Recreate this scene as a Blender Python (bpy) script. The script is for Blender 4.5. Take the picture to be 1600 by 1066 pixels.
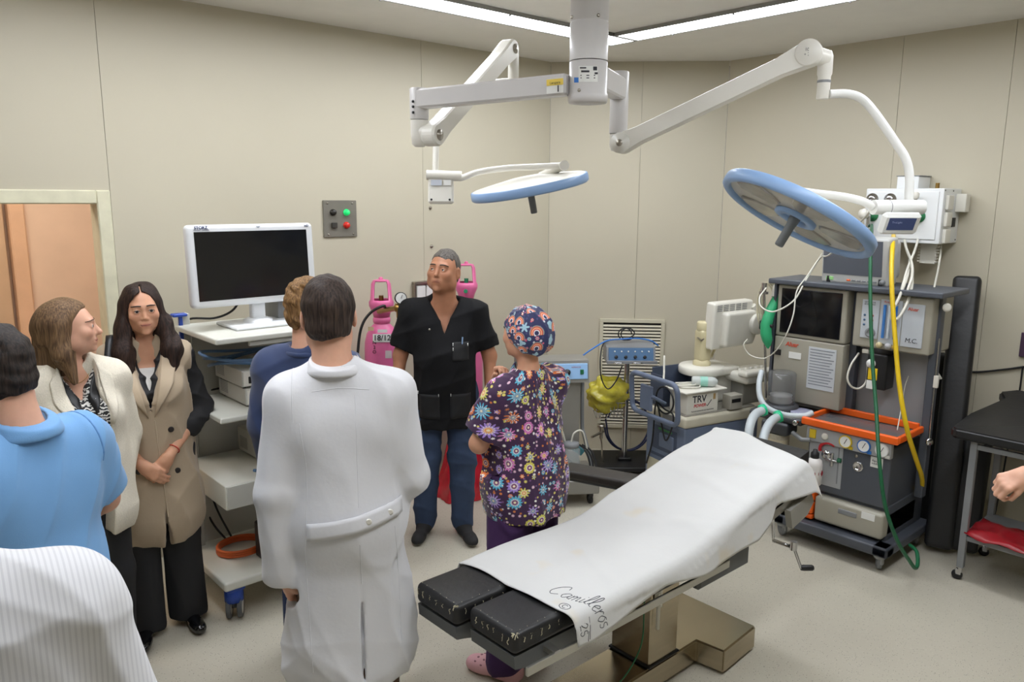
import bpy, bmesh, math, random
import numpy as np
from mathutils import Matrix, Vector

for o in list(bpy.data.objects): bpy.data.objects.remove(o, do_unlink=True)
scene = bpy.context.scene
COL = scene.collection
PI = math.pi

# ---------------------------------------------------------------- camera
YAW, PITCH, ROLL = math.radians(48.30), math.radians(10.45), math.radians(0.34)
FPX, CAM_H = 1211.0, 2.05
_f = np.array([math.cos(YAW)*math.cos(PITCH), math.sin(YAW)*math.cos(PITCH), -math.sin(PITCH)])
_r0 = np.array([math.sin(YAW), -math.cos(YAW), 0.0]); _u0 = np.cross(_r0, _f)
_r = math.cos(ROLL)*_r0 + math.sin(ROLL)*_u0
_u = -math.sin(ROLL)*_r0 + math.cos(ROLL)*_u0
CAMP = np.array([0.0, 0.0, CAM_H])
cam_data = bpy.data.cameras.new('camera'); cam = bpy.data.objects.new('camera', cam_data); COL.objects.link(cam)
cam_data.sensor_width = 36.0; cam_data.lens = 36.0*FPX/1600.0; cam_data.clip_start = 0.02; cam_data.clip_end = 100
cam.matrix_world = Matrix(((_r[0], _u[0], -_f[0], CAMP[0]), (_r[1], _u[1], -_f[1], CAMP[1]), (_r[2], _u[2], -_f[2], CAMP[2]), (0, 0, 0, 1)))
scene.camera = cam
cam_data.dof.use_dof = False

def ray(x, y): return (x-800)/FPX*_r + (533-y)/FPX*_u + _f
def pz(x, y, z): d = ray(x, y); return CAMP + d*(z-CAM_H)/d[2]
def pY(x, y, Y): d = ray(x, y); return CAMP + d*Y/d[1]
def pX(x, y, X): d = ray(x, y); return CAMP + d*X/d[0]
def pd(x, y, D): return CAMP + ray(x, y)*D

# ---------------------------------------------------------------- world, light, exposure
world = bpy.data.worlds.new('world'); scene.world = world; world.use_nodes = True
world.node_tree.nodes['Background'].inputs[0].default_value = (0.9, 0.92, 1.0, 1)
world.node_tree.nodes['Background'].inputs[1].default_value = 0.15
scene.view_settings.view_transform = 'Standard'; scene.view_settings.look = 'None'
scene.view_settings.gamma = 1.0; scene.view_settings.exposure = 0.0
scene.view_settings.use_curve_mapping = False
LED = 21.6          # radiance of the ceiling light strips
# room dimensions (metres); wall_left is the plane y = WA, wall_right the plane x = WB
WA, WB, CEIL = 4.45, 5.28, 3.075
CH0, CH1 = (4.348, 4.45), (5.28, 3.481)      # the cut-off corner
XMIN, YMIN = -1.7, -1.5

# ---------------------------------------------------------------- materials
def lin(c):
    return tuple(((v/255)/12.92 if v/255 <= 0.04045 else ((v/255+0.055)/1.055)**2.4) for v in c)
_mats = {}
def mat(name, rgb, rough=0.5, metal=0.0, var=0.06, vscale=6.0, bump=0.0, bscale=80.0, spec=0.5, alpha=1.0, trans=0.0, emit=0.0, sheen=0.0, coat=0.0, sss=0.0, stretch=None):
    if name in _mats: return _mats[name]
    m = bpy.data.materials.new(name); m.use_nodes = True; nt = m.node_tree
    b = nt.nodes['Principled BSDF']; c = lin(rgb)
    b.inputs['Roughness'].default_value = rough; b.inputs['Metallic'].default_value = metal
    b.inputs['Specular IOR Level'].default_value = spec
    tc = nt.nodes.new('ShaderNodeTexCoord')
    src = tc.outputs['Object']
    if stretch:
        mp = nt.nodes.new('ShaderNodeMapping'); mp.inputs['Scale'].default_value = stretch
        nt.links.new(src, mp.inputs['Vector']); src = mp.outputs['Vector']
    n = nt.nodes.new('ShaderNodeTexNoise'); n.inputs['Scale'].default_value = vscale; n.inputs['Detail'].default_value = 4
    nt.links.new(src, n.inputs['Vector'])
    r = nt.nodes.new('ShaderNodeValToRGB')
    r.color_ramp.elements[0].position = 0.3; r.color_ramp.elements[1].position = 0.7
    r.color_ramp.elements[0].color = (*[v*(1-var) for v in c], 1); r.color_ramp.elements[1].color = (*[min(1, v*(1+var)) for v in c], 1)
    nt.links.new(n.outputs['Fac'], r.inputs['Fac']); nt.links.new(r.outputs['Color'], b.inputs['Base Color'])
    if bump > 0:
        n2 = nt.nodes.new('ShaderNodeTexNoise'); n2.inputs['Scale'].default_value = bscale; n2.inputs['Detail'].default_value = 3
        nt.links.new(src, n2.inputs['Vector'])
        bp = nt.nodes.new('ShaderNodeBump'); bp.inputs['Strength'].default_value = bump; bp.inputs['Distance'].default_value = 0.01
        nt.links.new(n2.outputs['Fac'], bp.inputs['Height']); nt.links.new(bp.outputs['Normal'], b.inputs['Normal'])
    if alpha < 1: b.inputs['Alpha'].default_value = alpha
    if trans > 0: b.inputs['Transmission Weight'].default_value = trans
    if emit > 0:
        b.inputs['Emission Color'].default_value = (*c, 1); b.inputs['Emission Strength'].default_value = emit
    if sheen > 0: b.inputs['Sheen Weight'].default_value = sheen
    if coat > 0: b.inputs['Coat Weight'].default_value = coat
    if sss > 0:
        b.inputs['Subsurface Weight'].default_value = sss; b.inputs['Subsurface Radius'].default_value = (0.012, 0.005, 0.003); b.inputs['Subsurface Scale'].default_value = 1.0
    _mats[name] = m
    return m
def mnodes(m): return m.node_tree, m.node_tree.nodes['Principled BSDF']

# ---------------------------------------------------------------- mesh builder
class MB:
    def __init__(s): s.v = []; s.f = []; s.sm = []
    def add(s, vs, fs, smooth=False):
        n = len(s.v); s.v += [tuple(map(float, v)) for v in vs]; s.f += [tuple(i+n for i in f) for f in fs]; s.sm += [smooth]*len(fs)
        return s
    def box(s, lo, hi, bev=0.0):
        lo = [min(a, b) for a, b in zip(lo, hi)], [max(a, b) for a, b in zip(lo, hi)]
        (x0, y0, z0), (x1, y1, z1) = lo
        return s.obox(((x0+x1)/2, (y0+y1)/2, (z0+z1)/2), (x1-x0, y1-y0, z1-z0), None, bev)
    def obox(s, c, size, R=None, bev=0.0):
        """box of a size about c, turned by the 3x3 R, edges bevelled"""
        hx, hy, hz = [k/2 for k in size]; b = min(bev, hx*.95, hy*.95, hz*.95)
        if b <= 0:
            vs = [(x, y, z) for x in (-hx, hx) for y in (-hy, hy) for z in (-hz, hz)]
            fs = [(0, 1, 3, 2), (4, 6, 7, 5), (0, 4, 5, 1), (2, 3, 7, 6), (0, 2, 6, 4), (1, 5, 7, 3)]; sm = False
        else:
            vs = []; idx = {}
            for sx in (-1, 1):
                for sy in (-1, 1):
                    for sz in (-1, 1):
                        for ax in range(3):
                            p = [sx*(hx-b), sy*(hy-b), sz*(hz-b)]
                            p[ax] = (sx, sy, sz)[ax]*(hx, hy, hz)[ax]
                            idx[sx, sy, sz, ax] = len(vs); vs.append(tuple(p))
            fs = []
            for ax in range(3):
                u, w = (ax+1) % 3, (ax+2) % 3
                for sg in (-1, 1):
                    q = []
                    for (a, c_) in ((-1, -1), (1, -1), (1, 1), (-1, 1)):
                        k = [0, 0, 0]; k[ax] = sg; k[u] = a; k[w] = c_; q.append(idx[(*k, ax)])
                    fs.append(tuple(q if sg > 0 else q[::-1]))
                for a in (-1, 1):
                    for c_ in (-1, 1):
                        k0 = [0, 0, 0]; k1 = [0, 0, 0]; k0[u] = k1[u] = a; k0[w] = k1[w] = c_; k0[ax] = -1; k1[ax] = 1
                        q = [idx[(*k0, u)], idx[(*k1, u)], idx[(*k1, w)], idx[(*k0, w)]]
                        fs.append(tuple(q if a*c_ < 0 else q[::-1]))
            for sx in (-1, 1):
                for sy in (-1, 1):
                    for sz in (-1, 1):
                        q = [idx[sx, sy, sz, 0], idx[sx, sy, sz, 1], idx[sx, sy, sz, 2]]
                        fs.append(tuple(q if sx*sy*sz > 0 else q[::-1]))
        if R is not None:
            R = np.asarray(R); vs = [tuple(R @ np.array(v)) for v in vs]
        vs = [(v[0]+c[0], v[1]+c[1], v[2]+c[2]) for v in vs]
        return s.add(vs, fs)
    def rbox(s, c, size, r, R=None, seg=3):
        """box with round edges, smooth shaded"""
        h = np.array(size)/2; r = min(r, *(h*.98)); q = h-r
        ts = [math.tan(math.radians(45*k/seg)) for k in range(seg, -1, -1)]
        crd = [sorted(set([round(-q[a]-r*t_, 7) for t_ in ts]+[round(q[a]+r*t_, 7) for t_ in ts])) for a in range(3)]
        vs = []; fs = []
        for ax in range(3):
            u, w = (ax+1) % 3, (ax+2) % 3; nu, nw = len(crd[u]), len(crd[w])
            for sg in (-1, 1):
                n0 = len(vs)
                for a in crd[u]:
                    for b in crd[w]:
                        p = np.zeros(3); p[ax] = sg*h[ax]; p[u] = a; p[w] = b
                        k = np.clip(p, -q, q); d = p-k; vs.append(k+r*d/np.linalg.norm(d))
                for i in range(nu-1):
                    for j in range(nw-1):
                        f = (n0+i*nw+j, n0+(i+1)*nw+j, n0+(i+1)*nw+j+1, n0+i*nw+j+1); fs.append(f if sg > 0 else f[::-1])
        key = {}; mp = []; out = []
        for v in vs:
            k = tuple(np.round(v, 6))
            if k not in key: key[k] = len(out); out.append(v)
            mp.append(key[k])
        if R is not None: out = [np.asarray(R) @ v for v in out]
        return s.add([v+np.array(c) for v in out], [tuple(mp[i] for i in f) for f in fs], True)
    def rb(s, lo, hi, r=.01, seg=3):
        lo = np.array(lo, float); hi = np.array(hi, float); return s.rbox((lo+hi)/2, np.abs(hi-lo), r, None, seg)
    def tube(s, pts, r, n=10, closed=False, cap=True, smooth=True):
        """round tube along points; r is one radius or a list"""
        P = [np.array(p, float) for p in pts]; m = len(P)
        rr = [r]*m if np.isscalar(r) else list(r)
        T = []
        for i in range(m):
            if closed: t = P[(i+1) % m]-P[i-1]
            else: t = P[min(i+1, m-1)]-P[max(i-1, 0)]
            T.append(t/(np.linalg.norm(t)+1e-12))
        a = np.array([0, 0, 1.0]) if abs(T[0][2]) < .9 else np.array([1.0, 0, 0])
        N = a-T[0]*(a@T[0]); N /= np.linalg.norm(N)
        vs = []
        for i in range(m):
            N = N-T[i]*(N@T[i]); N /= (np.linalg.norm(N)+1e-12); B = np.cross(T[i], N)
            for k in range(n):
                an = 2*PI*k/n; vs.append(P[i]+rr[i]*(math.cos(an)*N+math.sin(an)*B))
        fs = []
        for i in range(m if closed else m-1):
            j = (i+1) % m
            for k in range(n):
                fs.append((i*n+k, i*n+(k+1) % n, j*n+(k+1) % n, j*n+k))
        s.add(vs, fs, smooth)
        if cap and not closed:
            s.add(vs[:n], [tuple(range(n))[::-1]]); s.add(vs[-n:], [tuple(range(n))])
        return s
    def cyl(s, a, b, r, n=20, r2=None, smooth=True): return s.tube([a, b], [r, r if r2 is None else r2], n, smooth=smooth)
    def lathe(s, prof, c=(0, 0, 0), axis=(0, 0, 1), n=28, smooth=True):
        """profile of (radius, height) turned about an axis through c"""
        ax = np.array(axis, float); ax /= np.linalg.norm(ax)
        a = np.array([1.0, 0, 0]) if abs(ax[0]) < .9 else np.array([0, 1.0, 0])
        U = a-ax*(a@ax); U /= np.linalg.norm(U); W = np.cross(ax, U); c = np.array(c, float)
        vs = []; fs = []
        for (r, h) in prof:
            for k in range(n):
                an = 2*PI*k/n; vs.append(c+ax*h+max(r, 1e-5)*(math.cos(an)*U+math.sin(an)*W))
        for i in range(len(prof)-1):
            for k in range(n): fs.append((i*n+k, i*n+(k+1) % n, (i+1)*n+(k+1) % n, (i+1)*n+k))
        s.add(vs, fs, smooth)
        if prof[0][0] > 1e-3: s.add(vs[:n], [tuple(range(n))[::-1]])
        if prof[-1][0] > 1e-3: s.add(vs[-n:], [tuple(range(n))])
        return s
    def prism(s, poly, h0, h1, plane='xy'):
        """polygon (ccw) extruded between two heights along the third axis"""
        n = len(poly)
        def P(p, h): return {'xy': (p[0], p[1], h), 'xz': (p[0], h, p[1]), 'yz': (h, p[0], p[1])}[plane]
        vs = [P(p, h0) for p in poly]+[P(p, h1) for p in poly]
        fs = [tuple(range(n))[::-1], tuple(range(n, 2*n))]+[(i, (i+1) % n, n+(i+1) % n, n+i) for i in range(n)]
        return s.add(vs, fs)
    def grid(s, pts, smooth=True, thick=0.0):
        """rows x columns of points as a sheet"""
        A = np.array(pts, float); m, n = A.shape[:2]
        fs = [(i*n+j, i*n+j+1, (i+1)*n+j+1, (i+1)*n+j) for i in range(m-1) for j in range(n-1)]
        return s.add(A.reshape(-1, 3), fs, smooth)
    def mesh(s, name):
        me = bpy.data.meshes.new(name); me.from_pydata(s.v, [], s.f)
        me.polygons.foreach_set('use_smooth', s.sm); me.validate(); me.update()
        return me

def link(name, me, m=None, parent=None, world=False):
    o = bpy.data.objects.new(name, me); COL.objects.link(o)
    if m is not None: me.materials.append(m)
    if parent is not None:
        o.parent = parent
        if world:
            q = parent; M = Matrix.Identity(4)
            while q is not None:
                M = q.matrix_parent_inverse @ Matrix.Translation(q.location) @ q.rotation_euler.to_matrix().to_4x4() @ M; q = q.parent
            o.matrix_parent_inverse = M.inverted()
    return o
def fixnormals(me):
    bm = bmesh.new(); bm.from_mesh(me); bmesh.ops.recalc_face_normals(bm, faces=bm.faces); bm.to_mesh(me); bm.free()
def obj(name, mb, m, parent=None, world=False, fix=True):
    me = mb.mesh(name)
    if fix: fixnormals(me)
    return link(name, me, m, parent, world)
def tag(o, label, cat, group=None):
    o['label'] = label; o['category'] = cat
    if group: o['group'] = group
    return o
def thing(name, label, cat, loc=(0, 0, 0), rz=0.0, group=None):
    o = bpy.data.objects.new(name, None); COL.objects.link(o); o.empty_display_size = .1
    o.location = tuple(map(float, loc)); o.rotation_euler = (0, 0, rz)
    return tag(o, label, cat, group)
def struct(name, mb, m):
    o = obj(name, mb, m); o['kind'] = 'structure'; return o
def copy_tree(o, parent=None):
    c = o.copy(); COL.objects.link(c)
    if parent is not None: c.parent = parent
    for ch in list(o.children): copy_tree(ch, c)
    return c
def smoothpath(pts, n=8, closed=False):
    """Catmull-Rom through the points"""
    P = [np.array(p, float) for p in pts]; out = []
    m = len(P); rng = range(m if closed else m-1)
    for i in rng:
        p1, p2 = P[i], P[(i+1) % m]
        p0 = P[i-1] if (i > 0 or closed) else 2*p1-p2
        p3 = P[(i+2) % m] if (i+2 < m or closed) else 2*p2-p1
        for k in range(n):
            t = k/n
            out.append(.5*((2*p1)+(-p0+p2)*t+(2*p0-5*p1+4*p2-p3)*t*t+(-p0+3*p1-3*p2+p3)*t**3))
    if not closed: out.append(P[-1])
    return out
def text_mb(txt, size, M, depth=0.0005, shear=0.0, bold=0.0):
    """lettering as thin raised geometry; M maps (x right, y up, z out) to the place"""
    c = bpy.data.curves.new('lettering', 'FONT'); c.body = txt; c.size = size; c.extrude = depth; c.shear = shear; c.offset = bold
    c.align_x = 'CENTER'; c.align_y = 'CENTER'; c.resolution_u = 3
    o = bpy.data.objects.new('lettering', c); me = bpy.data.meshes.new_from_object(o)
    vs = [M @ v.co for v in me.vertices]; fs = [tuple(p.vertices) for p in me.polygons]
    bpy.data.objects.remove(o); bpy.data.curves.remove(c); bpy.data.meshes.remove(me)
    mb = MB(); mb.add(vs, fs); return mb
def frame(o, x, y):
    """4x4 with origin o, x axis x, y axis y"""
    x = Vector(x).normalized(); y = Vector(y); y = (y-x*y.dot(x)).normalized(); z = x.cross(y)
    return Matrix(((x[0], y[0], z[0], o[0]), (x[1], y[1], z[1], o[1]), (x[2], y[2], z[2], o[2]), (0, 0, 0, 1)))
def R3(rx=0, ry=0, rz=0):
    return np.array((Matrix.Rotation(rz, 3, 'Z') @ Matrix.Rotation(ry, 3, 'Y') @ Matrix.Rotation(rx, 3, 'X')))

# palette
M_white = mat('white paint', (226, 226, 222), .35)
M_offw = mat('off white plastic', (222, 219, 208), .4)
M_cream = mat('cream plastic', (208, 198, 160), .45)
M_dark = mat('black plastic', (26, 26, 28), .45)
M_rubber = mat('grey rubber', (72, 74, 78), .6)
M_greymet = mat('grey painted metal', (128, 130, 132), .4)
M_dgrey = mat('dark grey panel', (66, 68, 72), .45)
M_chrome = mat('chrome', (200, 200, 202), .15, 1.0)
M_steel = mat('brushed steel', (168, 162, 152), .3, 1.0, var=.1, vscale=30, stretch=(1, 1, 12))
M_orange = mat('orange plastic', (236, 98, 22), .4)
M_glass = mat('screen glass', (16, 17, 20), .12, spec=.6)
M_paper = mat('white paper label', (228, 228, 224), .7)
M_ink = mat('dark ink', (40, 40, 48), .7)
M_clear = mat('clear plastic', (225, 230, 230), .12, alpha=.32)
M_hosew = mat('white hose', (214, 212, 200), .4)
M_blue = mat('blue plastic', (38, 74, 170), .4)
M_green = mat('green plastic', (40, 176, 120), .45)
# ================================================================ THE ROOM
def floor_material():
    m = mat('speckled vinyl floor', (190, 184, 168), .38, var=.04, vscale=3, spec=.4)
    nt, b = mnodes(m)
    base = b.inputs['Base Color'].links[0].from_socket
    tc = nt.nodes.new('ShaderNodeTexCoord')
    cur = base
    for sc, thr, colr in ((95, .16, (92, 88, 78)), (140, .17, (214, 210, 196)), (60, .09, (120, 112, 96))):
        v = nt.nodes.new('ShaderNodeTexVoronoi'); v.inputs['Scale'].default_value = sc
        nt.links.new(tc.outputs['Object'], v.inputs['Vector'])
        lt = nt.nodes.new('ShaderNodeMath'); lt.operation = 'LESS_THAN'; lt.inputs[1].default_value = thr
        nt.links.new(v.outputs['Distance'], lt.inputs[0])
        sep = nt.nodes.new('ShaderNodeSeparateColor'); nt.links.new(v.outputs['Color'], sep.inputs[0])
        g = nt.nodes.new('ShaderNodeMath'); g.operation = 'GREATER_THAN'; g.inputs[1].default_value = .45
        nt.links.new(sep.outputs[0], g.inputs[0])
        mu = nt.nodes.new('ShaderNodeMath'); mu.operation = 'MULTIPLY'; nt.links.new(lt.outputs[0], mu.inputs[0]); nt.links.new(g.outputs[0], mu.inputs[1])
        mx = nt.nodes.new('ShaderNodeMix'); mx.data_type = 'RGBA'
        nt.links.new(mu.outputs[0], mx.inputs[0]); nt.links.new(cur, mx.inputs[6]); mx.inputs[7].default_value = (*lin(colr), 1)
        cur = mx.outputs[2]
    nt.links.new(cur, b.inputs['Base Color'])
    return m
M_floor = floor_material()
M_wall = mat('cream wall panel', (194, 187, 167), .42, var=.025, vscale=1.2, spec=.35, bump=.04, bscale=14)
M_wallback = mat('wall joint', (160, 155, 138), .8)
M_ceil = mat('ceiling panel', (232, 230, 225), .5, var=.02, spec=.3)
struct('floor', MB().box((XMIN-.1, YMIN-.1, -.1), (WB+.2, WA+.12, 0)), M_floor)
struct('ceiling', MB().box((XMIN-.1, YMIN-.1, CEIL), (WB+.2, WA+.12, CEIL+.1)), M_ceil)

DX0, DX1, DZ = -.14, 1.105, 2.02     # door opening in wall_left
TH = .10
def wall_with_panels(name, a, b, edges, opening=None, flip=False, pside=None):
    """a wall from a to b (plan), backing plus panels standing 8 mm proud with 3 mm joints.
    edges: distances along the wall where panels meet; opening: (s0,s1,z) free of wall"""
    a = np.array(a, float); b = np.array(b, float); L = np.linalg.norm(b-a); d = (b-a)/L
    n = np.array([d[1], -d[0]])*(-1 if flip else 1)      # into the room
    def slab(mb, s0, s1, t0, t1, z0, z1):
        q = [a+d*s0+n*t0, a+d*s1+n*t0, a+d*s1+n*t1, a+d*s0+n*t1]
        mb.add([(p[0], p[1], z) for z in (z0, z1) for p in q], [(3, 2, 1, 0), (4, 5, 6, 7), (0, 1, 5, 4), (1, 2, 6, 5), (2, 3, 7, 6), (3, 0, 4, 7)])
    mb = MB()
    segs = [(0, L, 0, CEIL)] if opening is None else [(0, opening[0], 0, CEIL), (opening[1], L, 0, CEIL), (opening[0], opening[1], opening[2], CEIL)]
    for s0, s1, z0, z1 in segs: slab(mb, s0, s1, -TH, -.008, z0, z1)
    w = struct(name, mb, M_wallback)
    E = [0]+list(edges)+[L]
    if pside: opening = (opening[0], pside, opening[2])
    for s0, s1 in zip(E[:-1], E[1:]):
        pieces = [(s0, s1, 0, CEIL)]
        if opening and s0 < opening[1] and s1 > opening[0]:
            pieces = [(max(s0, opening[0]), min(s1, opening[1]), opening[2], CEIL)]
            if s0 < opening[0]-.01: pieces.append((s0, opening[0], 0, CEIL))
            if s1 > opening[1]+.01: pieces.append((opening[1], s1, 0, CEIL))
        for (p0, p1, z0, z1) in pieces:
            mb = MB(); slab(mb, p0+.0012, p1-.0012, -.008, 0, z0, z1); obj('panel', mb, M_wall, w)
    return w
xa = XMIN
wall_with_panels('wall_left', (XMIN, WA), CH0, [-.22-xa, 1.163-xa, 3.14-xa], (DX0-xa, DX1-xa, DZ), pside=1.163-xa)
wall_with_panels('wall_corner', CH0, CH1, [.70])
wall_with_panels('wall_right', CH1, (WB, YMIN), [3.481-2.216, 3.481-1.589, 3.481-.95, 3.481-.3])
wall_with_panels('wall_back', (WB, YMIN), (XMIN, YMIN), [1.2, 2.4, 3.6, 4.8, 6.0])
wall_with_panels('wall_side', (XMIN, YMIN), (XMIN, WA), [1.2, 2.4, 3.6, 4.8])

# door opening: painted frame, corridor behind
M_frame = mat('painted door frame', (214, 210, 184), .4, var=.08, vscale=12)
M_peach = mat('peach corridor wall', (230, 206, 186), .5, var=.03)
M_leaf = mat('beige door leaf', (206, 180, 152), .45, var=.04)
d1 = bpy.data.objects.new('door_1', None); COL.objects.link(d1); d1.location = ((DX0+DX1)/2, WA, 0); d1['kind'] = 'structure'
for nm, lo, hi in (('jamb', (DX1-.012, WA-.015, 0), (DX1+.055, WA+.13, DZ+.058)), ('jamb', (DX0-.055, WA-.015, 0), (DX0+.012, WA+.13, DZ+.058)), ('header', (DX0+.012, WA-.015, DZ-.012), (DX1-.012, WA+.13, DZ+.058))):
    obj(nm, MB().box(lo, hi, .006), M_frame, d1, True)
CY = 6.15     # far wall of the corridor
struct('floor_corridor', MB().box((-3, WA+.12, -.1), (3.2, CY+.2, 0)), M_floor)
struct('ceiling_corridor', MB().box((-3, WA+.12, 2.6), (3.2, CY+.2, 2.7)), M_ceil)
struct('wall_corridor_end', MB().box((3.1, WA+.12, 0), (3.2, CY, 2.6)), M_peach)
struct('wall_corridor_far', MB().box((1.06, CY, 0), (3.2, CY+.1, 2.6)).box((-3, CY, 2.14), (1.06, CY+.1, 2.6)).box((-3, CY, 0), (-.9, CY+.1, 2.14)), M_peach)
struct('wall_corridor_near', MB().box((1.2, WA+.10, 0), (3.2, WA+.12, 2.6)).box((-3, WA+.10, 0), (-.3, WA+.12, 2.6)), M_peach)
struct('wall_corridor_side', MB().box((-3.1, WA+.12, 0), (-3, CY+.1, 2.6)), M_peach)
d2 = bpy.data.objects.new('door_2', None); COL.objects.link(d2); d2.location = (.2, CY, 0); d2['kind'] = 'structure'
M_casing = mat('pink beige casing', (226, 190, 160), .4)
obj('casing', MB().box((.965, CY-.03, 0), (1.06, CY+.1, 2.14), .008), M_casing, d2, True)
obj('leaf', MB().box((-.55, CY+.04, .01), (.945, CY+.08, 2.10), .004), M_leaf, d2, True)
obj('frame_top', MB().box((-.9, CY-.03, 2.10), (.965, CY+.1, 2.17), .006), M_casing, d2, True)
struct('wall_beyond', MB().box((-1, CY+.1, 0), (1.1, CY+.14, 2.2)), M_peach)
M_clamp = mat('corridor lamp diffuser', (255, 238, 220), .5, emit=9.0)
cl = tag(obj('corridor_light', MB().box((-.6, 4.95, 2.55), (1.6, 5.35, 2.599), .01), M_clamp), 'warm ceiling light in the corridor beyond the doorway', 'light')

# ceiling light strips: a square of four around the surgical light
M_led = mat('light strip diffuser', (244, 248, 255), .5, emit=LED)
M_alu = mat('grey aluminium edge', (150, 150, 148), .4, .6)
LX0, LX1, LY0, LY1, LW = .52, 4.10, .62, 3.63, .20
strips = [((LX0, LY1-LW), (LX1, LY1), 'white light strip on the ceiling running along the wall with the doorway'),
          ((LX1-LW, LY0), (LX1, LY1-LW-.03), 'white light strip on the ceiling running along the wall with the gas panel'),
          ((LX0, LY0), (LX1-LW-.03, LY0+LW), 'white light strip on the ceiling above the foot of the room'),
          ((LX0, LY0+LW+.03), (LX0+LW, LY1-LW-.03), 'white light strip on the ceiling nearest the doorway side')]
for a, b, lab in strips:
    t = thing('ceiling_light', lab, 'light', ((a[0]+b[0])/2, (a[1]+b[1])/2, CEIL), 0, 'ceiling light strips')
    z0, z1 = CEIL-.018, CEIL
    e = MB()
    for (q0, q1) in (((a[0]-.014, a[1]-.014), (b[0]+.014, a[1])), ((a[0]-.014, b[1]), (b[0]+.014, b[1]+.014)), ((a[0]-.014, a[1]), (a[0], b[1])), ((b[0], a[1]), (b[0]+.014, b[1]))):
        e.box((*q0, z0-.004), (*q1, z1), .002)
    obj('edge_frame', e, M_alu, t, True)
    obj('diffuser', MB().box((*a, z0), (*b, z1-.001)), M_led, t, True)
    long = 0 if b[0]-a[0] > b[1]-a[1] else 1
    for k in range(5):
        c = [(a[0]+b[0])/2, (a[1]+b[1])/2]; c[long] = a[long]+(b[long]-a[long])*(k+.5)/5; c[1-long] = (a[1-long] if (k % 2) else b[1-long])
        obj('screw', MB().cyl((c[0], c[1], z0-.010), (c[0], c[1], z0-.004), .006, 8), M_dark, t, True)

# wall control plate
M_plate = mat('grey metal plate', (128, 124, 114), .45, .3)
p0 = pY(503, 313, WA); x0, x1, zt, zb = 2.374, 2.610, 2.03, 1.80
t = thing('wall_control_plate', 'grey metal wall plate with green and red push buttons', 'control panel', ((x0+x1)/2, WA, zb))
obj('plate', MB().box((x0, WA-.012, zb), (x1, WA, zt), .003), M_plate, t, True)
for (px_, py_, nm, colr, rad, lab) in ((520, 332, 'knob', (36, 34, 30), .017, 'black knob'), (541, 332, 'button', (30, 210, 110), .017, 'green push button'), (541, 352, 'button', (214, 44, 34), .017, 'red push button')):
    c = pY(px_, py_, WA-.012)
    mm = mat(lab, colr, .35, emit=.5 if 'green' in lab else 0)
    o = obj(nm, MB().lathe([(rad*1.25, 0), (rad*1.25, .006), (rad, .007), (rad, .02), (rad*.8, .026), (0, .027)], (c[0], WA-.012, c[2]), (0, -1, 0), 16), mm, t, True); o['label'] = lab
c = pY(521.5, 352, WA-.012)
o = obj('switch', MB().box((c[0]-.019, WA-.03, c[2]-.017), (c[0]+.019, WA-.012, c[2]+.017), .003), mat('dark square switch', (58, 56, 52), .4), t, True); o['label'] = 'dark square switch'
for sx in (x0+.03, x1-.03):
    for sz in (zb+.018, zt-.018): obj('screw', MB().lathe([(.006, 0), (.006, .003), (.003, .005), (0, .005)], (sx, WA-.012, sz), (0, -1, 0), 8), M_steel, t, True)

# steel socket frame behind the man in black
a = pY(643, 440, WA); b = pY(700, 482, WA)
t = thing('wall_socket_frame', 'steel framed bank of white wall sockets beside the pink gas cylinders', 'socket', ((a[0]+b[0])/2, WA, b[2]))
X0, X1, Z1, Z0 = a[0], a[0]+.30, a[2], a[2]-.24
mb = MB()
for q in (((X0, Z0), (X1, Z0+.016)), ((X0, Z1-.016), (X1, Z1)), ((X0, Z0+.016), (X0+.016, Z1-.016)), ((X1-.016, Z0+.016), (X1, Z1-.016))): mb.box((q[0][0], WA-.04, q[0][1]), (q[1][0], WA, q[1][1]), .003)
mb.box((X0+.016, WA-.008, Z0+.016), (X1-.016, WA, Z1-.016))
obj('steel_frame', mb, M_steel, t, True)
for i in range(3):
    for j in range(2):
        cx = X0+.022+i*.087; cz = Z1-.03-j*.10
        obj('socket_plate', MB().box((cx, WA-.03, cz-.088), (cx+.078, WA-.008, cz), .006), M_white, t, True)
# two bolts in the left wall
for k, (qx, qy) in enumerate(((672, 325), (674, 385))):
    c = pY(qx, qy, WA)
    tag(obj('wall_bolt', MB().lathe([(.012, 0), (.012, .004), (.007, .006), (.007, .014), (0, .015)], (c[0], WA, c[2]), (0, -1, 0), 10), M_steel), ('small steel bolt in the cream wall just under the lamp control box', 'small steel bolt in the cream wall above the socket bank')[k], 'bolt')

# louvred grille on the cut-off corner wall
dC = np.array([CH1[0]-CH0[0], CH1[1]-CH0[1]]); dC /= np.linalg.norm(dC); nC = np.array([dC[1], -dC[0]])
def pC(x, y, off=0.0):
    """pixel to the corner wall plane moved into the room by off"""
    d = ray(x, y); o_ = np.array([CH0[0], CH0[1]])+nC*off
    t_ = ((o_-CAMP[:2])@nC)/(d[:2]@nC); return CAMP+d*t_
gl = pC(935, 582, .02); gr = pC(1012, 600, .02); gb = pC(940, 668, .02)
zt, zb = 1.10, gb[2]; ang = math.atan2(dC[1], dC[0])
w = float(np.linalg.norm((gr-gl)[:2]))+.12
t = thing('wall_grille', 'off white louvred wall grille behind the instrument stand', 'grille', (gl[0]-nC[0]*.02, gl[1]-nC[1]*.02, zb), ang)
M_gr = mat('grille paint', (200, 194, 172), .5)
mb = MB().box((0, -.022, 0), (w, -.001, .03), .003).box((0, -.022, zt-zb-.03), (w, -.001, zt-zb), .003).box((0, -.022, .03), (.03, -.001, zt-zb-.03), .003).box((w-.03, -.022, .03), (w, -.001, zt-zb-.03), .003)
obj('frame', mb, M_gr, t)
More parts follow.
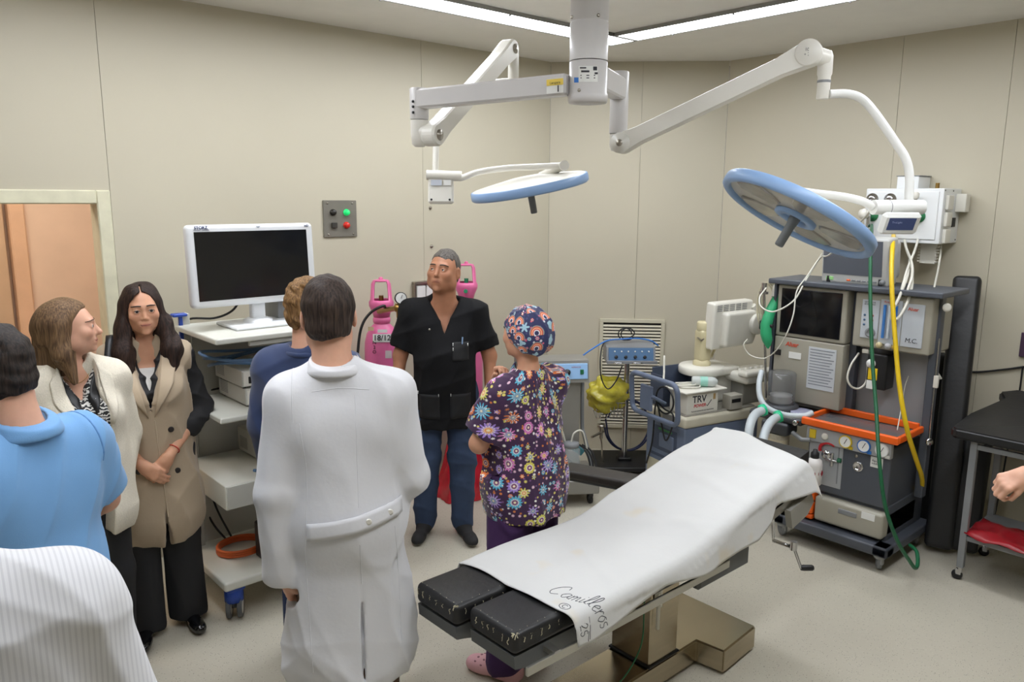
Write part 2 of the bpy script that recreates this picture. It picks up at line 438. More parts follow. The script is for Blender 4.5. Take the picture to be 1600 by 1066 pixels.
obj('backing', MB().box((.03, -.003, .03), (w-.03, -.001, zt-zb-.03)), M_dark, t)
n = int((zt-zb-.06)/.026)
sl = MB().obox((0, 0, 0), (w-.06, .002, .019), R3(rx=math.radians(-40)))
sm = sl.mesh('slat'); sm.materials.append(M_gr)
for k in range(n):
    o = link('slat', sm, None, t); o.location = (w/2, -.012, .045+k*.026)
# ================================================================ SURGICAL LIGHT on its ceiling column
M_lamp = mat('lamp white enamel', (226, 223, 214), .3, var=.02)
M_lamp2 = mat('lamp grey white enamel', (205, 202, 200), .35, var=.02)
M_rim = mat('light blue rim', (140, 172, 214), .35, var=.02)
M_lens = mat('lamp lens', (150, 146, 138), .12, spec=.7, var=.12, vscale=14)
M_lface = mat('lamp face', (196, 192, 182), .3)
M_hand = mat('grey lamp handle', (112, 116, 118), .5)
M_blabel = mat('blue label', (40, 110, 190), .6)
M_yel = mat('yellow label', (236, 206, 90), .6)
def zv(x, y, P):
    d = ray(x, y); t_ = (P[0]*d[0]+P[1]*d[1])/(d[0]**2+d[1]**2); return CAM_H+t_*d[2]
cb = pd(918, 166, 3.1); CX, CYc = cb[0], cb[1]
LT = thing('surgical_light', 'white twin surgical light with light blue rimmed heads hanging over the table', 'surgical light', (CX, CYc, CEIL))
z0 = zv(918, 163, cb); za = zv(918, 148, cb); zb_ = zv(918, 97, cb); zc = zv(918, 36, cb); RC = .0755
col = obj('ceiling_column', MB().lathe([(RC, zb_+.003), (RC, zc-.002), (RC-.003, zc), (RC-.003, zc+.004), (RC, zc+.006), (RC, CEIL-.03), (.15, CEIL-.03), (.15, CEIL-.001)], (CX, CYc, 0), n=40), M_lamp2, LT, True)
obj('column_drum', MB().lathe([(.03, z0), (RC, z0+.004), (RC+.004, z0+.02), (RC+.004, za), (RC, za+.004), (RC, zb_-.002), (RC-.003, zb_)], (CX, CYc, 0), n=40), M_lamp2, LT, True)
tocam = -np.array([_f[0], _f[1], 0])/math.hypot(_f[0], _f[1])
def on_col(px_, py_, off=.0008):
    """point on the column surface seen at a pixel, with its outward normal"""
    d = ray(px_, py_); o_ = CAMP[:2]-np.array([CX, CYc]); A = d[0]**2+d[1]**2; B = o_@d[:2]; Cc = o_@o_-(RC+off)**2
    t_ = (-B-math.sqrt(max(B*B-A*Cc, 0)))/A; p = CAMP+d*t_; n_ = np.array([p[0]-CX, p[1]-CYc, 0]); return p, n_/np.linalg.norm(n_)
def col_patch(x0, x1, y0, y1, off=.0008, n=6):
    mb = MB(); rows = []
    for yy in (y0, y1): rows.append([on_col(x0+(x1-x0)*k/n, yy, off)[0] for k in range(n+1)])
    return mb.grid(rows, False)
o = obj('label', col_patch(904, 934, 103, 128), M_paper, LT, True); o['label'] = 'silver type label with small print'
for (a_, b_, c_, d_) in ((906, 916, 105, 107), (908, 921, 110, 113), (927, 933, 104, 110), (929, 934, 113, 116), (907, 930, 117, 118.5), (907, 930, 121, 122.5)):
    obj('print', col_patch(a_, b_, c_, d_, .0014, 2), M_ink, LT, True)
o = obj('label', col_patch(897, 904, 121, 129), M_blabel, LT, True); o['label'] = 'round blue sticker'
for px_, py_ in ((905, 141), (894, 27), (935, 24)):
    p, n_ = on_col(px_, py_); obj('screw', MB().lathe([(.007, 0), (.007, .003), (.004, .005), (0, .005)], p, n_, 10), M_steel, LT, True)
def beam(a, b, h, w, bev=.008, up=(0, 0, 1)):
    a = np.array(a, float); b = np.array(b, float); d = b-a; L = np.linalg.norm(d); d /= L
    up = np.array(up, float); up -= d*(up@d); up /= np.linalg.norm(up); s_ = np.cross(up, d)
    return MB().obox((a+b)/2, (L, w, h), np.column_stack([d, s_, up]), bev)
# --- arm to the doorway side
A0 = pd(889, 132.5, 3.08); A1 = pd(668, 154, 3.42); A1e = pd(650, 156, 3.45)
obj('arm', beam(A0, A1e, .082, .07), M_lamp2, LT, True)
o = obj('label', beam(pd(854, 135.5, 3.06)-np.array([0, 0, 0]), pd(880, 133, 3.03), .055, .001, 0), M_paper, LT, True); o['label'] = 'white and yellow sticker with the number 1'
o = obj('label', beam(pd(854, 129.5, 3.055), pd(880, 127, 3.025), .024, .0012, 0), M_yel, LT, True); o['label'] = 'yellow band of the sticker'
fx = np.array(pd(880, 133, 3.03))-pd(854, 135.5, 3.06)
obj('lettering', text_mb('1', .034, frame(pd(872, 139, 3.033), fx, (0, 0, 1)), .0004, bold=.0006), M_ink, LT, True)
obj('lettering', text_mb('Lámpara', .013, frame(pd(867, 129.2, 3.033), fx, (0, 0, 1)), .0004), M_ink, LT, True)
e = pd(655, 160, 3.45)
obj('elbow_post', MB().lathe([(.040, zv(655, 187, e)), (.042, zv(655, 187, e)+.005), (.042, zv(655, 138, e)-.004), (.038, zv(655, 138, e))], (e[0], e[1], 0), n=24), M_lamp2, LT, True)
for py_ in (160, 168, 177):
    p = np.array([e[0], e[1], zv(646, py_, e)])+tocam*.038-_r*.022
    obj('screw', MB().lathe([(.006, 0), (.006, .004), (0, .005)], p, tocam*.8-_r*.5, 10), M_dark, LT, True)
mb = MB().lathe([(.02, zv(655, 226, e)-.01), (.034, zv(655, 226, e)), (.040, zv(655, 210, e)), (.040, zv(655, 188, e))], (e[0], e[1], 0), n=24)
S0 = pd(676, 211, 3.46)
mb.tube([np.array([e[0], e[1], zv(655, 205, e)]), S0], [.038, .045], 16)
obj('elbow_joint', mb, M_lamp, LT, True)
S1 = pd(795, 77, 4.0)
def spring(a, b, r0, r1, w):
    """flat tapered spring arm with round ends"""
    a = np.array(a, float); b = np.array(b, float); d = b-a; L = np.linalg.norm(d); d /= L
    s_ = np.cross(d, (0, 0, 1)); s_ /= np.linalg.norm(s_); up = np.cross(s_, d)
    pts = []
    n = 12
    for k in range(n+1): an = PI/2+PI*k/n; pts.append((r0*math.cos(an), r0*math.sin(an)))
    rm = min(r0, r1)*.80
    pts += [(L*.10, -rm), (L*.86, -rm)]
    for k in range(n+1): an = -PI/2+PI*k/n; pts.append((L+r1*math.cos(an), r1*math.sin(an)))
    pts += [(L*.86, rm), (L*.10, rm)]
    mb = MB(); N = len(pts); b_ = .012
    rings = []
    for (off, sc) in ((-w/2, .9), (-w/2+b_, 1), (w/2-b_, 1), (w/2, .9)):
        rings.append([a+d*(L/2+(p[0]-L/2)*(1 if abs(sc-1) < .01 else 1-.012))+up*(p[1]*sc)+s_*off for p in pts])
    vs = [v for r_ in rings for v in r_]; fs = []
    for i in range(3):
        for k in range(N): fs.append((i*N+k, i*N+(k+1) % N, (i+1)*N+(k+1) % N, (i+1)*N+k))
    fs += [tuple(range(N)), tuple(range(3*N, 4*N))[::-1]]
    mb.add(vs, fs); return mb, s_
mb, sd = spring(S0, S1, .050, .048, .075)
obj('spring_arm', mb, M_lamp, LT, True)
if sd@tocam < 0: sd = -sd
for P in (S0, S1): obj('pivot_cap', MB().lathe([(.024, 0), (.024, .004), (.012, .005), (.012, .008), (0, .009)], P+sd*.0375, sd, 18), M_steel, LT, True)
zt_ = S1[2]
h1 = pd(802, 125, 4.06)
obj('drop_post', MB().lathe([(.026, h1[2]), (.028, h1[2]+.006), (.028, zt_-.02), (.020, zt_+.03)], (h1[0], h1[1], 0), n=18), M_lamp, LT, True)
pipe = smoothpath([pd(800, 127, 4.06), pd(775, 129, 4.06), pd(735, 138, 4.08), pd(700, 168, 4.1), pd(683, 205, 4.12), pd(681, 240, 4.12), pd(680, 274, 4.12)], 6)
obj('yoke_pipe', MB().tube(pipe, .0165, 14), M_lamp, LT, True)
# control box of this head
c = pd(689, 297, 4.12); rr = np.array([_r[0], _r[1], 0.0]); rr /= np.linalg.norm(rr)
Rb = np.column_stack([rr, -tocam, np.array([0, 0, 1.0])])
bx = obj('control_box', MB().obox(c, (.135, .045, .145), Rb @ R3(rx=math.radians(-8)), .01), M_lamp, LT, True)
obj('yoke', MB().tube([c+rr*(-.075)+np.array([0, 0, .078]), c+rr*.11+np.array([0, 0, .072])], .026, 18), M_lamp, LT, True)
Mf = frame(c+tocam*.0275+np.array([0, 0, .045]), rr, (0, 0, 1))
obj('label', MB().obox(c+tocam*.0245+np.array([0, 0, .038])-rr*.022, (.058, .002, .03), Rb @ R3(rx=math.radians(-8))), mat('silver label', (190, 196, 206), .5), LT, True)
obj('label', MB().obox(c+tocam*.0245+np.array([0, 0, .038])+rr*.036, (.038, .002, .028), Rb @ R3(rx=math.radians(-8))), M_paper, LT, True)
for sx in (-1, 1): obj('screw', MB().cyl(c+rr*sx*.048-np.array([0, 0, .05])+tocam*.018, c+rr*sx*.048-np.array([0, 0, .05])+tocam*.032, .006, 8), M_dark, LT, True)

def head(name_lab, C_, n_, R_, pit, flat=.055):
    """lamp head: disc about C_, n_ points to the lit side"""
    C_ = np.array(C_, float); n_ = np.array(n_, float); n_ /= np.linalg.norm(n_)
    hd = obj('lamp_head', MB().lathe([(0.02, -.052), (R_*.32, -.048), (R_*.62, -.036), (R_*.93, -.022), (R_*.985, -.014), (R_*.985, .008), (R_*.9, .012), (R_*.86, .006), (.0, .004)], C_, n_, 64), M_lamp, LT, True)
    hd['label'] = name_lab
    obj('rim', MB().lathe([(R_*.985, -.017), (R_*1.0, -.012), (R_*1.004, .006), (R_*1.0, .024), (R_*.97, .032), (R_*.92, .031), (R_*.90, .022), (R_*.90, .012)], C_, n_, 64), M_rim, hd, True)
    obj('face', MB().lathe([(R_*.905, .013), (R_*.6, .015), (R_*.2, .015), (0.0, .015)], C_, n_, 64), M_lface, hd, True)
    a_ = np.cross(n_, (0, 0, 1)); a_ /= np.linalg.norm(a_); b_ = np.cross(n_, a_)
    for k in range(5):
        an = 2*PI*k/5+pit; e1 = math.cos(an)*a_+math.sin(an)*b_; e2 = np.cross(n_, e1)
        poly = []
        for (rr_, w_) in ((.30, .07), (.34, .13), (.55, .24), (.74, .27), (.83, .20), (.86, .08)):
            poly.append((rr_*R_, w_*R_))
        P_ = [(r_, w_) for r_, w_ in poly]+[(r_, -w_) for r_, w_ in reversed(poly)]
        mb = MB(); N = len(P_)
        vs = [C_+e1*p[0]+e2*p[1]+n_*.0155 for p in P_]+[C_+e1*(.58*R_+(p[0]-.58*R_)*.9)+e2*p[1]*.88+n_*.021 for p in P_]
        mb.add(vs, [tuple(range(N, 2*N))]+[(i, (i+1) % N, N+(i+1) % N, N+i) for i in range(N)])
        obj('lens', mb, M_lens, hd, True)
    obj('handle_ring', MB().lathe([(R_*.27, .016), (R_*.27, .030), (R_*.22, .034), (R_*.16, .032), (R_*.15, .018)], C_, n_, 32), M_rim, hd, True)
    obj('handle', MB().lathe([(.024, .016), (.022, .04), (.019, .06), (.018, .145), (.016, .15), (0.0, .151)], C_, n_, 20), M_hand, hd, True)
    return hd
zup = np.array([0, 0, 1.0])
H1 = pd(827, 290, 4.15); n1 = .17*rr-.97*zup+.07*(-tocam)*-1*-1
n1 = .19*rr*1.0-.975*zup-.085*tocam
head('round lamp head turned almost edge on, beside the socket bank wall', H1, n1, .318, .3)
n1 = n1/np.linalg.norm(n1)
E1 = pd(881, 259, 4.02)
obj('head_pipe', MB().tube(smoothpath([c+rr*.10+np.array([0, 0, .072]), pd(722, 278, 4.1), pd(748, 269, 4.08), pd(790, 263, 4.06), pd(830, 261, 4.05), E1+(-rr)*.01], 6), .0165, 14), M_lamp, LT, True)
obj('head_joint', MB().cyl(E1+tocam*.035, E1-tocam*.06, .026, 20).tube([E1-tocam*.03, H1-n1*.05+rr*.07], .022, 14), M_lamp, LT, True)

# --- arm to the gas panel side
B0 = np.array([CX, CYc, zv(955, 120, cb)]); B1 = pd(968, 140, 3.55)
B0[2] = B1[2]+.0
obj('arm', beam(B0, B1, .095, .07), M_lamp2, LT, True)
J0 = pd(973, 224, 3.58)
zt_ = zv(968, 112, B1)
obj('elbow_post', MB().lathe([(.040, zv(968, 209, B1)), (.042, zv(968, 209, B1)+.005), (.042, zt_-.004), (.038, zt_)], (B1[0], B1[1], 0), n=24), M_lamp2, LT, True)
obj('elbow_joint', MB().lathe([(.03, zv(966, 236, B1)), (.039, zv(966, 228, B1)), (.039, zv(966, 210, B1))], (B1[0], B1[1], 0), n=24).tube([(B1[0], B1[1], J0[2]), J0], [.04, .046], 16), M_lamp, LT, True)
J1 = pd(1265, 84, 3.16)
mb, sd = spring(J0, J1, .047, .052, .075)
if sd@tocam < 0: sd = -sd
obj('spring_arm', mb, M_lamp, LT, True)
obj('pivot_cap', MB().lathe([(.047, 0), (.047, .004), (.02, .006), (.02, .010), (0, .011)], J0+sd*.037, sd, 24), M_lamp, LT, True)
obj('pivot_cap', MB().lathe([(.016, 0), (.014, .003), (0, .003)], J0+sd*.048, sd, 18), M_steel, LT, True)
obj('pivot_cap', MB().lathe([(.052, 0), (.052, .005), (.048, .008), (0, .009)], J1+sd*.037, sd, 28), M_lamp, LT, True)
obj('lettering', text_mb('100\n◦ 20', .018, frame(J1+sd*.0465, rr, (0, 0, 1)), .0004), M_ink, LT, True)
V0 = pd(1288, 120, 3.2)
zt2, zb2 = zv(1288, 80, V0), zv(1288, 155, V0)
obj('drop_post', MB().lathe([(.024, zb2), (.026, zb2+.004), (.026, zb2+.09), (.030, zb2+.10), (.030, zt2-.02), (.022, zt2)], (V0[0], V0[1], 0), n=20).tube([J1, (V0[0], V0[1], zt2-.03)], .036, 14), M_lamp, LT, True)
obj('swivel_ring', MB().lathe([(.0268, zb2+.065), (.0272, zb2+.068), (.0272, zb2+.072), (.0268, zb2+.075)], (V0[0], V0[1], 0), n=20), M_greymet, LT, True)
Y0 = pd(1420, 318, 3.2)
obj('yoke_pipe', MB().tube(smoothpath([pd(1296, 147, 3.2), pd(1325, 147, 3.2), pd(1347, 155, 3.2), pd(1368, 178, 3.2), pd(1400, 224, 3.2), pd(1415, 248, 3.2), pd(1421, 275, 3.2), Y0], 7), .0175, 16), M_white, LT, True)
ya, yb = pd(1364, 324, 3.16), pd(1441, 324, 3.2)
obj('yoke', MB().tube([ya, yb], .030, 24), M_white, LT, True)
ym = ya+(yb-ya)*.30; ydir = (yb-ya)/np.linalg.norm(yb-ya)
obj('yoke_seam', MB().tube([ym-ydir*.0015, ym+ydir*.0015], .0305, 24), M_greymet, LT, True)
c = pd(1405, 349, 3.15)
Rb = np.column_stack([rr, -tocam, zup]) @ R3(rx=math.radians(28))
bx = obj('control_box', MB().obox(c, (.155, .035, .095), Rb, .012), M_white, LT, True)
obj('screen', MB().obox(c+Rb @ np.array([0, -.0182, .006]), (.108, .002, .054), Rb), mat('lamp touch screen', (58, 68, 104), .2, emit=.25), bx, True)
Mf = frame(c+Rb @ np.array([-.02, -.0195, .014]), Rb[:, 0], Rb[:, 2])
obj('lettering', text_mb('TruLight', .012, Mf, .0003), mat('pale print', (150, 160, 200), .5), bx, True)
H2 = pd(1247, 333, 3.12); n2 = .968*(-.49*rr-.87*zup)+.07*tocam
head('round lamp head tilted to show its lens face, in front of the gas panel', H2, n2, .325, .9)
n2 = n2/np.linalg.norm(n2)
obj('head_pipe', MB().tube(smoothpath([ya, pd(1348, 315, 3.16), pd(1320, 308, 3.18), pd(1280, 303, 3.2), pd(1245, 300, 3.22), H2-n2*.045], 6), .0165, 14), M_white, LT, True)
# ================================================================ OPERATING TABLE (long axis along x, centre line y = 1.895)
M_leather = mat('black vinyl pad', (30, 30, 31), .42, var=.15, vscale=9, bump=.15, bscale=30, spec=.45)
M_worn = mat('worn vinyl edge cracks', (186, 178, 150), .8)
M_ss = mat('stainless base', (176, 164, 142), .26, 1.0, var=.08, vscale=4, stretch=(1, 1, 9))
M_tray = mat('grey table tray', (86, 88, 88), .5)
M_rail = mat('steel rail', (178, 176, 168), .3, .9)
TY = 1.895
OT = thing('operating_table', 'operating table with black vinyl pads and stainless steel T-shaped foot', 'operating table', (2.47, TY, 0))
def ZT(x): return .70+(0 if x < 2.25 else (.215*(min(x, 3.36)-2.25)/1.11)*min(1, (x-2.25)/.25+.0))
# base plate: T shape
poly = [(1.98, 1.80), (2.715, 1.80), (2.735, 1.67), (3.02, 1.69), (3.02, 2.12), (2.735, 2.12), (2.715, 2.02), (1.98, 2.02)]
bm = bmesh.new(); vs = [bm.verts.new((p[0], p[1], .012)) for p in poly]; f_ = bm.faces.new(vs)
r_ = bmesh.ops.extrude_face_region(bm, geom=[f_]); bmesh.ops.translate(bm, vec=(0, 0, .108), verts=[v for v in r_['geom'] if isinstance(v, bmesh.types.BMVert)])
bmesh.ops.recalc_face_normals(bm, faces=bm.faces)
bmesh.ops.bevel(bm, geom=[e_ for e_ in bm.edges], offset=.007, segments=2, affect='EDGES')
me = bpy.data.meshes.new('base'); bm.to_mesh(me); bm.free()
base = link('base', me, M_ss, OT, True)
for (x_, y_) in ((2.05, 1.84), (2.05, 1.98), (2.95, 1.75), (2.95, 2.06)): obj('foot', MB().cyl((x_, y_, 0), (x_, y_, .014), .03, 14), M_dark, base, True)
pc = obj('column', MB().box((2.385, 1.805, .12), (2.575, 2.015, .52), .006), M_ss, OT, True)
obj('column_skirt', MB().box((2.376, 1.796, .12), (2.584, 2.024, .132), .004), M_dark, OT, True)
o = obj('name_plate', MB().box((2.425, 1.8030, .455), (2.572, 1.805, .49)), mat('grey plate', (150, 160, 166), .4), pc, True)
obj('lettering', text_mb('MEDILAND 2100', .017, Matrix.Translation((2.50, 1.8022, .472)) @ Matrix.Rotation(PI/2, 4, 'X'), .0003), M_ink, pc, True)
obj('column_head', MB().box((2.34, 1.77, .50), (2.62, 2.05, .60), .01), M_tray, OT, True)
obj('hand_control', MB().box((2.392, 1.770, .40), (2.416, 1.80, .53), .006).box((2.397, 1.776, .30), (2.411, 1.794, .41), .005).cyl((2.404, 1.785, .53), (2.404, 1.785, .58), .006), M_offw, OT, True)
# leg plates, tapering trays and pads
for (x0, y0, y1) in ((1.452, 1.905, 2.142), (1.487, 1.648, 1.885)):
    obj('leg_tray', MB().prism([(x0+.005, .62), (x0+.01, .575), (x0+.05, .565), (x0+.16, .53), (2.0, .555), (2.0, .62)], y0+.008, y1-.008, 'xz'), M_tray, OT, True)
    n, m = 26, 14; rows = []
    pad = MB().rbox(((x0+2.0)/2, (y0+y1)/2, .662), (2.0-x0, y1-y0, .076), .022, None, 4)
    p_ = obj('leg_pad', pad, M_leather, OT, True)
    rnd = random.Random(int(x0*1000)); ck = MB()
    def crack(a, b):
        a = np.array(a); b = np.array(b); q = [a+(b-a)*t_+np.array([rnd.uniform(-.003, .003) for _ in range(3)])*(np.abs(b-a) < .004) for t_ in np.linspace(0, 1, 5)]
        ck.tube(q, rnd.uniform(.0008, .0016), 5)
    k = y0+.03
    while k < y1-.02:
        crack((x0-.0005, k, .668-rnd.uniform(0, .012)), (x0-.0005, k+rnd.uniform(-.006, .006), .681)); crack((x0, k, .681), (x0+.019, k+.002, .7002)); k += rnd.uniform(.026, .045)
    k = x0+.04
    while k < x0+.21:
        crack((k, y0-.0005, .668-rnd.uniform(0, .012)), (k+rnd.uniform(-.006, .006), y0-.0005, .681)); crack((k, y0, .681), (k, y0+.019, .7002)); k += rnd.uniform(.03, .05)
    for _ in range(16):
        an = rnd.uniform(0, 1); c0 = np.array([x0+.004+rnd.uniform(0, .022), y0+.004+rnd.uniform(0, .022), .697]); crack(c0, c0+np.array([rnd.uniform(-.012, .012), rnd.uniform(-.012, .012), -.018*an]))
    o = obj('seam_cracks', ck, M_worn, p_, True); o['label'] = 'pale cracked edges of the vinyl'; o['kind'] = 'stuff'
obj('side_rail', MB().box((1.50, 1.600, .575), (2.62, 1.612, .607), .002), M_rail, OT, True)
obj('side_rail', MB().box((1.52, 2.19, .585), (2.62, 2.202, .617), .002), M_rail, OT, True)
for x_ in (1.62, 2.0, 2.45): obj('rail_bracket', MB().box((x_, 1.602, .59), (x_+.03, 1.66, .61), .002), M_rail, OT, True)
obj('seat_plate', MB().box((1.98, 1.655, .575), (2.66, 2.135, .635), .01), M_tray, OT, True)
obj('seat_pad', MB().box((2.01, 1.655, .635), (2.28, 2.135, .698), .015), M_leather, OT, True)
def slab_x(x0, x1, y0, y1, zo0, zo1, bevs=6):
    """slab following the raised back: offsets below the top"""
    mb = MB(); rows = [[], [], [], []]; xs = np.linspace(x0, x1, 12)
    for x_ in xs:
        for k, (yy, zz) in enumerate(((y0, zo0), (y1, zo0), (y1, zo1), (y0, zo1))): rows[k].append((x_, yy, ZT(x_)+zz))
    vs = [p for k in range(12) for p in (rows[0][k], rows[1][k], rows[2][k], rows[3][k])]
    fs = [(4*k+i, 4*k+(i+1) % 4, 4*k+4+(i+1) % 4, 4*k+4+i) for k in range(11) for i in range(4)]+[(0, 1, 2, 3), (44, 45, 46, 47)]
    return mb.add(vs, fs)
obj('back_pad', slab_x(2.29, 3.33, 1.655, 2.135, -.075, -.006), M_leather, OT, True)
obj('back_plate', slab_x(2.29, 3.27, 1.66, 2.13, -.115, -.077), M_tray, OT, True)
obj('back_plate', slab_x(2.66, 3.0, 1.70, 2.09, -.17, -.117), M_tray, OT, True)
obj('side_rail', slab_x(2.66, 3.30, 1.60, 1.612, -.145, -.105), M_rail, OT, True)
obj('hinge_cover', MB().box((2.42, 1.606, .535), (2.78, 1.652, .63), .012), M_tray, OT, True)
obj('head_bracket', MB().prism([(3.04, .71), (3.22, .75), (3.25, .70), (3.20, .65), (3.07, .62)], 1.575, 1.605, 'xz'), mat('warm grey plastic', (150, 148, 140), .5), OT, True)
cr = obj('crank', MB().tube([(3.12, 1.72, .76), (3.14, 1.70, .52), (3.14, 1.70, .50), (3.14, 1.60, .50)], .009, 10).tube([(3.14, 1.60, .505), (3.175, 1.575, .40)], .007, 10).cyl((3.14, 1.60, .49), (3.14, 1.60, .53), .016, 12), M_chrome, OT, True)
obj('crank_grip', MB().lathe([(.012, 0), (.014, .01), (.014, .05), (.010, .058), (0, .058)], (3.175, 1.575, .40), (.75, -.65, 0), 14), M_dark, cr, True)
# arm board
ab = math.atan2(2.60-2.16, 2.70-2.86)
R = R3(rz=ab)
bc = np.array([2.775, 2.385, .70])
o = obj('arm_board', MB().rbox(bc, (.50, .135, .045), .016, R), mat('dark brown vinyl', (50, 45, 41), .5, var=.12, vscale=20), OT, True)
obj('board_plate', MB().obox(bc-np.array([0, 0, .028]), (.46, .11, .010), R), M_tray, o, True)
obj('board_clamp', MB().box((2.84, 2.15, .60), (2.90, 2.22, .67), .004), M_rail, o, True)
obj('green_wire', MB().tube(smoothpath([(2.36, 1.83, .56), (2.33, 1.80, .40), (2.29, 1.78, .27), (2.20, 1.80, .15), (2.12, 1.84, .128), (2.04, 1.88, .126), (1.97, 1.90, .10), (1.90, 1.86, .02), (1.80, 1.75, .004)], 8), .0028, 8), mat('green wire', (20, 110, 70), .5), OT, True)

# ---------------- the drape sheet: S(u along x, v across and down the sides)
def hemz(x):
    xs = [1.60, 1.733, 1.827, 1.994, 2.193, 2.438, 2.66, 2.853, 2.977, 3.022, 3.10, 3.258, 3.40]
    zs = [.590, .583, .597, .617, .64, .619, .632, .650, .699, .764, .776, .773, .773]
    return float(np.interp(x, xs, zs))
XS0, XS1 = 1.66, 3.385
NEARY, FARY = 1.610, 2.152
def sheet_pt(u, v, lift=0.0):
    """u: 0..1 foot to head; v: metres from the far edge of the top across to the near side, then down"""
    Wt = FARY-NEARY
    foot = XS0+.045*math.sin(v*9)*.4+.06*max(0, min(1, (v-.25)/.3))        # uneven foot hem
    end = XS1-.11*max(0, min(1, (v-.15)/.35))
    x = foot+(end-foot)*u
    zt = ZT(x)+.006+.0035*math.sin(11*x+4*v)+.003*math.sin(23*v+7*x)
    bump = .018*math.exp(-((x-3.02-.25*(v-.25))/.04)**2)+.012*math.exp(-((x-2.83+.2*(v-.2))/.035)**2)+.006*math.exp(-((x-2.45-.5*(v-.3))/.03)**2)+.005*math.exp(-((x-2.05+.4*(v-.3))/.03)**2)
    zt += bump*math.sin(PI*min(1, max(0, v/Wt)))
    # head end: rounded over
    if u > .95: zt -= .055*((u-.95)/.05)**2
    if v < 0:
        y = FARY-v*.25; z = zt+v
    elif v <= Wt-.03:
        y = FARY-v; z = zt
        if v < .04: z -= .006*(1-v/.04)**2
    else:
        s_ = v-(Wt-.03); r_ = .045; an = min(s_/r_, PI/2)
        y = FARY-(Wt-.03)-r_*math.sin(an); z = zt-r_*(1-math.cos(an))
        if s_ > r_*PI/2:
            dn = s_-r_*PI/2; z -= dn
            y -= .006*math.sin(8*x+1)+dn*.10*(1+.6*math.sin(14*x))
            if x > 3.0: y -= dn*.25
    return np.array([x, y, z+lift])
def sheet_len(u):
    Wt = FARY-NEARY; x = XS0+(XS1-XS0)*u
    flat = Wt-.03+.045*PI/2
    drop = ZT(x)-.045-hemz(x)
    return flat+max(.0, drop)
NU, NV = 150, 64
rows = []
for i in range(NU+1):
    u_ = i/NU; L = sheet_len(u_); far = -.035-.03*(u_ > .8)*((u_-.8)/.2)
    rows.append([sheet_pt(u_, far+(L-far)*j/NV) for j in range(NV+1)])
mb = MB().grid(rows)
def sheet_material():
    m = mat('white cotton sheet', (208, 208, 206), .85, var=.02, bump=.05, bscale=60, sheen=.2)
    nt, b = mnodes(m); base = b.inputs['Base Color'].links[0].from_socket
    tc = nt.nodes.new('ShaderNodeTexCoord'); n1 = nt.nodes.new('ShaderNodeTexNoise'); n1.inputs['Scale'].default_value = 5.5; n1.inputs['Detail'].default_value = 2
    nt.links.new(tc.outputs['Object'], n1.inputs['Vector'])
    rp = nt.nodes.new('ShaderNodeValToRGB'); rp.color_ramp.elements[0].position = .66; rp.color_ramp.elements[1].position = .76
    rp.color_ramp.elements[0].color = (0, 0, 0, 1); rp.color_ramp.elements[1].color = (.42, .42, .42, 1)
    nt.links.new(n1.outputs['Fac'], rp.inputs['Fac'])
    mx = nt.nodes.new('ShaderNodeMix'); mx.data_type = 'RGBA'; nt.links.new(rp.outputs['Color'], mx.inputs[0]); nt.links.new(base, mx.inputs[6]); mx.inputs[7].default_value = (*lin((214, 196, 158)), 1)
    nt.links.new(mx.outputs[2], b.inputs['Base Color']); return m
SH = thing('drape_sheet', 'white stained cotton sheet with handwriting spread over the operating table', 'sheet', (2.5, TY, .7))
me = mb.mesh('cloth'); o = link('cloth', me, sheet_material(), SH, True)
sol = o.modifiers.new('thickness', 'SOLIDIFY'); sol.thickness = .003; sol.offset = 1
# handwriting: pen strokes laid on the sheet; a runs towards the near side, b towards the head
def find_uv(px_, py_):
    best = None
    for i in range(0, 40):
        for j in range(NV+1):
            L = sheet_len(i/NU); v_ = -.035+(L+.035)*j/NV; p = sheet_pt(i/NU, v_); q = p-CAMP; zc_ = q@_f; xx = 800+FPX*(q@_r)/zc_; yy = 533-FPX*(q@_u)/zc_
            d_ = (xx-px_)**2+(yy-py_)**2
            if best is None or d_ < best[0]: best = (d_, p[0], v_)
    return best[1], best[2]
def pen(strokes, ox, ov, sx, mb, slope=0.0):
    for st in strokes:
        q = smoothpath([(a, b, 0) for a, b in st], 5); out = []
        for p in q:
            a, b = p[0]*sx, p[1]*sx
            x = ox+b+slope*a; v_ = ov+a
            foot = XS0+.045*math.sin(v_*9)*.4+.06*max(0, min(1, (v_-.25)/.3)); u_ = (x-foot)/(XS1-.11*max(0, min(1, (v_-.15)/.35))-foot)
            P = sheet_pt(u_, v_); du = sheet_pt(u_+.002, v_)-sheet_pt(u_-.002, v_); dv = sheet_pt(u_, v_+.003)-sheet_pt(u_, v_-.003)
            n_ = np.cross(dv, du); n_ /= np.linalg.norm(n_)
            if n_[2]*1+(-n_[1])*.5 < 0: n_ = -n_
            out.append(P+n_*.0028)
        mb.tube(out, .0015, 5)
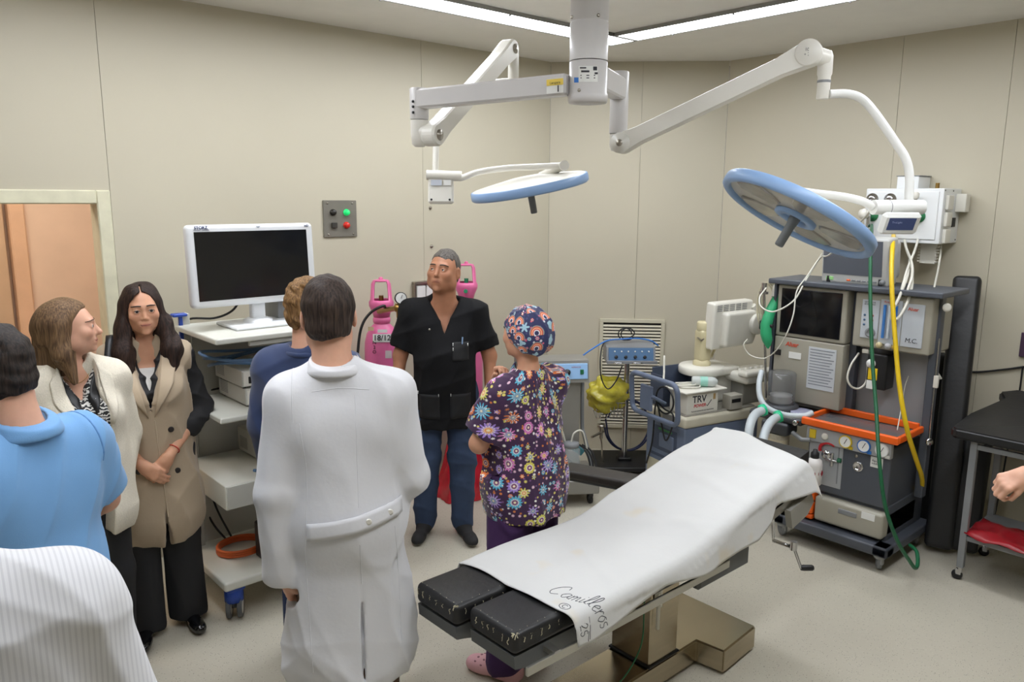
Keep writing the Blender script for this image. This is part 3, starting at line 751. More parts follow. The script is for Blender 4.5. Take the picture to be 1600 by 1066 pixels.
LET = {'C': [[(.9, .8), (.7, 1.1), (.25, .8), (.1, .3), (.4, 0), (.8, .15)]],
       'a': [[(.55, .42), (.3, .5), (.05, .25), (.25, 0), (.5, .2), (.55, .45), (.55, .1), (.75, .05)]],
       'm': [[(0, .45), (.05, 0)], [(.05, .3), (.2, .48), (.28, .3), (.28, 0)], [(.28, .3), (.45, .48), (.52, .3), (.54, .05), (.7, .08)]],
       'i': [[(.05, .45), (.06, .05), (.25, .08)], [(.08, .65), (.1, .68)]],
       'l': [[(0, .1), (.25, .7), (.22, 1.05), (.1, .9), (.1, .15), (.3, .05)]],
       'e': [[(.05, .22), (.35, .35), (.25, .5), (.06, .3), (.2, .02), (.45, .12)]],
       'r': [[(.05, .48), (.08, .0)], [(.08, .3), (.25, .48), (.4, .42)]],
       'o': [[(.3, .5), (.05, .28), (.25, 0), (.5, .25), (.3, .5), (.5, .5)]],
       's': [[(.4, .45), (.15, .45), (.12, .3), (.38, .18), (.3, 0), (.05, .05)]]}
wx, wv = find_uv(853, 926); ex, ev = find_uv(938, 984)
ink = MB(); adv = {'C': 1.0, 'a': .72, 'm': .74, 'i': .28, 'l': .33, 'e': .45, 'r': .42, 'o': .55, 's': .45}
tot = sum(adv[ch] for ch in 'Camilleros'); sc = (ev-wv)/tot; a0 = 0; slp = (ex-wx)/(ev-wv)
for ch in 'Camilleros':
    pen([[(x_+a0, y_*1.7) for x_, y_ in st] for st in LET[ch]], wx, wv, sc, ink, slp); a0 += adv[ch]
cx_, cv_ = find_uv(884, 948)
k = .018
pen([[(1.1*math.cos(t_), 1.0*math.sin(t_)) for t_ in np.linspace(0, 6.4, 14)], [(.5*math.cos(t_)+.05, .55*math.sin(t_)) for t_ in np.linspace(.8, 5.5, 8)]], cx_, cv_, k, ink)
nx_, nv_ = find_uv(912, 984)
pen([[(-.9, .5), (-.6, 1.0), (-.2, .7), (-.5, .1), (-.9, -.6), (-.1, -.6)], [(.9, .9), (.4, .9), (.3, .25), (.8, .2), (.9, -.3), (.5, -.65), (.15, -.4)]], nx_, nv_, .021, ink)
pen([[(-1.6, 1.7), (2.0, 1.45)], [(.6, 1.25), (2.2, 1.05)]], nx_, nv_, .021, ink)
o = obj('handwriting', ink, mat('pencil ink', (74, 76, 82), .8), SH, True); o['label'] = 'handwritten name Camilleros, circled C and number 25'
# ================================================================ VIDEO TOWER beside the doorway wall
M_shelf = mat('tower shelf paint', (212, 212, 202), .35, var=.02)
M_shelf2 = mat('tower grey white', (190, 190, 182), .4, var=.02)
CX0, CX1 = 1.285, 1.97
VT = thing('video_tower', 'white equipment trolley with shelves, drawer and large castors beside the doorway wall', 'trolley', (1.63, 3.8, 0))
def shelf(z, y0, y1, t_=.028):
    mb = MB().rb((CX0, y0, z-t_), (CX1, y1, z), .008); return obj('shelf', mb, M_shelf, VT, True)
shelf(1.415, 3.45, 3.99); shelf(1.045, 3.45, 3.93)
db = obj('drawer_unit', MB().rb((CX0, 3.45, .595), (CX1, 3.95, .718), .006), M_shelf, VT, True)
obj('drawer_front', MB().rb((CX0+.008, 3.443, .600), (CX1-.008, 3.452, .712), .003), M_shelf2, VT, True)
obj('keyboard_rail', MB().rb((1.45, 3.47, 1.36), (1.9, 3.49, 1.387), .006), M_shelf2, VT, True)
bs = obj('base_shelf', MB().rb((1.262, 3.47, .178), (1.99, 4.10, .225), .012), M_shelf, VT, True)
for x_ in (CX0+.03, CX1-.07):
    obj('post', MB().rb((x_, 3.96, .20), (x_+.04, 4.02, 1.47), .006), M_shelf2, VT, True)
obj('back_panel', MB().box((CX0+.08, 3.985, .23), (CX1-.08, 3.995, 1.40)), M_shelf2, VT, True)
obj('blue_strip', MB().box((CX0+.012, 3.945, .20), (CX0+.03, 3.965, 1.46), .003), M_blue, VT, True)
obj('blue_hook', MB().box((CX0-.02, 3.93, 1.46), (CX0+.05, 3.98, 1.475), .004), M_blue, VT, True)
obj('power_strip', MB().rb((1.52, 3.60, .115), (1.95, 3.68, .175), .006).box((1.60, 3.598, .13), (1.70, 3.600, .158)), M_shelf2, VT, True)
M_castor = mat('castor tyre', (84, 86, 88), .55); M_chub = mat('castor hub', (196, 194, 186), .4)
def castor(x_, y_, rad, par, ang, bracket=M_blue, zt=.18, w=.022):
    """twin wheel castor under a shelf"""
    d = np.array([math.cos(ang), math.sin(ang), 0]); c = np.array([x_, y_, rad])+np.array([-d[1], d[0], 0])*.02
    cs = obj('castor', MB().lathe([(.032, rad*1.45), (.045, rad*1.5), (.045, zt-.018), (.03, zt)], (x_, y_, 0), n=18).rb((x_-.045, y_-.045, zt-.022), (x_+.045, y_+.045, zt+.004), .01), bracket, par, True)
    for s_ in (-1, 1):
        cc = c+d*s_*.026
        wh = obj('wheel', MB().lathe([(rad*.72, -w/2), (rad*.97, -w/2), (rad, -w/4), (rad, w/4), (rad*.97, w/2), (rad*.72, w/2)], cc, d, 26), M_castor, cs, True)
        obj('hub', MB().lathe([(0, -w/2-.002), (rad*.74, -w/2), (rad*.74, w/2), (0, w/2+.002)], cc, d, 26), M_chub, cs, True)
    obj('fork', MB().tube([c-d*.02, c+d*.02], rad*.3, 12).tube([c, (x_, y_, rad*1.5)], .02, 10), M_castor, cs, True)
for (x_, y_, a_) in ((1.325, 3.53, -.5), (1.925, 3.53, .3), (1.315, 4.05, .2), (1.93, 4.05, .8)): castor(x_, y_, .066, VT, a_)
# monitor on the top shelf
MO = thing('monitor', 'large white framed flat monitor with black screen on the top trolley shelf', 'monitor', (1.60, 3.72, 1.415))
tz = math.radians(1.5); Rm = R3(rx=math.radians(-3), rz=tz); mc = np.array([1.597, 3.72, 1.722])
def mp_(x_, y_, z_): return mc+Rm @ np.array([x_, y_, z_])
M_mon = mat('monitor casing', (222, 224, 226), .35, var=.01)
obj('casing', MB().rbox(mc, (.645, .065, .392), .022, Rm, 4), M_mon, MO, True)
obj('casing_back', MB().rbox(mp_(0, .045, 0), (.5, .07, .28), .03, Rm), M_mon, MO, True)
obj('screen', MB().obox(mp_(-.006, -.0335, .000), (.574, .003, .325), Rm, .001), M_glass, MO, True)
Mt = lambda x_, z_: frame(mp_(x_, -.0335, z_), Rm[:, 0], Rm[:, 2])
M_nav = mat('navy print', (40, 50, 96), .5)
o = obj('lettering', text_mb('STORZ', .020, Mt(-.258, .1815), .0005, bold=.0006), M_nav, MO, True); o['label'] = 'maker lettering'
obj('lettering', text_mb('KARL STORZ — ENDOSKOPE', .0055, Mt(-.256, .1705), .0004), M_nav, MO, True)
obj('lettering', text_mb('HD', .016, Mt(.284, .1805), .0005, bold=.0004), M_nav, MO, True)
obj('emblem', MB().add([mp_(.01, -.0337, .184), mp_(.036, -.0337, .184), mp_(.023, -.0337, .174)], [(0, 1, 2)]), mat('grey emblem', (150, 156, 166), .5), MO, True)
obj('lettering', text_mb('¦', .014, Mt(.145, -.178), .0004), M_ink, MO, True)
st = obj('stand', MB().rb((1.58, 3.72, 1.43), (1.65, 3.77, 1.60), .012), M_mon, MO, True)
obj('stand_collar', MB().lathe([(.075, 1.424), (.07, 1.444), (.05, 1.452)], (1.615, 3.742, 0), n=26), M_mon, MO, True)
obj('stand_foot', MB().rb((1.445, 3.60, 1.416), (1.79, 3.86, 1.432), .008), M_mon, MO, True)
obj('power_cable', MB().tube(smoothpath([(1.56, 3.78, 1.60), (1.545, 3.80, 1.53), (1.52, 3.85, 1.475), (1.46, 3.92, 1.44), (1.36, 4.03, 1.425), (1.33, 4.06, 1.30), (1.335, 4.05, 1.1)], 7), .006, 8), M_dark, MO, True)
# device behind the monitor stand
t = thing('camera_unit', 'grey box with a bright blue front behind the monitor stand', 'device', (1.86, 3.8, 1.416))
obj('body', MB().rb((1.735, 3.76, 1.416), (1.965, 3.95, 1.54), .008), M_greymet, t, True)
o = obj('front_panel', MB().rb((1.80, 3.750, 1.43), (1.955, 3.762, 1.52), .006), mat('bright blue panel', (34, 84, 206), .4), t, True)
obj('lettering', text_mb('xenon', .016, Matrix.Translation((1.885, 3.7495, 1.51)) @ Matrix.Rotation(PI/2, 4, 'X'), .0004, bold=.0004), M_paper, t, True)
def unit(name, lab, x0, x1, y0, y1, z0, z1, group=None):
    t = thing(name, lab, 'device', ((x0+x1)/2, (y0+y1)/2, z0), 0, group)
    obj('housing', MB().rb((x0, y0, z0+.008), (x1, y1, z1), .005), M_shelf2, t, True)
    obj('front_panel', MB().box((x0+.006, y0-.004, z0+.014), (x1-.006, y0, z1-.006), .001), M_offw, t, True)
    obj('socket', MB().box((x0+.03, y0-.008, z0+.025), (x0+.065, y0-.003, z1-.03), .002), M_dark, t, True)
    obj('display', MB().box((x0+.10, y0-.006, z0+.04), (x0+.19, y0-.003, z1-.02), .001), M_dark, t, True)
    for k in range(3): obj('knob', MB().lathe([(.012, 0), (.012, .008), (0, .009)], (x1-.16+k*.045, y0-.004, (z0+z1)/2), (0, -1, 0), 12), M_greymet, t, True)
    for k in range(8): obj('vent_slot', MB().box((x0-.001, y1-.12, z0+.03+k*.008), (x0+.001, y1-.03, z0+.033+k*.008)), M_greymet, t, True)
    for sx in (x0+.02, x1-.04):
        for sy in (y0+.03, y1-.04): obj('foot', MB().cyl((sx, sy, z0), (sx, sy, z0+.009), .01, 8), M_dark, t, True)
unit('insufflator', 'grey white device at the bottom of the pair on the middle trolley shelf', 1.455, 1.86, 3.56, 3.90, 1.046, 1.135)
unit('light_source', 'grey white device stacked on another on the middle trolley shelf', 1.445, 1.85, 3.57, 3.91, 1.136, 1.225)
unit('pump_unit', 'plain grey white device on the drawer of the trolley', 1.55, 1.93, 3.60, 3.93, .719, .855)
M_bcab = mat('blue grey cable', (92, 124, 160), .45)
cb_ = [(1.42+.20*(1+.10*k)*math.cos(a_)+.13, 3.72+.13*math.sin(a_), 1.244+.022*k+.018*math.sin(2*a_+k)) for k in range(3) for a_ in np.linspace(0, 2*PI, 18)[:-1]]
tag(obj('coiled_cable', MB().tube(smoothpath(cb_+[(1.75, 3.60, 1.24), (1.84, 3.535, 1.20)], 3), .0075, 8), M_bcab), 'blue grey light cable coiled on the stacked devices', 'cable')
tag(obj('light_cable', MB().tube(smoothpath([(1.45, 3.50, .745), (1.5, 3.52, .735), (1.56, 3.50, .86), (1.64, 3.56, .872), (1.74, 3.62, .868), (1.86, 3.66, .868)], 6), .008, 8), M_bcab), 'blue cable lying across the device on the trolley drawer', 'cable')
oc = [(1.47+.115*math.cos(a_), 3.78+.10*math.sin(a_), .238+.011*k) for k in range(3) for a_ in np.linspace(0, 2*PI, 18)[:-1]]
tag(obj('orange_tube', MB().tube(smoothpath(oc, 3), .0085, 8), mat('orange tube', (206, 96, 44), .5)), 'coiled orange tube on the bottom trolley shelf', 'tube')
t = thing('black_case', 'black box standing on the bottom trolley shelf beside the orange tube', 'case', (1.65, 3.58, .226))
obj('case_body', MB().rb((1.50, 3.50, .226), (1.80, 3.665, .42), .012), M_dark, t, True)
for k in range(5): obj('latch', MB().box((1.53+.055*k, 3.496, .25), (1.54+.055*k, 3.502, .262)), M_greymet, t, True)
for k, q in enumerate(([(1.33, 4.07, 1.2), (1.36, 4.03, 1.1), (1.42, 4.0, 1.055), (1.5, 3.97, 1.06)], [(1.335, 4.08, .95), (1.35, 4.05, .75), (1.40, 4.01, .56), (1.43, 3.97, .40), (1.47, 3.9, .26)], [(1.30, 4.09, .90), (1.31, 4.07, .7), (1.36, 4.04, .52), (1.40, 3.98, .34), (1.45, 3.92, .24)])):
    tag(obj('power_lead', MB().tube(smoothpath(q, 6), .0055, 8), M_dark), ('black lead rising behind the middle trolley shelf', 'black lead hanging behind the drawer of the trolley', 'black lead dropping to the orange tube behind the trolley')[k], 'cable')

# ================================================================ PINK GAS CYLINDERS
M_pink = mat('pink cylinder paint', (216, 104, 152), .38, var=.07, vscale=9)
M_brass = mat('brass', (166, 132, 74), .3, .9)
def cylinder(px_, yy, lab, top, extra):
    p = pY(px_, 520, yy); x_, y_ = p[0], p[1]
    t = thing('gas_cylinder', lab, 'gas cylinder', (x_, y_, 0), 0, 'pink gas cylinders')
    s_ = top-1.53
    obj('body', MB().lathe([(.085, .0), (.105, .004), (.114, .03), (.114, 1.08+s_), (.111, 1.13+s_), (.098, 1.185+s_), (.072, 1.225+s_), (.050, 1.25+s_), (.044, 1.262+s_)], (x_, y_, 0), n=36), M_pink, t, True)
    obj('neck_ring', MB().lathe([(.052, 1.255+s_), (.056, 1.262+s_), (.056, 1.285+s_), (.050, 1.292+s_)], (x_, y_, 0), n=28), M_pink, t, True)
    # valve guard: flared collar with two windows
    z1 = 1.29+s_; g = MB(); n = 40; prof = [(.050, z1), (.058, z1+.03), (.078, z1+.075), (.079, z1+.10), (.070, z1+.115), (.062, z1+.215), (.050, z1+.238), (.02, z1+.243), (.0, z1+.243)]
    vs = []; fs = []
    for (r_, h_) in prof:
        for k in range(n):
            an = 2*PI*k/n+math.atan2(-y_, -x_); vs.append((x_+r_*math.cos(an), y_+r_*math.sin(an), h_))
    for i in range(len(prof)-1):
        for k in range(n):
            win = i in (4, 5) and (((k+n//8) % (n//2)) < n//4)
            if not win: fs.append((i*n+k, i*n+(k+1) % n, (i+1)*n+(k+1) % n, (i+1)*n+k))
    g.add(vs, fs, True)
    o = obj('valve_guard', g, M_pink, t, True); so = o.modifiers.new('wall', 'SOLIDIFY'); so.thickness = .008
    obj('guard_knob', MB().lathe([(.014, z1+.24), (.014, z1+.252), (.008, z1+.258), (0, z1+.258)], (x_, y_, 0), n=14), M_pink, t, True)
    obj('valve', MB().cyl((x_, y_, z1-.01), (x_, y_, z1+.14), .015, 14).cyl(np.array([x_, y_, z1+.06])+tocam*0, np.array([x_, y_, z1+.06])+tocam*.085, .014, 12), M_brass if not extra else mat('green valve', (50, 136, 96), .4), t, True)
    return t, x_, y_, z1
t, x_, y_, z1 = cylinder(597, 4.22, 'pink gas cylinder with a paper label and brass pressure regulator', 1.535, False)
zl = pY(597, 527, 4.10)[2]
def on_cyl(px_, py_, off=.001, R_=.114, xy=(x_, y_)):
    d = ray(px_, py_); o_ = CAMP[:2]-np.array(xy); A = d[0]**2+d[1]**2; B = o_@d[:2]; Cc = o_@o_-(R_+off)**2
    return CAMP+d*((-B-math.sqrt(max(B*B-A*Cc, 0)))/A)
def cpatch(x0, x1, y0, y1, off=.001): return MB().grid([[on_cyl(x0+(x1-x0)*k/5, yy, off) for k in range(6)] for yy in (y0, y1)], False)
M_beige = mat('beige tape', (196, 176, 140), .7)
o = obj('label', cpatch(582.5, 611, 522, 535), M_paper, t, True); o['label'] = 'white paper label reading 18/12'
o = obj('label', cpatch(590, 605, 515, 520), M_paper, t, True); o['label'] = 'small white paper strip'
obj('label', cpatch(575, 584, 511, 517, -.006), M_beige, t, True)
obj('label', cpatch(602, 612, 548, 560, .001), mat('scuffed white patch', (206, 190, 192), .8), t, True)
q0, q1 = on_cyl(588, 528), on_cyl(606, 528)
obj('lettering', text_mb('18/12', .048, frame(on_cyl(597, 528.5, .0035), q1-q0, (0, 0, 1)), .001, bold=.0008), M_ink, t, True)
obj('lettering', text_mb('N\n2\nO', .03, frame(on_cyl(585, 543, .003), q1-q0, (0, 0, 1)), .001), M_ink, t, True)
ga = pd(622, 481, 4.62); hub = np.array([x_, y_, z1+.05])+tocam*.09
rg = obj('regulator', MB().tube([hub, ga], .017, 14).lathe([(.02, -.02), (.026, -.015), (.026, .02), (.018, .026)], ga, rr, 18).tube([ga, ga+rr*.08], .016, 12).tube([ga-np.array([0, 0, .0]), ga-np.array([0, 0, .06])], .011, 10), M_brass, t, True)
gd = pd(626, 466, 4.60)
obj('gauge', MB().lathe([(.0, -.016), (.034, -.016), (.036, -.01), (.036, .012), (.032, .014)], gd, tocam+np.array([0, 0, .1])+.3*rr, 28), M_dark, t, True)
gn = tocam+np.array([0, 0, .1])+.3*rr; gn /= np.linalg.norm(gn)
obj('gauge_face', MB().lathe([(.031, .0150), (0, .0155)], gd, gn, 28), M_paper, t, True)
obj('gauge_needle', MB().tube([gd+gn*.0165, gd+gn*.0165+np.array([0, 0, .02])+rr*.008], .0014, 5), M_ink, t, True)
obj('gauge_stem', MB().tube([ga, gd-np.array([0, 0, .03])], .009, 10), M_brass, t, True)
tag(obj('black_hose', MB().tube(smoothpath([hub+rr*.03, pd(600, 478, 4.7), pd(580, 488, 4.7), pd(566, 508, 4.7), pd(560, 540, 4.72), pd(557, 600, 4.75), pd(560, 700, 4.8)], 8), .0085, 10), mat('black hose', (34, 34, 34), .5)), 'black hose leading down from the regulator of the labelled pink cylinder', 'hose')
t2, x2, y2, _ = cylinder(729, 4.22, 'taller pink gas cylinder with green valve standing behind the man in black', 1.60, True)
# red plastic bag round the foot of the second cylinder
def bag():
    vs = []; fs = []; n = 48; m = 16; rnd = random.Random(4)
    ph = [rnd.uniform(0, 6.28) for _ in range(8)]
    for i in range(m+1):
        h = .40*i/m
        for k in range(n):
            an = 2*PI*k/n
            r_ = .165+.11*(1-i/m)**1.5+.018*math.sin(5*an+ph[0]+4*h)+.012*math.sin(9*an+ph[1]-7*h)+.008*math.sin(17*an+ph[2]+9*h)
            r_ += .05*max(0, math.cos(an-1.2*PI))*(1-i/m)
            vs.append((x2-.03+r_*math.cos(an), y2-.10+r_*.72*math.sin(an), .004+h+.02*math.sin(3*an+ph[3])*(i/m)))
    for i in range(m):
        for k in range(n): fs.append((i*n+k, i*n+(k+1) % n, (i+1)*n+(k+1) % n, (i+1)*n+k))
    return MB().add(vs, fs, True)
M_redbag = mat('red plastic film', (196, 26, 46), .22, var=.2, vscale=14, bump=.3, bscale=22, spec=.6, alpha=.86)
tag(obj('red_bag', bag(), M_redbag, fix=True), 'red plastic bag gathered on the floor around the taller pink cylinder', 'bag')
# ================================================================ SUCTION UNIT (behind the nurse)
M_gsheet = mat('grey hammered sheet', (142, 140, 134), .42, .3, var=.05)
M_lblue = mat('pale blue panel', (150, 190, 232), .4, var=.02)
M_bottle = mat('clear jar', (206, 214, 214), .08, alpha=.35, spec=.6)
a0 = math.atan2(-_r0[1], -_r0[0])+PI     # image-right direction in plan
SU = thing('suction_unit', 'grey metal suction trolley with a pale blue control panel behind the nurse', 'medical device', (3.66, 3.66, 0), math.atan2(_r0[1], _r0[0])+.12)
# local: x to the image right, y away from the camera
obj('control_head', MB().prism([(-.14, .84), (-.115, .985), (-.09, .99), (.12, .98), (.12, .84)], -.27, .205, 'yz'), M_gsheet, SU)
fr = np.array([0, math.sin(math.radians(80)), 0])
pn = obj('control_panel', MB().obox((-.03, -.132, .915), (.45, .008, .105), R3(rx=math.radians(-9.5)), .003), M_lblue, SU)
obj('knob', MB().lathe([(.022, 0), (.022, .006), (.017, .007), (.016, .022), (0, .023)], (.055, -.138, .91), (0, -1, .17), 18), M_dark, pn)
obj('rocker_switch', MB().obox((.155, -.139, .912), (.022, .01, .032), R3(rx=math.radians(-9.5)), .002), mat('green rocker', (20, 96, 60), .35), pn)
obj('lettering', text_mb('VACUUM', .011, Matrix.Translation((-.01, -.1375, .94)) @ Matrix.Rotation(PI/2-.166, 4, 'X'), .0005), mat('red print', (150, 40, 50), .6), pn)
obj('lettering', text_mb('ASPIRADOR', .012, Matrix.Translation((.115, -.1385, .945)) @ Matrix.Rotation(PI/2-.166, 4, 'X'), .0005), mat('red print', (150, 40, 50), .6), pn)
obj('cabinet', MB().rb((-.25, -.10, .16), (.155, .12, .84), .006), M_gsheet, SU)
obj('side_tube', MB().tube(smoothpath([(.20, .05, .84), (.205, .05, .5), (.215, .02, .42), (.25, -.06, .26), (.27, -.10, .18)], 6), .014, 10), M_greymet, SU)
obj('base', MB().rb((-.30, -.25, .09), (.27, .16, .19), .012), M_gsheet, SU)
for (x_, y_) in ((.22, -.2), (-.25, -.2), (.22, .12), (-.25, .12)):
    cs = obj('castor', MB().lathe([(.02, .06), (.02, .09)], (x_, y_, 0), n=12).obox((x_, y_+.01, .055), (.03, .03, .04), None, .004), M_dark, SU)
    obj('wheel', MB().lathe([(.02, -.011), (.034, -.010), (.036, 0), (.034, .010), (.02, .011)], (x_, y_+.02, .036), (1, .2, 0), 18), M_dark, cs)
for k, (x_, h_) in enumerate(((.085, .20), (-.06, .22))):
    j = obj('collection_jar', MB().lathe([(.0, .195), (.058, .195), (.062, .20), (.062, .19+h_), (.05, .20+h_), (.046, .21+h_)], (x_, -.17, 0), n=26), M_bottle, SU)
    obj('jar_lid', MB().lathe([(.052, .205+h_), (.054, .21+h_), (.054, .232+h_), (.03, .24+h_), (0, .24+h_)], (x_, -.17, 0), n=24), M_greymet, j)
    obj('jar_tube', MB().tube(smoothpath([(x_, -.17, .235+h_), (x_+.02, -.17, .30+h_), (x_+.08, -.15, .30+h_), (x_+.12, -.14, .16+h_)], 6), .006, 8), M_hosew, j)
obj('hose_hook', MB().obox((.14, -.14, .37), (.085, .012, .05), R3(ry=.6, rx=.2), .003), mat('teal plastic', (60, 120, 130), .5), SU)
for k in range(3):
    obj('dark_hose', MB().tube(smoothpath([(.13+.02*k, -.12, .40), (.19+.02*k, -.15, .36), (.215+.02*k, -.19, .26), (.18, -.22, .2), (.12-.03*k, -.2, .215)], 6), .007, 8), M_dark, SU)

# ================================================================ INSTRUMENT STAND with a generator on its tray
PSx, PSy = pz(975, 712, .06)[:2]; PSx -= .12; PSy -= .10
ST = thing('instrument_stand', 'chrome post stand with a tray and wire basket in front of the grille', 'stand', (PSx, PSy, 0), math.atan2(_r0[1], _r0[0]))
obj('base', MB().rb((-.24, -.20, .05), (.22, .22, .085), .01).rb((-.05, -.05, .08), (.05, .05, .11), .008), M_dark, ST)
for (x_, y_) in ((-.20, -.17), (.18, -.17), (-.20, .19), (.18, .19)):
    obj('castor', MB().lathe([(.01, -.01), (.026, -.009), (.027, 0), (.026, .009), (.01, .01)], (x_, y_, .027), (1, .3, 0), 16).cyl((x_, y_, .03), (x_, y_, .055), .008, 8), M_dark, ST)
obj('post', MB().cyl((0, 0, .08), (0, 0, .86), .021, 20), M_chrome, ST)
obj('tray', MB().rb((-.17, -.14, .86), (.20, .16, .872), .004).box((-.17, -.145, .86), (.20, -.135, .885), .002), M_greymet, ST)
for x_ in (-.09, .05): obj('tray_handle', MB().tube(smoothpath([(x_-.03, -.142, .868), (x_-.03, -.175, .875), (x_+.03, -.175, .875), (x_+.03, -.142, .868)], 4), .004, 7), M_chrome, ST)
bk = obj('wire_basket', MB().tube([(-.24, -.12, .56), (-.02, -.12, .56), (-.02, .1, .56), (-.24, .1, .56)], .004, 6, closed=True), M_chrome, ST)
for k in range(9): obj('wire', MB().tube([(-.24+.0275*k, -.12, .56), (-.232+.026*k, -.115, .44), (-.232+.026*k, .095, .44), (-.24+.0275*k, .1, .56)], .0022, 5), M_chrome, bk)
for h_ in (.44, .50): obj('wire', MB().tube([(-.235, -.117, h_), (-.022, -.117, h_), (-.022, .097, h_), (-.235, .097, h_)], .0025, 5, closed=True), M_chrome, bk)
def blob(name, c, s, m, seed, parent=None, amp=.18, n=26):
    """crumpled soft lump"""
    rnd = np.random.RandomState(seed); K = rnd.randn(7, 3)*2.6; P = rnd.rand(7)*6.28; mb = MB(); rows = []
    for i in range(n+1):
        th = PI*i/n; row = []
        for k in range(2*n):
            ph_ = PI*k/n; d = np.array([math.sin(th)*math.cos(ph_), math.sin(th)*math.sin(ph_), math.cos(th)])
            r_ = 1+amp*np.mean(np.abs(np.sin(K@d+P)))*2-amp
            row.append(np.array(c)+np.array(s)*d*r_)
        row.append(row[0]); rows.append(row)
    mb.grid(rows); me = mb.mesh(name); bm = bmesh.new(); bm.from_mesh(me); bmesh.ops.remove_doubles(bm, verts=bm.verts, dist=1e-5); bmesh.ops.recalc_face_normals(bm, faces=bm.faces); bm.to_mesh(me); bm.free()
    return link(name, me, m, parent)
M_yfilm = mat('yellow film', (200, 188, 60), .25, var=.3, vscale=12, alpha=.78, spec=.6, bump=.3, bscale=18)
_rs = np.array([math.cos(ST.rotation_euler.z), math.sin(ST.rotation_euler.z)])
def stw(x_, y_, z_): return (PSx+x_*_rs[0]-y_*_rs[1], PSy+x_*_rs[1]+y_*_rs[0], z_)
b = blob('yellow_bag', stw(-.14, -.01, .60), (.165, .11, .115), M_yfilm, 8, amp=.5); tag(b, 'crumpled yellow plastic bag in the wire basket of the stand', 'bag')
GN = thing('generator', 'small device with slanted blue front on the tray of the chrome stand', 'device', stw(.03, 0, .872), ST.rotation_euler.z)
obj('housing', MB().prism([(-.12, 0), (-.09, .105), (.10, .125), (.12, 0)], -.20, .16, 'yz'), M_greymet, GN)
obj('front_panel', MB().obox((-.02, -.110, .052), (.33, .006, .10), R3(rx=math.radians(-16)), .002), mat('dusty blue panel', (70, 104, 140), .35), GN)
for k in range(4): obj('connector', MB().lathe([(.012, 0), (.012, .012), (.006, .013)], (-.13+.07*k, -.115, .035), (0, -1, .3), 12), M_dark, GN)
for k in range(6): obj('button', MB().lathe([(.006, 0), (.005, .004), (0, .005)], (-.14+.05*k, -.108, .075), (0, -1, .3), 10), M_paper, GN)
M_bcord = mat('blue cord', (56, 120, 200), .45); M_ncord = mat('navy cord', (40, 48, 84), .5)
def cord(name, pts, r_, m, lab, n=7, cat='cable'):
    return tag(obj(name, MB().tube(smoothpath(pts, n), r_, 8), m), lab, cat)
cord('blue_cord', [stw(-.36, -.1, .90), stw(-.28, -.08, .955), stw(-.16, -.02, 1.01), stw(-.05, .0, 1.02), stw(.08, .03, 1.02), stw(.18, .05, 1.0), stw(.24, .06, .96)], .006, M_bcord, 'bright blue cord lying over the top of the small generator')
cl_ = [stw(-.02+.05*math.cos(a_)+.02*k, .02, 1.055+.045*math.sin(a_)) for k in range(2) for a_ in np.linspace(0, 2*PI, 12)[:-1]]
cord('coiled_lead', cl_, .005, M_dark, 'thin black lead looped on top of the small generator', 3)
cord('dark_lead', [stw(-.12, .1, 1.0), stw(-.19, -.05, .99), stw(-.22, -.15, .90), stw(-.21, -.17, .76), stw(-.16, -.17, .68), stw(-.10, -.16, .74), stw(-.06, -.16, .85)], .005, M_dark, 'black lead drooping below the tray of the chrome stand')
lp = [stw(.02+.17*math.cos(a_)+.015*k, .05-.01*k, .34+.20*math.sin(a_)) for k in range(2) for a_ in np.linspace(-PI, .9*PI, 16)]
cord('navy_cord', lp, .007, M_ncord, 'navy cord hanging in wide loops behind the chrome post', 3)
va = obj('gas_valve', MB().cyl((0, 0, 0), (0, 0, .09), .012, 12).cyl((-.10, 0, .03), (.03, 0, .05), .009, 10).lathe([(.03, .09), (.032, .098), (.03, .106), (0, .106)], n=16).tube(smoothpath([(0, 0, 0), (.0, -.01, -.05), (.02, 0, -.14), (.05, .02, -.20)], 5), .006, 8), M_steel); va.location = stw(-.20, -.16, .30); tag(va, 'small steel hand valve with black hose beside the suction unit', 'valve')

# ================================================================ BLUE-GREY CART with handle (corner towards the camera)
M_bg = mat('blue grey plastic', (104, 116, 138), .45, var=.03)
M_bgd = mat('dark blue grey plastic', (74, 84, 104), .5)
M_top = mat('warm white rim', (202, 196, 176), .45)
BC = thing('equipment_cart', 'blue grey equipment cart with loop handle and cream rimmed top', 'cart', (4.115, 2.905, 0), math.radians(-13.5))
# local: +x along the long side, +y along the handle face; the near corner is the origin
W_, D_, Zt = .40, .66, .655
obj('body', MB().rb((0, 0, .10), (D_, W_, .56), .012), M_bg, BC)
obj('top_rim', MB().rb((-.008, -.008, .56), (D_+.008, W_+.008, .635), .02), M_top, BC)
obj('top_plate', MB().rb((.02, .02, .63), (D_-.02, W_-.02, .645), .006), mat('grey cart top', (150, 146, 136), .35), BC)
for k in range(7): obj('vent_slot', MB().box((-.010, .07, .575+k*.0075), (-.007, .22, .579+k*.0075)), M_greymet, BC)
obj('handle_recess', MB().rb((-.004, .07, .345), (.03, .335, .52), .012), M_bgd, BC)
obj('recess_latch', MB().rb((-.012, .10, .375), (.01, .25, .475), .012), M_bg, BC)
obj('recess_light', MB().box((-.008, .12, .495), (.0, .26, .507)), mat('green strip', (70, 140, 80), .4), BC)
obj('lower_groove', MB().box((-.003, .04, .30), (.002, .34, .32)), M_bgd, BC)
o = obj('label', MB().box((-.003, .235, .12), (.0, .375, .27)), mat('old paper label', (190, 184, 160), .7), BC); o['label'] = 'yellowed type label'
o = obj('label', MB().box((-.003, .10, .21), (.0, .17, .275)), mat('warning label', (206, 196, 160), .7), BC)
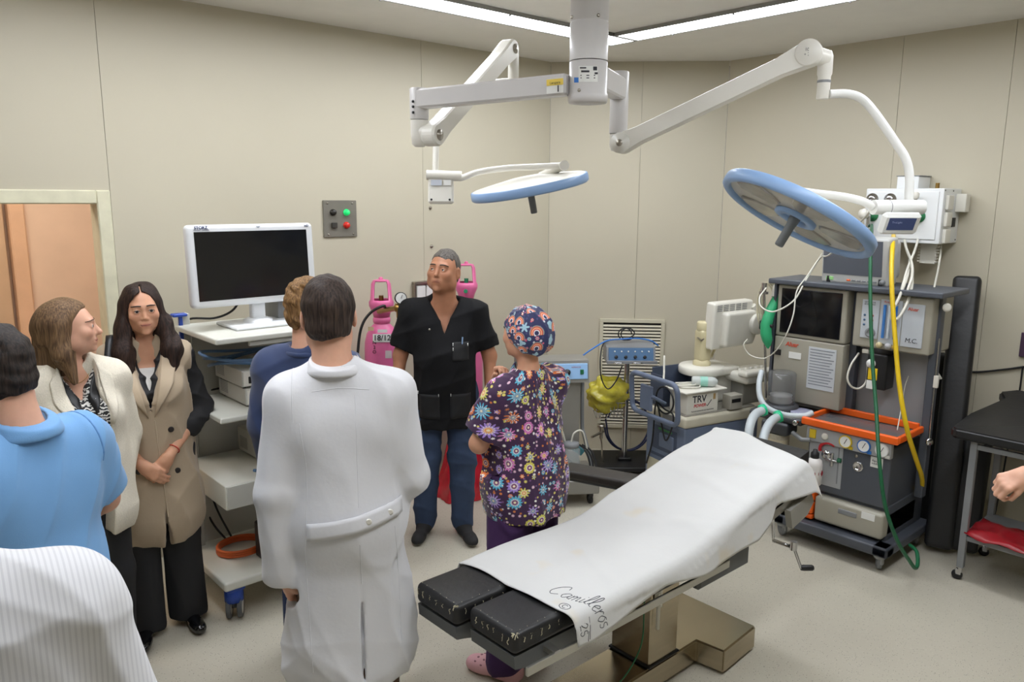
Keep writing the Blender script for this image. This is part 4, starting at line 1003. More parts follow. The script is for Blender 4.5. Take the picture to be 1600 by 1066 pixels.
for k in range(3): obj('warning_mark', MB().add([(-.004, .152-.022*k, .225), (-.004, .138-.022*k, .225), (-.004, .145-.022*k, .245)], [(0, 1, 2)]), mat('orange mark', (210, 120, 50), .6), BC)
for (x_, y_) in ((.06, .05), (.06, W_-.05), (D_-.06, .05), (D_-.06, W_-.05)):
    obj('castor', MB().lathe([(.015, -.014), (.048, -.013), (.05, 0), (.048, .013), (.015, .014)], (x_, y_, .05), (.3, 1, 0), 20).cyl((x_, y_, .05), (x_, y_, .11), .014, 10), M_dark, BC)
hl = [(-.02, .42, .73), (-.13, .42, .82), (-.17, .38, .84), (-.17, .05, .84), (-.17, .0, .80), (-.10, -.01, .70)]
# loop handle as one rounded rectangle standing in front of the face
hp = []
for (cy_, cz_, a_0) in ((.31, .835, 0), (-.06, .835, PI/2), (-.06, .675, PI), (.31, .675, 1.5*PI)):
    for k in range(6): an = a_0+PI/2*k/5; hp.append((-.14-.25*(cz_+.055*math.sin(an)-.72)*.3, cy_+.055*math.cos(an)+.03, cz_+.055*math.sin(an)))
obj('handle', MB().tube(hp, .0175, 12, closed=True), M_bg, BC)
obj('handle_bracket', MB().obox((-.085, .22, .73), (.14, .11, .02), R3(ry=.5), .005).obox((-.142, .235, .74), (.02, .12, .17), None, .005), M_bg, BC)
obj('back_bin', MB().box((.02, W_-.14, .645), (.03, W_, .86)).box((.03, W_-.012, .645), (.36, W_, .90)).box((.35, W_-.14, .645), (.36, W_-.012, .88)).box((.03, W_-.14, .645), (.35, W_-.128, .80)), M_bgd, BC)
cw = lambda x_, y_, z_: tuple(np.array([4.115, 2.905, 0])+np.array([x_*math.cos(-.2356)-y_*math.sin(-.2356), x_*math.sin(-.2356)+y_*math.cos(-.2356), z_]))
rzc = math.radians(-13.5)
PB = thing('power_box', 'white stabiliser box lettered TRV POWER on the blue grey cart', 'power supply', cw(.0, .0, .645), rzc)
obj('case', MB().rb((.03, .025, 0), (.30, .20, .145), .005), M_offw, PB)
obj('lid_plate', MB().rb((.0, .005, .145), (.36, .24, .157), .005), M_offw, PB)
Mx = lambda x_, z_: Matrix.Translation((x_, .0245, z_)) @ Matrix.Rotation(PI/2, 4, 'X')
obj('lettering', text_mb('TRV', .066, Mx(.135, .098), .0005, bold=.001), M_ink, PB)
obj('lettering', text_mb('POWER', .030, Mx(.14, .054), .0005, shear=.2, bold=.0008), mat('red lettering', (190, 40, 50), .5), PB)
obj('lettering', text_mb('TRANSFORMADOR DE AISLACION', .0125, Mx(.165, .018), .0005), M_ink, PB)
obj('tick_mark', MB().tube([(.195, .0242, .055), (.205, .0242, .045), (.24, .0242, .085)], .0025, 5), M_ink, PB)
obj('emblem', MB().box((.255, .0235, .085), (.275, .025, .125)), mat('brown emblem', (180, 150, 100), .6), PB)
t = thing('plastic_bottle', 'translucent plastic bottle lying on the lid of the lettered white box', 'bottle', cw(.24, .10, .803), rzc)
obj('bottle_body', MB().lathe([(0, -.085), (.028, -.085), (.034, -.078), (.034, .05), (.028, .07), (.013, .085)], (0, 0, .034), (.75, -.55, 0), 22), mat('cloudy plastic', (216, 222, 218), .2, alpha=.75), t)
obj('bottle_label', MB().lathe([(.0343, -.03), (.0343, .02)], (0, 0, .034), (.75, -.55, 0), 22), mat('pale green label', (150, 206, 190), .5), t)
cord('folded_leads', [cw(.02, .22, .808), cw(.06, .12, .812), cw(.16, .07, .812), cw(.20, .12, .815), cw(.10, .17, .818), cw(.04, .13, .822), cw(.15, .10, .822), cw(.19, .15, .824), cw(.08, .21, .82)], .006, M_hosew, 'cream leads folded on the lid beside the bottle', 5)
cord('black_lead', [cw(-.02, .30, .70), cw(-.03, .18, .66), cw(-.035, .08, .64), cw(-.035, .10, .52), cw(-.035, .15, .45), cw(-.035, .20, .56), cw(-.03, .27, .68), cw(-.025, .30, .4), cw(-.02, .36, .22)], .006, M_dark, 'black lead hanging in a V over the front of the blue grey cart')
blk = [cw(-.055, .15+.09*math.cos(a_), .73+.09*math.sin(a_)) for a_ in np.linspace(0, 4*PI, 30)]
cord('wound_lead', blk, .0065, M_dark, 'black lead wound round the handle bracket of the cart', 3)
# ---- cream monitor post
AR = thing('monitor_post', 'cream pedestal with articulated arm carrying the small monitor', 'monitor arm', cw(.38, .28, .645), rzc)
obj('pedestal', MB().rb((-.02, -.10, 0), (.22, .10, .20), .03), M_offw, AR)
obj('platform', MB().lathe([(.13, .20), (.155, .205), (.16, .215), (.16, .25), (.15, .262), (0, .262)], (-.01, 0, 0), n=36).rb((-.01, -.15, .20), (.22, .12, .258), .02), M_offw, AR)
obj('collar', MB().lathe([(.062, .26), (.062, .285), (.05, .295), (.045, .30)], (-.01, 0, 0), n=24), M_cream, AR)
obj('upright', MB().rb((-.055, -.045, .29), (.04, .045, .515), .022), M_cream, AR)
obj('arm', MB().tube([(-.01, 0, .53), (.12, -.02, .565)], .030, 14).lathe([(.042, .50), (.046, .51), (.046, .56), (.04, .57), (0, .57)], (-.01, 0, 0), n=22), M_cream, AR)
obj('bracket', MB().obox((.15, -.03, .55), (.07, .05, .09), None, .008).tube([(.16, -.02, .50), (.10, .03, .30)], .010, 8), M_cream, AR)
SMn = thing('small_monitor', 'small off white monitor seen from behind on the cream arm', 'monitor', cw(.56, .24, 1.19), math.radians(-13.5+6)); SMn.scale = (1.22, 1.22, 1.22)
obj('shell', MB().rbox((0, 0, 0), (.33, .07, .27), .016, R3(rx=.05)), M_offw, SMn)
obj('back_shell', MB().rbox((.02, -.05, -.02), (.25, .07, .20), .02, R3(rx=.05)), M_offw, SMn)
obj('hinge_disc', MB().lathe([(.06, 0), (.06, .02), (.05, .025), (0, .025)], (.135, -.085, .0), (0, -1, 0), 24), M_offw, SMn)
obj('side_ring', MB().tube([(.155+.02*math.cos(a_), -.04, .1*math.sin(a_)) for a_ in np.linspace(-1.5, 1.5, 10)], .018, 8), M_offw, SMn)
for k in range(5):
    for j in range(4): obj('vent_slot', MB().box((-.145+.052*k, -.042, .085+.010*j), (-.105+.052*k, -.036, .089+.010*j)), M_greymet, SMn)
obj('screen', MB().obox((0, .036, 0), (.29, .003, .22), R3(rx=.05)), M_glass, SMn)
o = obj('label', MB().obox((-.03, -.087, .055), (.05, .002, .018)), M_paper, SMn)
KB = thing('control_keyboard', 'off white control desk with rounded keys on the right of the cream pedestal', 'keyboard', cw(.50, .0, .645), rzc)
obj('desk', MB().rb((0, -.02, .16), (.34, .24, .235), .03), M_offw, KB)
obj('wrist_rest', MB().rb((-.02, -.04, .215), (.32, .05, .255), .018), M_offw, KB)
for k in range(5): obj('key', MB().lathe([(.016, .232), (.015, .252), (0, .254)], (.06+.05*k, .10, 0), n=14), M_offw, KB)
obj('support', MB().rb((.06, .06, .0), (.24, .2, .165), .01), mat('grey metal support', (150, 148, 140), .4), KB)
DVD = thing('recorder_unit', 'flat grey metal recorder under the control desk on the cart', 'device', cw(.36, -.02, .645), rzc)
obj('housing', MB().rb((.02, .01, 0), (.13, .09, .10), .004), mat('beige grey metal', (166, 162, 150), .4), DVD)
obj('slot', MB().box((.03, .007, .05), (.11, .011, .075)), M_dark, DVD)
ho = obj('wall_rail', MB().tube([(0, 0, 0), (-.20, 0, .006), (-.215, -.01, .02)], .006, 8), M_steel); pc_ = cw(.36, .34, 1.10); ho.location = pc_; ho.rotation_euler = (0, 0, .8); tag(ho, 'thin steel hook rod behind the cream arm', 'hook')
cord('looped_cord', [cw(.10, .36, .93), cw(.05, .30, .99), cw(.02, .26, .90), cw(-.02, .20, .84), cw(.0, .12, .815)], .007, M_hosew, 'white cord rising behind the loop handle of the cart')

# ================================================================ ANAESTHESIA MACHINE (front faces -x)
M_an = mat('slate grey metal', (78, 82, 90), .45, var=.03)
M_anl = mat('warm grey fascia', (162, 158, 144), .45, var=.02)
M_fas = mat('silver fascia', (164, 166, 168), .4, var=.02)
AN = thing('anaesthesia_machine', 'tall slate grey anaesthesia machine with orange edged worktop and black screen', 'medical machine', (4.5, 1.95, 0))
an = lambda nm, mb, m, p=AN: obj(nm, mb, m, p, True)
an('base_frame', MB().rb((4.20, 1.60, .095), (4.30, 2.30, .155), .012).rb((4.20, 1.60, .095), (4.82, 1.69, .155), .012).rb((4.20, 2.21, .095), (4.82, 2.30, .155), .012).rb((4.3, 1.69, .10), (4.8, 2.21, .14), .006), M_an)
for (x_, y_, a_) in ((4.25, 1.655, .5), (4.75, 1.65, .2), (4.25, 2.25, .9), (4.75, 2.25, .3)):
    cs = an('castor', MB().lathe([(.03, .075), (.034, .085), (.034, .10)], (x_, y_, 0), n=14).obox((x_+.015, y_, .065), (.075, .03, .06), R3(rz=a_), .01), mat('light grey castor', (150, 152, 152), .5))
    d = np.array([-math.sin(a_), math.cos(a_), 0]); c_ = np.array([x_+.022, y_+.01, .048])
    an('wheel', MB().lathe([(.0, -.016), (.03, -.016), (.044, -.013), (.048, -.006), (.048, .006), (.044, .013), (.03, .016), (0, .016)], c_, d, 24), mat('castor tread', (120, 122, 124), .55), cs)
an('pedestal', MB().rb((4.31, 1.655, .14), (4.80, 2.17, .36), .01), M_an)
lb = an('drawer_box', MB().rb((4.245, 1.655, .175), (4.70, 2.055, .325), .018), M_anl)
an('drawer_grip', MB().rb((4.240, 1.80, .262), (4.25, 1.91, .292), .006), M_greymet, lb)
o = an('label', MB().box((4.2435, 1.70, .275), (4.2455, 1.775, .315)), M_paper, lb)
ob = an('orange_block', MB().rb((4.25, 2.065, .275), (4.36, 2.145, .335), .012).rb((4.245, 2.065, .20), (4.36, 2.145, .272), .012).rb((4.25, 2.065, .165), (4.36, 2.145, .197), .010), M_orange)
an('cabinet', MB().rb((4.285, 1.66, .345), (4.78, 2.14, .70), .012), M_an)
an('front_panel', MB().rb((4.280, 1.925, .39), (4.29, 2.13, .66), .004), M_fas)
an('panel_groove', MB().box((4.278, 1.945, .42), (4.282, 1.952, .64)), M_greymet)
an('round_lock', MB().lathe([(.030, 0), (.030, .008), (.022, .010), (.020, .006), (0, .006)], (4.287, 1.835, .555), (-1, 0, 0), 20), M_chrome)
an('small_lock', MB().lathe([(.010, 0), (.010, .005), (0, .006)], (4.287, 1.85, .615), (-1, 0, 0), 12), M_steel)
o = an('label', MB().box((4.283, 1.70, .575), (4.286, 1.768, .635)), M_paper)
an('lettering', text_mb('Equipos\nmédicos', .016, frame((4.2825, 1.734, .605), (0, -1, 0), (0, 0, 1)), .0004), M_ink)
# flow regulator on the silver panel
an('red_arc', MB().tube([(4.270, 2.005+.055*math.cos(a_), .61+.045*math.sin(a_)) for a_ in np.linspace(-.3, 2.2, 9)], .010, 8), mat('red plastic', (190, 36, 44), .4))
an('regulator', MB().cyl((4.275, 1.985, .52), (4.275, 1.985, .60), .010, 12).cyl((4.275, 2.02, .555), (4.275, 1.95, .555), .009, 12).lathe([(.026, 0), (.028, .01), (.026, .018), (0, .018)], (4.285, 2.02, .58), (-1, 0, 0), 18), M_chrome)
an('regulator_knob', MB().lathe([(.014, 0), (.014, .02), (0, .02)], (4.275, 1.95, .565), (0, -1, 0), 12), mat('dark green knob', (30, 100, 70), .4))
# gauge band
gb_ = an('gauge_band', MB().rb((4.262, 1.655, .645), (4.30, 2.145, .735), .006), M_fas)
for k, (y_, m_, lab) in enumerate(((1.905, mat('yellow ring', (214, 184, 40), .4), 'yellow ringed gauge'), (1.80, mat('blue ring', (44, 112, 190), .4), 'blue ringed gauge'), (1.70, mat('white ring', (214, 214, 210), .4), 'white ringed gauge'))):
    g = an('gauge', MB().lathe([(.030, 0), (.037, .002), (.038, .012), (.034, .016), (.031, .013)], (4.262, y_, .692), (-1, 0, 0), 24).obox((4.258, y_-.03, .660), (.008, .025, .02), None, .003), m_, gb_); g['label'] = lab
    an('gauge_dial', MB().lathe([(.0315, .0138), (0, .0142)], (4.262, y_, .692), (-1, 0, 0), 22), M_paper, gb_)
    an('gauge_needle', MB().tube([(4.247, y_+.005, .680), (4.247, y_-.010, .712)], .0018, 5), M_ink, gb_)
an('oxygen_flush', MB().lathe([(.020, 0), (.02, .008), (.014, .012), (0, .012)], (4.262, 2.03, .692), (-1, 0, 0), 18), M_offw, gb_)
an('alarm_tag', MB().rb((4.256, 2.085, .665), (4.263, 2.125, .72), .004), mat('yellow tag', (222, 190, 40), .5), gb_)
# worktop with orange edge
an('worktop', MB().rb((4.265, 1.63, .735), (4.62, 2.16, .758), .006), mat('grey worktop', (92, 94, 96), .25))
wt = an('orange_edge', MB().rb((4.240, 1.615, .74), (4.268, 2.175, .785), .010).rb((4.262, 1.612, .745), (4.60, 1.635, .785), .008).rb((4.262, 2.155, .745), (4.60, 2.178, .785), .008), M_orange)
an('orange_back', MB().rb((4.56, 1.635, .76), (4.585, 2.155, .80), .006), M_orange)
# uprights and upper cabinet
for y_ in (1.585, 2.035, 2.49): an('upright', MB().rb((4.58, y_, .36 if y_ < 2 else .70), (4.64, y_+.045, 1.53), .006), M_an)
an('rear_plate', MB().box((4.66, 1.60, .70), (4.67, 2.53, 1.20)), M_fas)
an('top_shelf', MB().rb((4.46, 1.545, 1.53), (4.86, 2.575, 1.562), .008), M_an)
an('side_panel', MB().box((4.50, 2.535, .80), (4.84, 2.55, 1.53)), M_an)
vs_ = an('screen_housing', MB().rb((4.50, 2.075, 1.20), (4.80, 2.525, 1.528), .012), M_anl)
an('screen', MB().rb((4.494, 2.105, 1.225), (4.502, 2.495, 1.505), .006), M_glass, vs_)
fl = an('flow_housing', MB().rb((4.50, 1.60, 1.205), (4.80, 2.03, 1.525), .012), M_anl)
M_card = mat('pale grey card', (190, 196, 202), .45)
an('flow_card', MB().rb((4.494, 1.885, 1.26), (4.502, 1.985, 1.485), .004), M_card, fl)
an('flow_card', MB().rb((4.494, 1.64, 1.24), (4.502, 1.755, 1.485), .004), M_card, fl)
an('flow_card', MB().rb((4.496, 1.76, 1.24), (4.502, 1.88, 1.495), .004), M_card, fl)
an('lettering', text_mb('M.C.', .036, frame((4.4935, 1.697, 1.278), (0, -1, 0), (0, 0, 1)), .0005, shear=.15), M_ink, fl)
an('lettering', text_mb('Aluar', .026, frame((4.4935, 1.70, 1.455), (0, -1, 0), (0, 0, 1)), .0005, bold=.0005), mat('orange red print', (206, 84, 60), .5), fl)
an('lettering', text_mb('SISTEMA DE\nSEGURIDAD', .012, frame((4.4935, 1.94, 1.465), (0, -1, 0), (0, 0, 1)), .0004), M_ink, fl)
an('lettering', text_mb('Rotámetro', .018, frame((4.4935, 1.82, 1.482), (0, -1, 0), (0, 0, 1)), .0005), mat('orange red print', (206, 84, 60), .5), fl)
for k, (y_, c_) in enumerate(((1.853, (70, 130, 200)), (1.825, (206, 214, 220)), (1.79, (40, 110, 196)))): an('flow_tube', MB().cyl((4.49, y_, 1.275), (4.49, y_, 1.465), .008, 10), mat('flow tube %s' % 'abc'[k], c_, .2), fl)
for y_, c_ in ((1.865, (212, 196, 150)), (1.815, (190, 190, 192)), (1.775, (206, 176, 90))): an('flow_knob', MB().lathe([(.016, 0), (.018, .012), (.014, .024), (0, .025)], (4.495, y_, 1.232), (-1, 0, 0), 16), mat('knob %d' % c_[2], c_, .35), fl)
for k in range(6): an('indicator', MB().lathe([(.007, 0), (.006, .003), (0, .004)], (4.494, 1.965-.045*(k % 2), 1.395-.028*(k//2)), (-1, 0, 0), 10), mat('lamp %d' % (k % 2), ((60, 90, 120), (170, 90, 80))[k % 2], .4), fl)
an('ring_gauge', MB().lathe([(.028, 0), (.03, .003), (.026, .006), (.017, .006), (.015, .003), (0, .003)], (4.494, 1.925, 1.295), (-1, 0, 0), 20), M_greymet, fl)
lp_ = an('vent_panel', MB().rb((4.50, 2.075, .79), (4.70, 2.525, 1.197), .008), M_anl)
an('lettering', text_mb('Aluar', .038, frame((4.4985, 2.405, 1.155), (0, -1, 0), (0, 0, 1)), .0006, shear=.2, bold=.001), mat('orange red print', (206, 84, 60), .5), lp_)
an('switch', MB().rb((4.494, 2.475, 1.075), (4.501, 2.515, 1.112), .003), M_dark, lp_)
an('label', MB().box((4.497, 2.34, 1.068), (4.5, 2.42, 1.108)), M_paper, lp_)
o = an('label', MB().box((4.497, 2.115, .90), (4.5, 2.29, 1.16)), mat('printed sheet', (196, 200, 204), .6), lp_); o['label'] = 'printed instruction sheet'
for k in range(13): an('print', MB().box((4.4963, 2.125+.012*(k % 3), 1.142-.018*k), (4.4972, 2.28, 1.148-.018*k)), mat('grey print', (130, 134, 142), .7), lp_)
# vaporiser
vp_ = an('vaporiser', MB().rb((4.50, 1.815, .965), (4.62, 1.93, 1.175), .012).lathe([(.052, 1.175), (.055, 1.18), (.055, 1.20), (.045, 1.21)], (4.56, 1.872, 0), n=24), M_dark)
an('dial', MB().lathe([(.026, 0), (.026, .008), (0, .009)], (4.50, 1.905, 1.115), (-1, 0, 0), 18), M_paper, vp_)
an('yellow_label', MB().rb((4.496, 1.865, 1.02), (4.501, 1.918, 1.09), .006), mat('warning yellow', (230, 196, 30), .5), vp_)
an('sight_label', MB().box((4.497, 1.875, .965), (4.501, 1.922, 1.015)), M_paper, vp_)
an('connector', MB().rb((4.52, 1.935, 1.165), (4.56, 1.975, 1.19), .004), M_offw, vp_)
# absorber shelf on the far side
ab_ = an('absorber_arm', MB().rb((4.30, 2.20, .70), (4.62, 2.56, .745), .02).rb((4.28, 2.28, .62), (4.42, 2.46, .70), .02), M_dgrey)
an('bellows_base', MB().lathe([(.105, .745), (.11, .755), (.11, .785), (.095, .795), (0, .795)], (4.40, 2.40, 0), n=32), M_dgrey, ab_)
an('bellows_dome', MB().lathe([(.085, .795), (.085, .985), (.075, .995), (0, .998)], (4.40, 2.40, 0), n=32), mat('smoky clear dome', (120, 122, 124), .08, alpha=.42, spec=.7), ab_)
an('bellows', MB().lathe([(.065, .80), (.07, .81), (.065, .82), (.07, .83), (.065, .84), (.07, .85), (.0, .852)], (4.40, 2.40, 0), n=28), mat('pale bellows', (186, 186, 184), .6), ab_)
an('absorber_can', MB().lathe([(.0, .455), (.066, .455), (.07, .462), (.07, .62)], (4.34, 2.37, 0), n=28), mat('soda canister', (176, 168, 150), .3, var=.1, vscale=60), ab_)
an('canister_label', MB().lathe([(.0705, .53), (.0705, .59)], (4.34, 2.37, 0), n=28), mat('cream label', (200, 190, 164), .6), ab_)
an('lever', MB().tube([(4.28, 2.24, .66), (4.24, 2.16, .645), (4.26, 2.12, .65)], .014, 10), M_greymet, ab_)
an('valve_knob', MB().lathe([(.018, 0), (.018, .02), (.012, .024), (0, .024)], (4.29, 2.23, .725), (-1, -.2, .1), 14), M_chrome, ab_)
an('tube_tray', MB().lathe([(.06, .745), (.066, .75), (.066, .775), (.06, .775)], (4.40, 2.26, 0), n=24), mat('lilac clear tube', (186, 188, 214), .2, alpha=.7), ab_)
an('tool', MB().tube([(4.33, 2.44, .752), (4.32, 2.34, .756)], .006, 8), M_steel, ab_)
# drip pole with bag mount at the far side
an('bag_pole', MB().tube([(4.50, 2.56, .78), (4.46, 2.60, 1.50)], .008, 10), M_chrome)
an('pole_clamp', MB().obox((4.475, 2.59, 1.26), (.05, .05, .06), None, .006).obox((4.46, 2.56, 1.26), (.02, .08, .02), None, .004), M_dark)
an('pole_head', MB().cyl((4.46, 2.60, 1.47), (4.46, 2.60, 1.53), .016, 12).cyl((4.46, 2.60, 1.46), (4.46, 2.60, 1.475), .03, 12), M_chrome)
an('stethoscope_rod', MB().tube([(4.575, 1.58, 1.30), (4.57, 1.575, .72)], .004, 8).lathe([(.0, -.006), (.020, -.006), (.022, 0), (.020, .006), (0, .006)], (4.57, 1.572, .705), (-.7, -.7, 0), 18), M_chrome)
an('reel', MB().lathe([(.010, 0), (.022, 0), (.024, .006), (.022, .012), (.010, .012)], (4.575, 1.56, 1.475), (-.8, -.6, 0), 18), M_offw)
an('hook', MB().rb((4.565, 1.56, 1.02), (4.585, 1.585, 1.09), .004), M_offw)
rb_ = thing('reservoir_bag', 'green rubber breathing bag hanging at the side of the anaesthesia machine', 'bag', (4.46, 2.57, 1.18))
M_gb = mat('green rubber', (46, 160, 108), .4, var=.08)
gp = pd(1200, 520, 4.95)
obj('bag_body', MB().tube([pd(1217, 455, 4.95), pd(1212, 468, 4.95), pd(1203, 488, 4.95), pd(1197, 508, 4.95), pd(1197, 522, 4.95), pd(1199, 532, 4.95), pd(1200, 540, 4.95), pd(1200, 545, 4.95)], [.016, .026, .034, .036, .036, .032, .018, .004], 18), M_gb, rb_, True)
obj('bag_neck', MB().tube([pd(1214, 446, 4.95), pd(1211, 464, 4.95)], .024, 14), M_offw, rb_, True)
def hose(name, pix, r_, m, lab, n=8, par=None):
    pts = [pd(*q) for q in pix]; return cord(name, pts, r_, m, lab, n, 'hose') if par is None else obj(name, MB().tube(smoothpath(pts, n), r_, 10), m, par, True)
M_corr = mat('translucent corrugated hose', (196, 204, 208), .35, alpha=.92)
def corr(name, pix, r_, lab):
    pts = smoothpath([pd(*q) for q in pix], 14); rr_ = [r_*(1+.08*(k % 2)) for k in range(len(pts))]
    return tag(obj(name, MB().tube(pts, rr_, 12), M_corr), lab, 'hose')
corr('breathing_hose', [(1195, 640, 4.62), (1180, 648, 4.5), (1172, 665, 4.4), (1168, 700, 4.35), (1166, 750, 4.35)], .024, 'clear breathing hose nearer the cream pedestal, on a green connector')
corr('breathing_hose', [(1218, 650, 4.62), (1204, 660, 4.5), (1194, 680, 4.4), (1190, 710, 4.35), (1190, 755, 4.35)], .024, 'clear breathing hose nearer the absorber canister, on a green connector')
for k, (x_, y_) in enumerate(((1192, 641), (1216, 651))): tag(obj('green_connector', MB().lathe([(.022, -.02), (.034, -.018), (.036, .0), (.034, .018), (.024, .022)], pd(x_, y_, 4.6), rr*.9+np.array([0, 0, .3]), 20), mat('bright green plastic', (30, 186, 132), .4)), ('green hose connector nearer the cream pedestal', 'green hose connector nearer the absorber canister')[k], 'connector')
corr('curved_hose', [(1190, 580, 4.85), (1186, 600, 4.8), (1188, 622, 4.75), (1200, 638, 4.7), (1225, 648, 4.66), (1255, 650, 4.62), (1270, 645, 4.62)], .016, 'clear hose curving under the absorber shelf')
# loose leads round the machine
hose('white_lead', [(1360, 330, 3.9), (1300, 395, 4.5), (1283, 402, 4.75), (1270, 420, 4.8), (1258, 440, 4.75), (1240, 470, 4.7), (1210, 487, 4.75), (1190, 480, 4.8), (1187, 465, 4.85), (1197, 450, 4.9)], .005, M_hosew, 'thin white lead looping from the lamp to the green bag')
hose('white_lead', [(1285, 396, 4.78), (1262, 430, 4.72), (1245, 455, 4.7), (1240, 490, 4.68), (1230, 520, 4.68), (1215, 545, 4.75), (1195, 560, 4.85), (1172, 555, 4.9), (1162, 540, 4.9), (1168, 530, 4.9)], .004, M_hosew, 'thin white lead falling in front of the black ventilator screen')
lpz = [(1205+14*math.cos(a_)-4*k, 480+38*math.sin(a_), 4.98) for k in range(3) for a_ in np.linspace(0, 2*PI, 12)[:-1]]
hose('coiled_tubing', lpz, .006, mat('beige tubing', (184, 176, 150), .4), 'beige tubing coiled on the bag pole', 3)
hose('vapour_tube', [(1342, 552, 4.6), (1330, 570, 4.58), (1324, 590, 4.58), (1330, 604, 4.58), (1343, 607, 4.58), (1354, 595, 4.58), (1356, 570, 4.6)], .006, M_hosew, 'clear tube looped beside the black vaporiser')
hose('side_tube', [(1453, 515, 4.38), (1452, 530, 4.38), (1453, 548, 4.4), (1459, 572, 4.42), (1470, 592, 4.44)], .007, M_hosew, 'pale tube hanging from the top shelf corner of the machine')
hose('loop_tube', [(1422, 405, 4.5), (1418, 430, 4.36), (1406, 462, 4.3), (1393, 490, 4.28), (1394, 500, 4.28), (1405, 495, 4.28), (1418, 472, 4.3), (1425, 445, 4.34), (1424, 415, 4.45)], .008, M_hosew, 'white tube looped over the flow meters')
hose('thin_line', [(1427, 572, 4.55), (1415, 600, 4.5), (1408, 640, 4.45), (1402, 672, 4.3)], .003, M_hosew, 'thin white line hanging above the orange worktop')
t = thing('spray_bottle', 'white bottle with red print and black cap beside the sheet', 'bottle', pX(1270, 756, 4.20)-np.array([0, 0, .0]))
bq = np.array(t.location)
obj('bottle_body', MB().lathe([(0, 0), (.042, 0), (.046, .006), (.046, .12), (.040, .145), (.022, .16)], bq, (0, 0, 1), 24), mat('white bottle', (222, 218, 214), .35), t, True)
obj('bottle_cap', MB().lathe([(.022, .158), (.024, .16), (.024, .19), (.014, .198), (.012, .21), (0, .21)], bq, (0, 0, 1), 18), M_dark, t, True)
for k in (-1, 1): obj('red_print', MB().lathe([(.020, 0), (0, .001)], bq+np.array([0, 0, .075])+tocam*.0445+rr*.026*k-tocam*(.008 if k else 0), tocam+rr*.55*k, 16), mat('red print', (206, 40, 44), .5), t, True)
# patient monitor on the top shelf
PM = thing('patient_monitor', 'light grey patient monitor with dark screen on top of the anaesthesia machine', 'monitor', (4.62, 2.06, 1.562))
Rm = R3(ry=math.radians(-6)); pc0 = np.array([4.60, 2.075, 1.70])
pm_ = lambda x_, y_, z_: pc0+Rm @ np.array([x_, y_, z_])
obj('casing', MB().rbox(pc0, (.12, .40, .275), .014, Rm), mat('light grey casing', (186, 186, 182), .4), PM, True)
obj('casing_back', MB().rbox(pm_(.10, 0, -.01), (.16, .34, .22), .02, Rm), mat('light grey casing', (186, 186, 182), .4), PM, True)
obj('screen', MB().obox(pm_(-.0605, .012, .022), (.003, .35, .205), Rm), mat('grey unlit screen', (92, 96, 104), .3), PM, True)
for k in range(6): obj('button', MB().obox(pm_(-.062, .03-.031*k, -.112), (.006, .022, .010), Rm, .002), M_orange if k == 0 else M_greymet, PM, True)
obj('power_light', MB().obox(pm_(-.061, .145, -.108), (.004, .045, .022), Rm, .002), mat('pale green key', (150, 206, 130), .4), PM, True)
obj('rotary_knob', MB().lathe([(.016, 0), (.015, .016), (0, .017)], pm_(-.06, -.17, -.11), Rm @ np.array([-1, 0, 0]), 16), M_greymet, PM, True)
obj('side_socket', MB().obox(pm_(-.02, -.201, -.02), (.03, .003, .045), Rm), M_dark, PM, True)
for (x_, y_) in ((4.56, 1.92), (4.56, 2.23), (4.74, 1.95), (4.74, 2.2)): obj('foot', MB().cyl((x_, y_, 1.562), (x_, y_, 1.60), .014, 10), M_dark, PM, True)

# ================================================================ GAS PANEL on the right wall
M_gp = mat('white enamel box', (226, 228, 228), .35, var=.01)
gx0, gx1, gy0, gy1, gz0, gz1 = 5.00, 5.28, 1.785, 2.245, 1.793, 2.122
GP = thing('gas_supply_box', 'white wall box with gas outlets and side sockets behind the tilted lamp head', 'wall box', (5.28, 2.0, gz0))
gp_ = lambda nm, mb, m, p=GP: obj(nm, mb, m, p, True)
gp_('box', MB().rb((gx0, gy0, gz0), (gx1-.001, gy1, gz1), .006), M_gp)
gp_('door_panel', MB().rb((gx0-.006, gy0+.025, gz0+.025), (gx0+.004, gy1-.015, gz1-.02), .003), M_gp)
for y_, m_ in ((2.20, M_chrome), (2.09, M_chrome)):
    o_ = gp_('outlet', MB().lathe([(.038, 0), (.038, .006), (.026, .010), (.024, .022), (.012, .024), (0, .02)], (gx0-.006, y_, 2.055), (-1, 0, 0), 24), m_)
for y_ in (2.19, 1.91): gp_('outlet', MB().lathe([(.036, 0), (.036, .008), (.022, .012), (.022, .028), (.010, .03), (0, .03)], (gx0-.006, y_, 1.955), (-1, 0, 0), 24), mat('green outlet', (50, 130, 84), .4))
gp_('flow_meter', MB().cyl((gx0-.045, 1.925, 1.965), (gx0-.045, 1.925, 2.06), .010, 12).cyl((gx0-.01, 1.92, 1.955), (gx0-.06, 1.925, 1.955), .012, 12).cyl((gx0-.045, 1.925, 1.90), (gx0-.045, 1.925, 1.96), .013, 12), M_chrome)
gp_('flow_bulb', MB().lathe([(.012, 0), (.018, .01), (.018, .03), (.010, .04), (0, .04)], (gx0-.045, 1.925, 2.06), n=14), M_offw)
gp_('hose_knob', MB().lathe([(.03, 0), (.034, .012), (.03, .03), (0, .032)], (gx0-.055, 2.215, 1.965), (-.9, .3, 0), 20), M_offw)
gp_('hose_coupling', MB().cyl((gx0-.01, 2.19, 1.955), (gx0-.06, 2.20, 1.955), .014, 12).cyl((gx0-.05, 2.195, 1.95), (gx0-.05, 2.195, 1.88), .012, 12), M_chrome)
for j in range(3): gp_('side_socket', MB().rb((gx0+.03, gy0-.02, gz1-.125-j*.10), (gx0+.115, gy0, gz1-.04-j*.10), .006), M_offw)
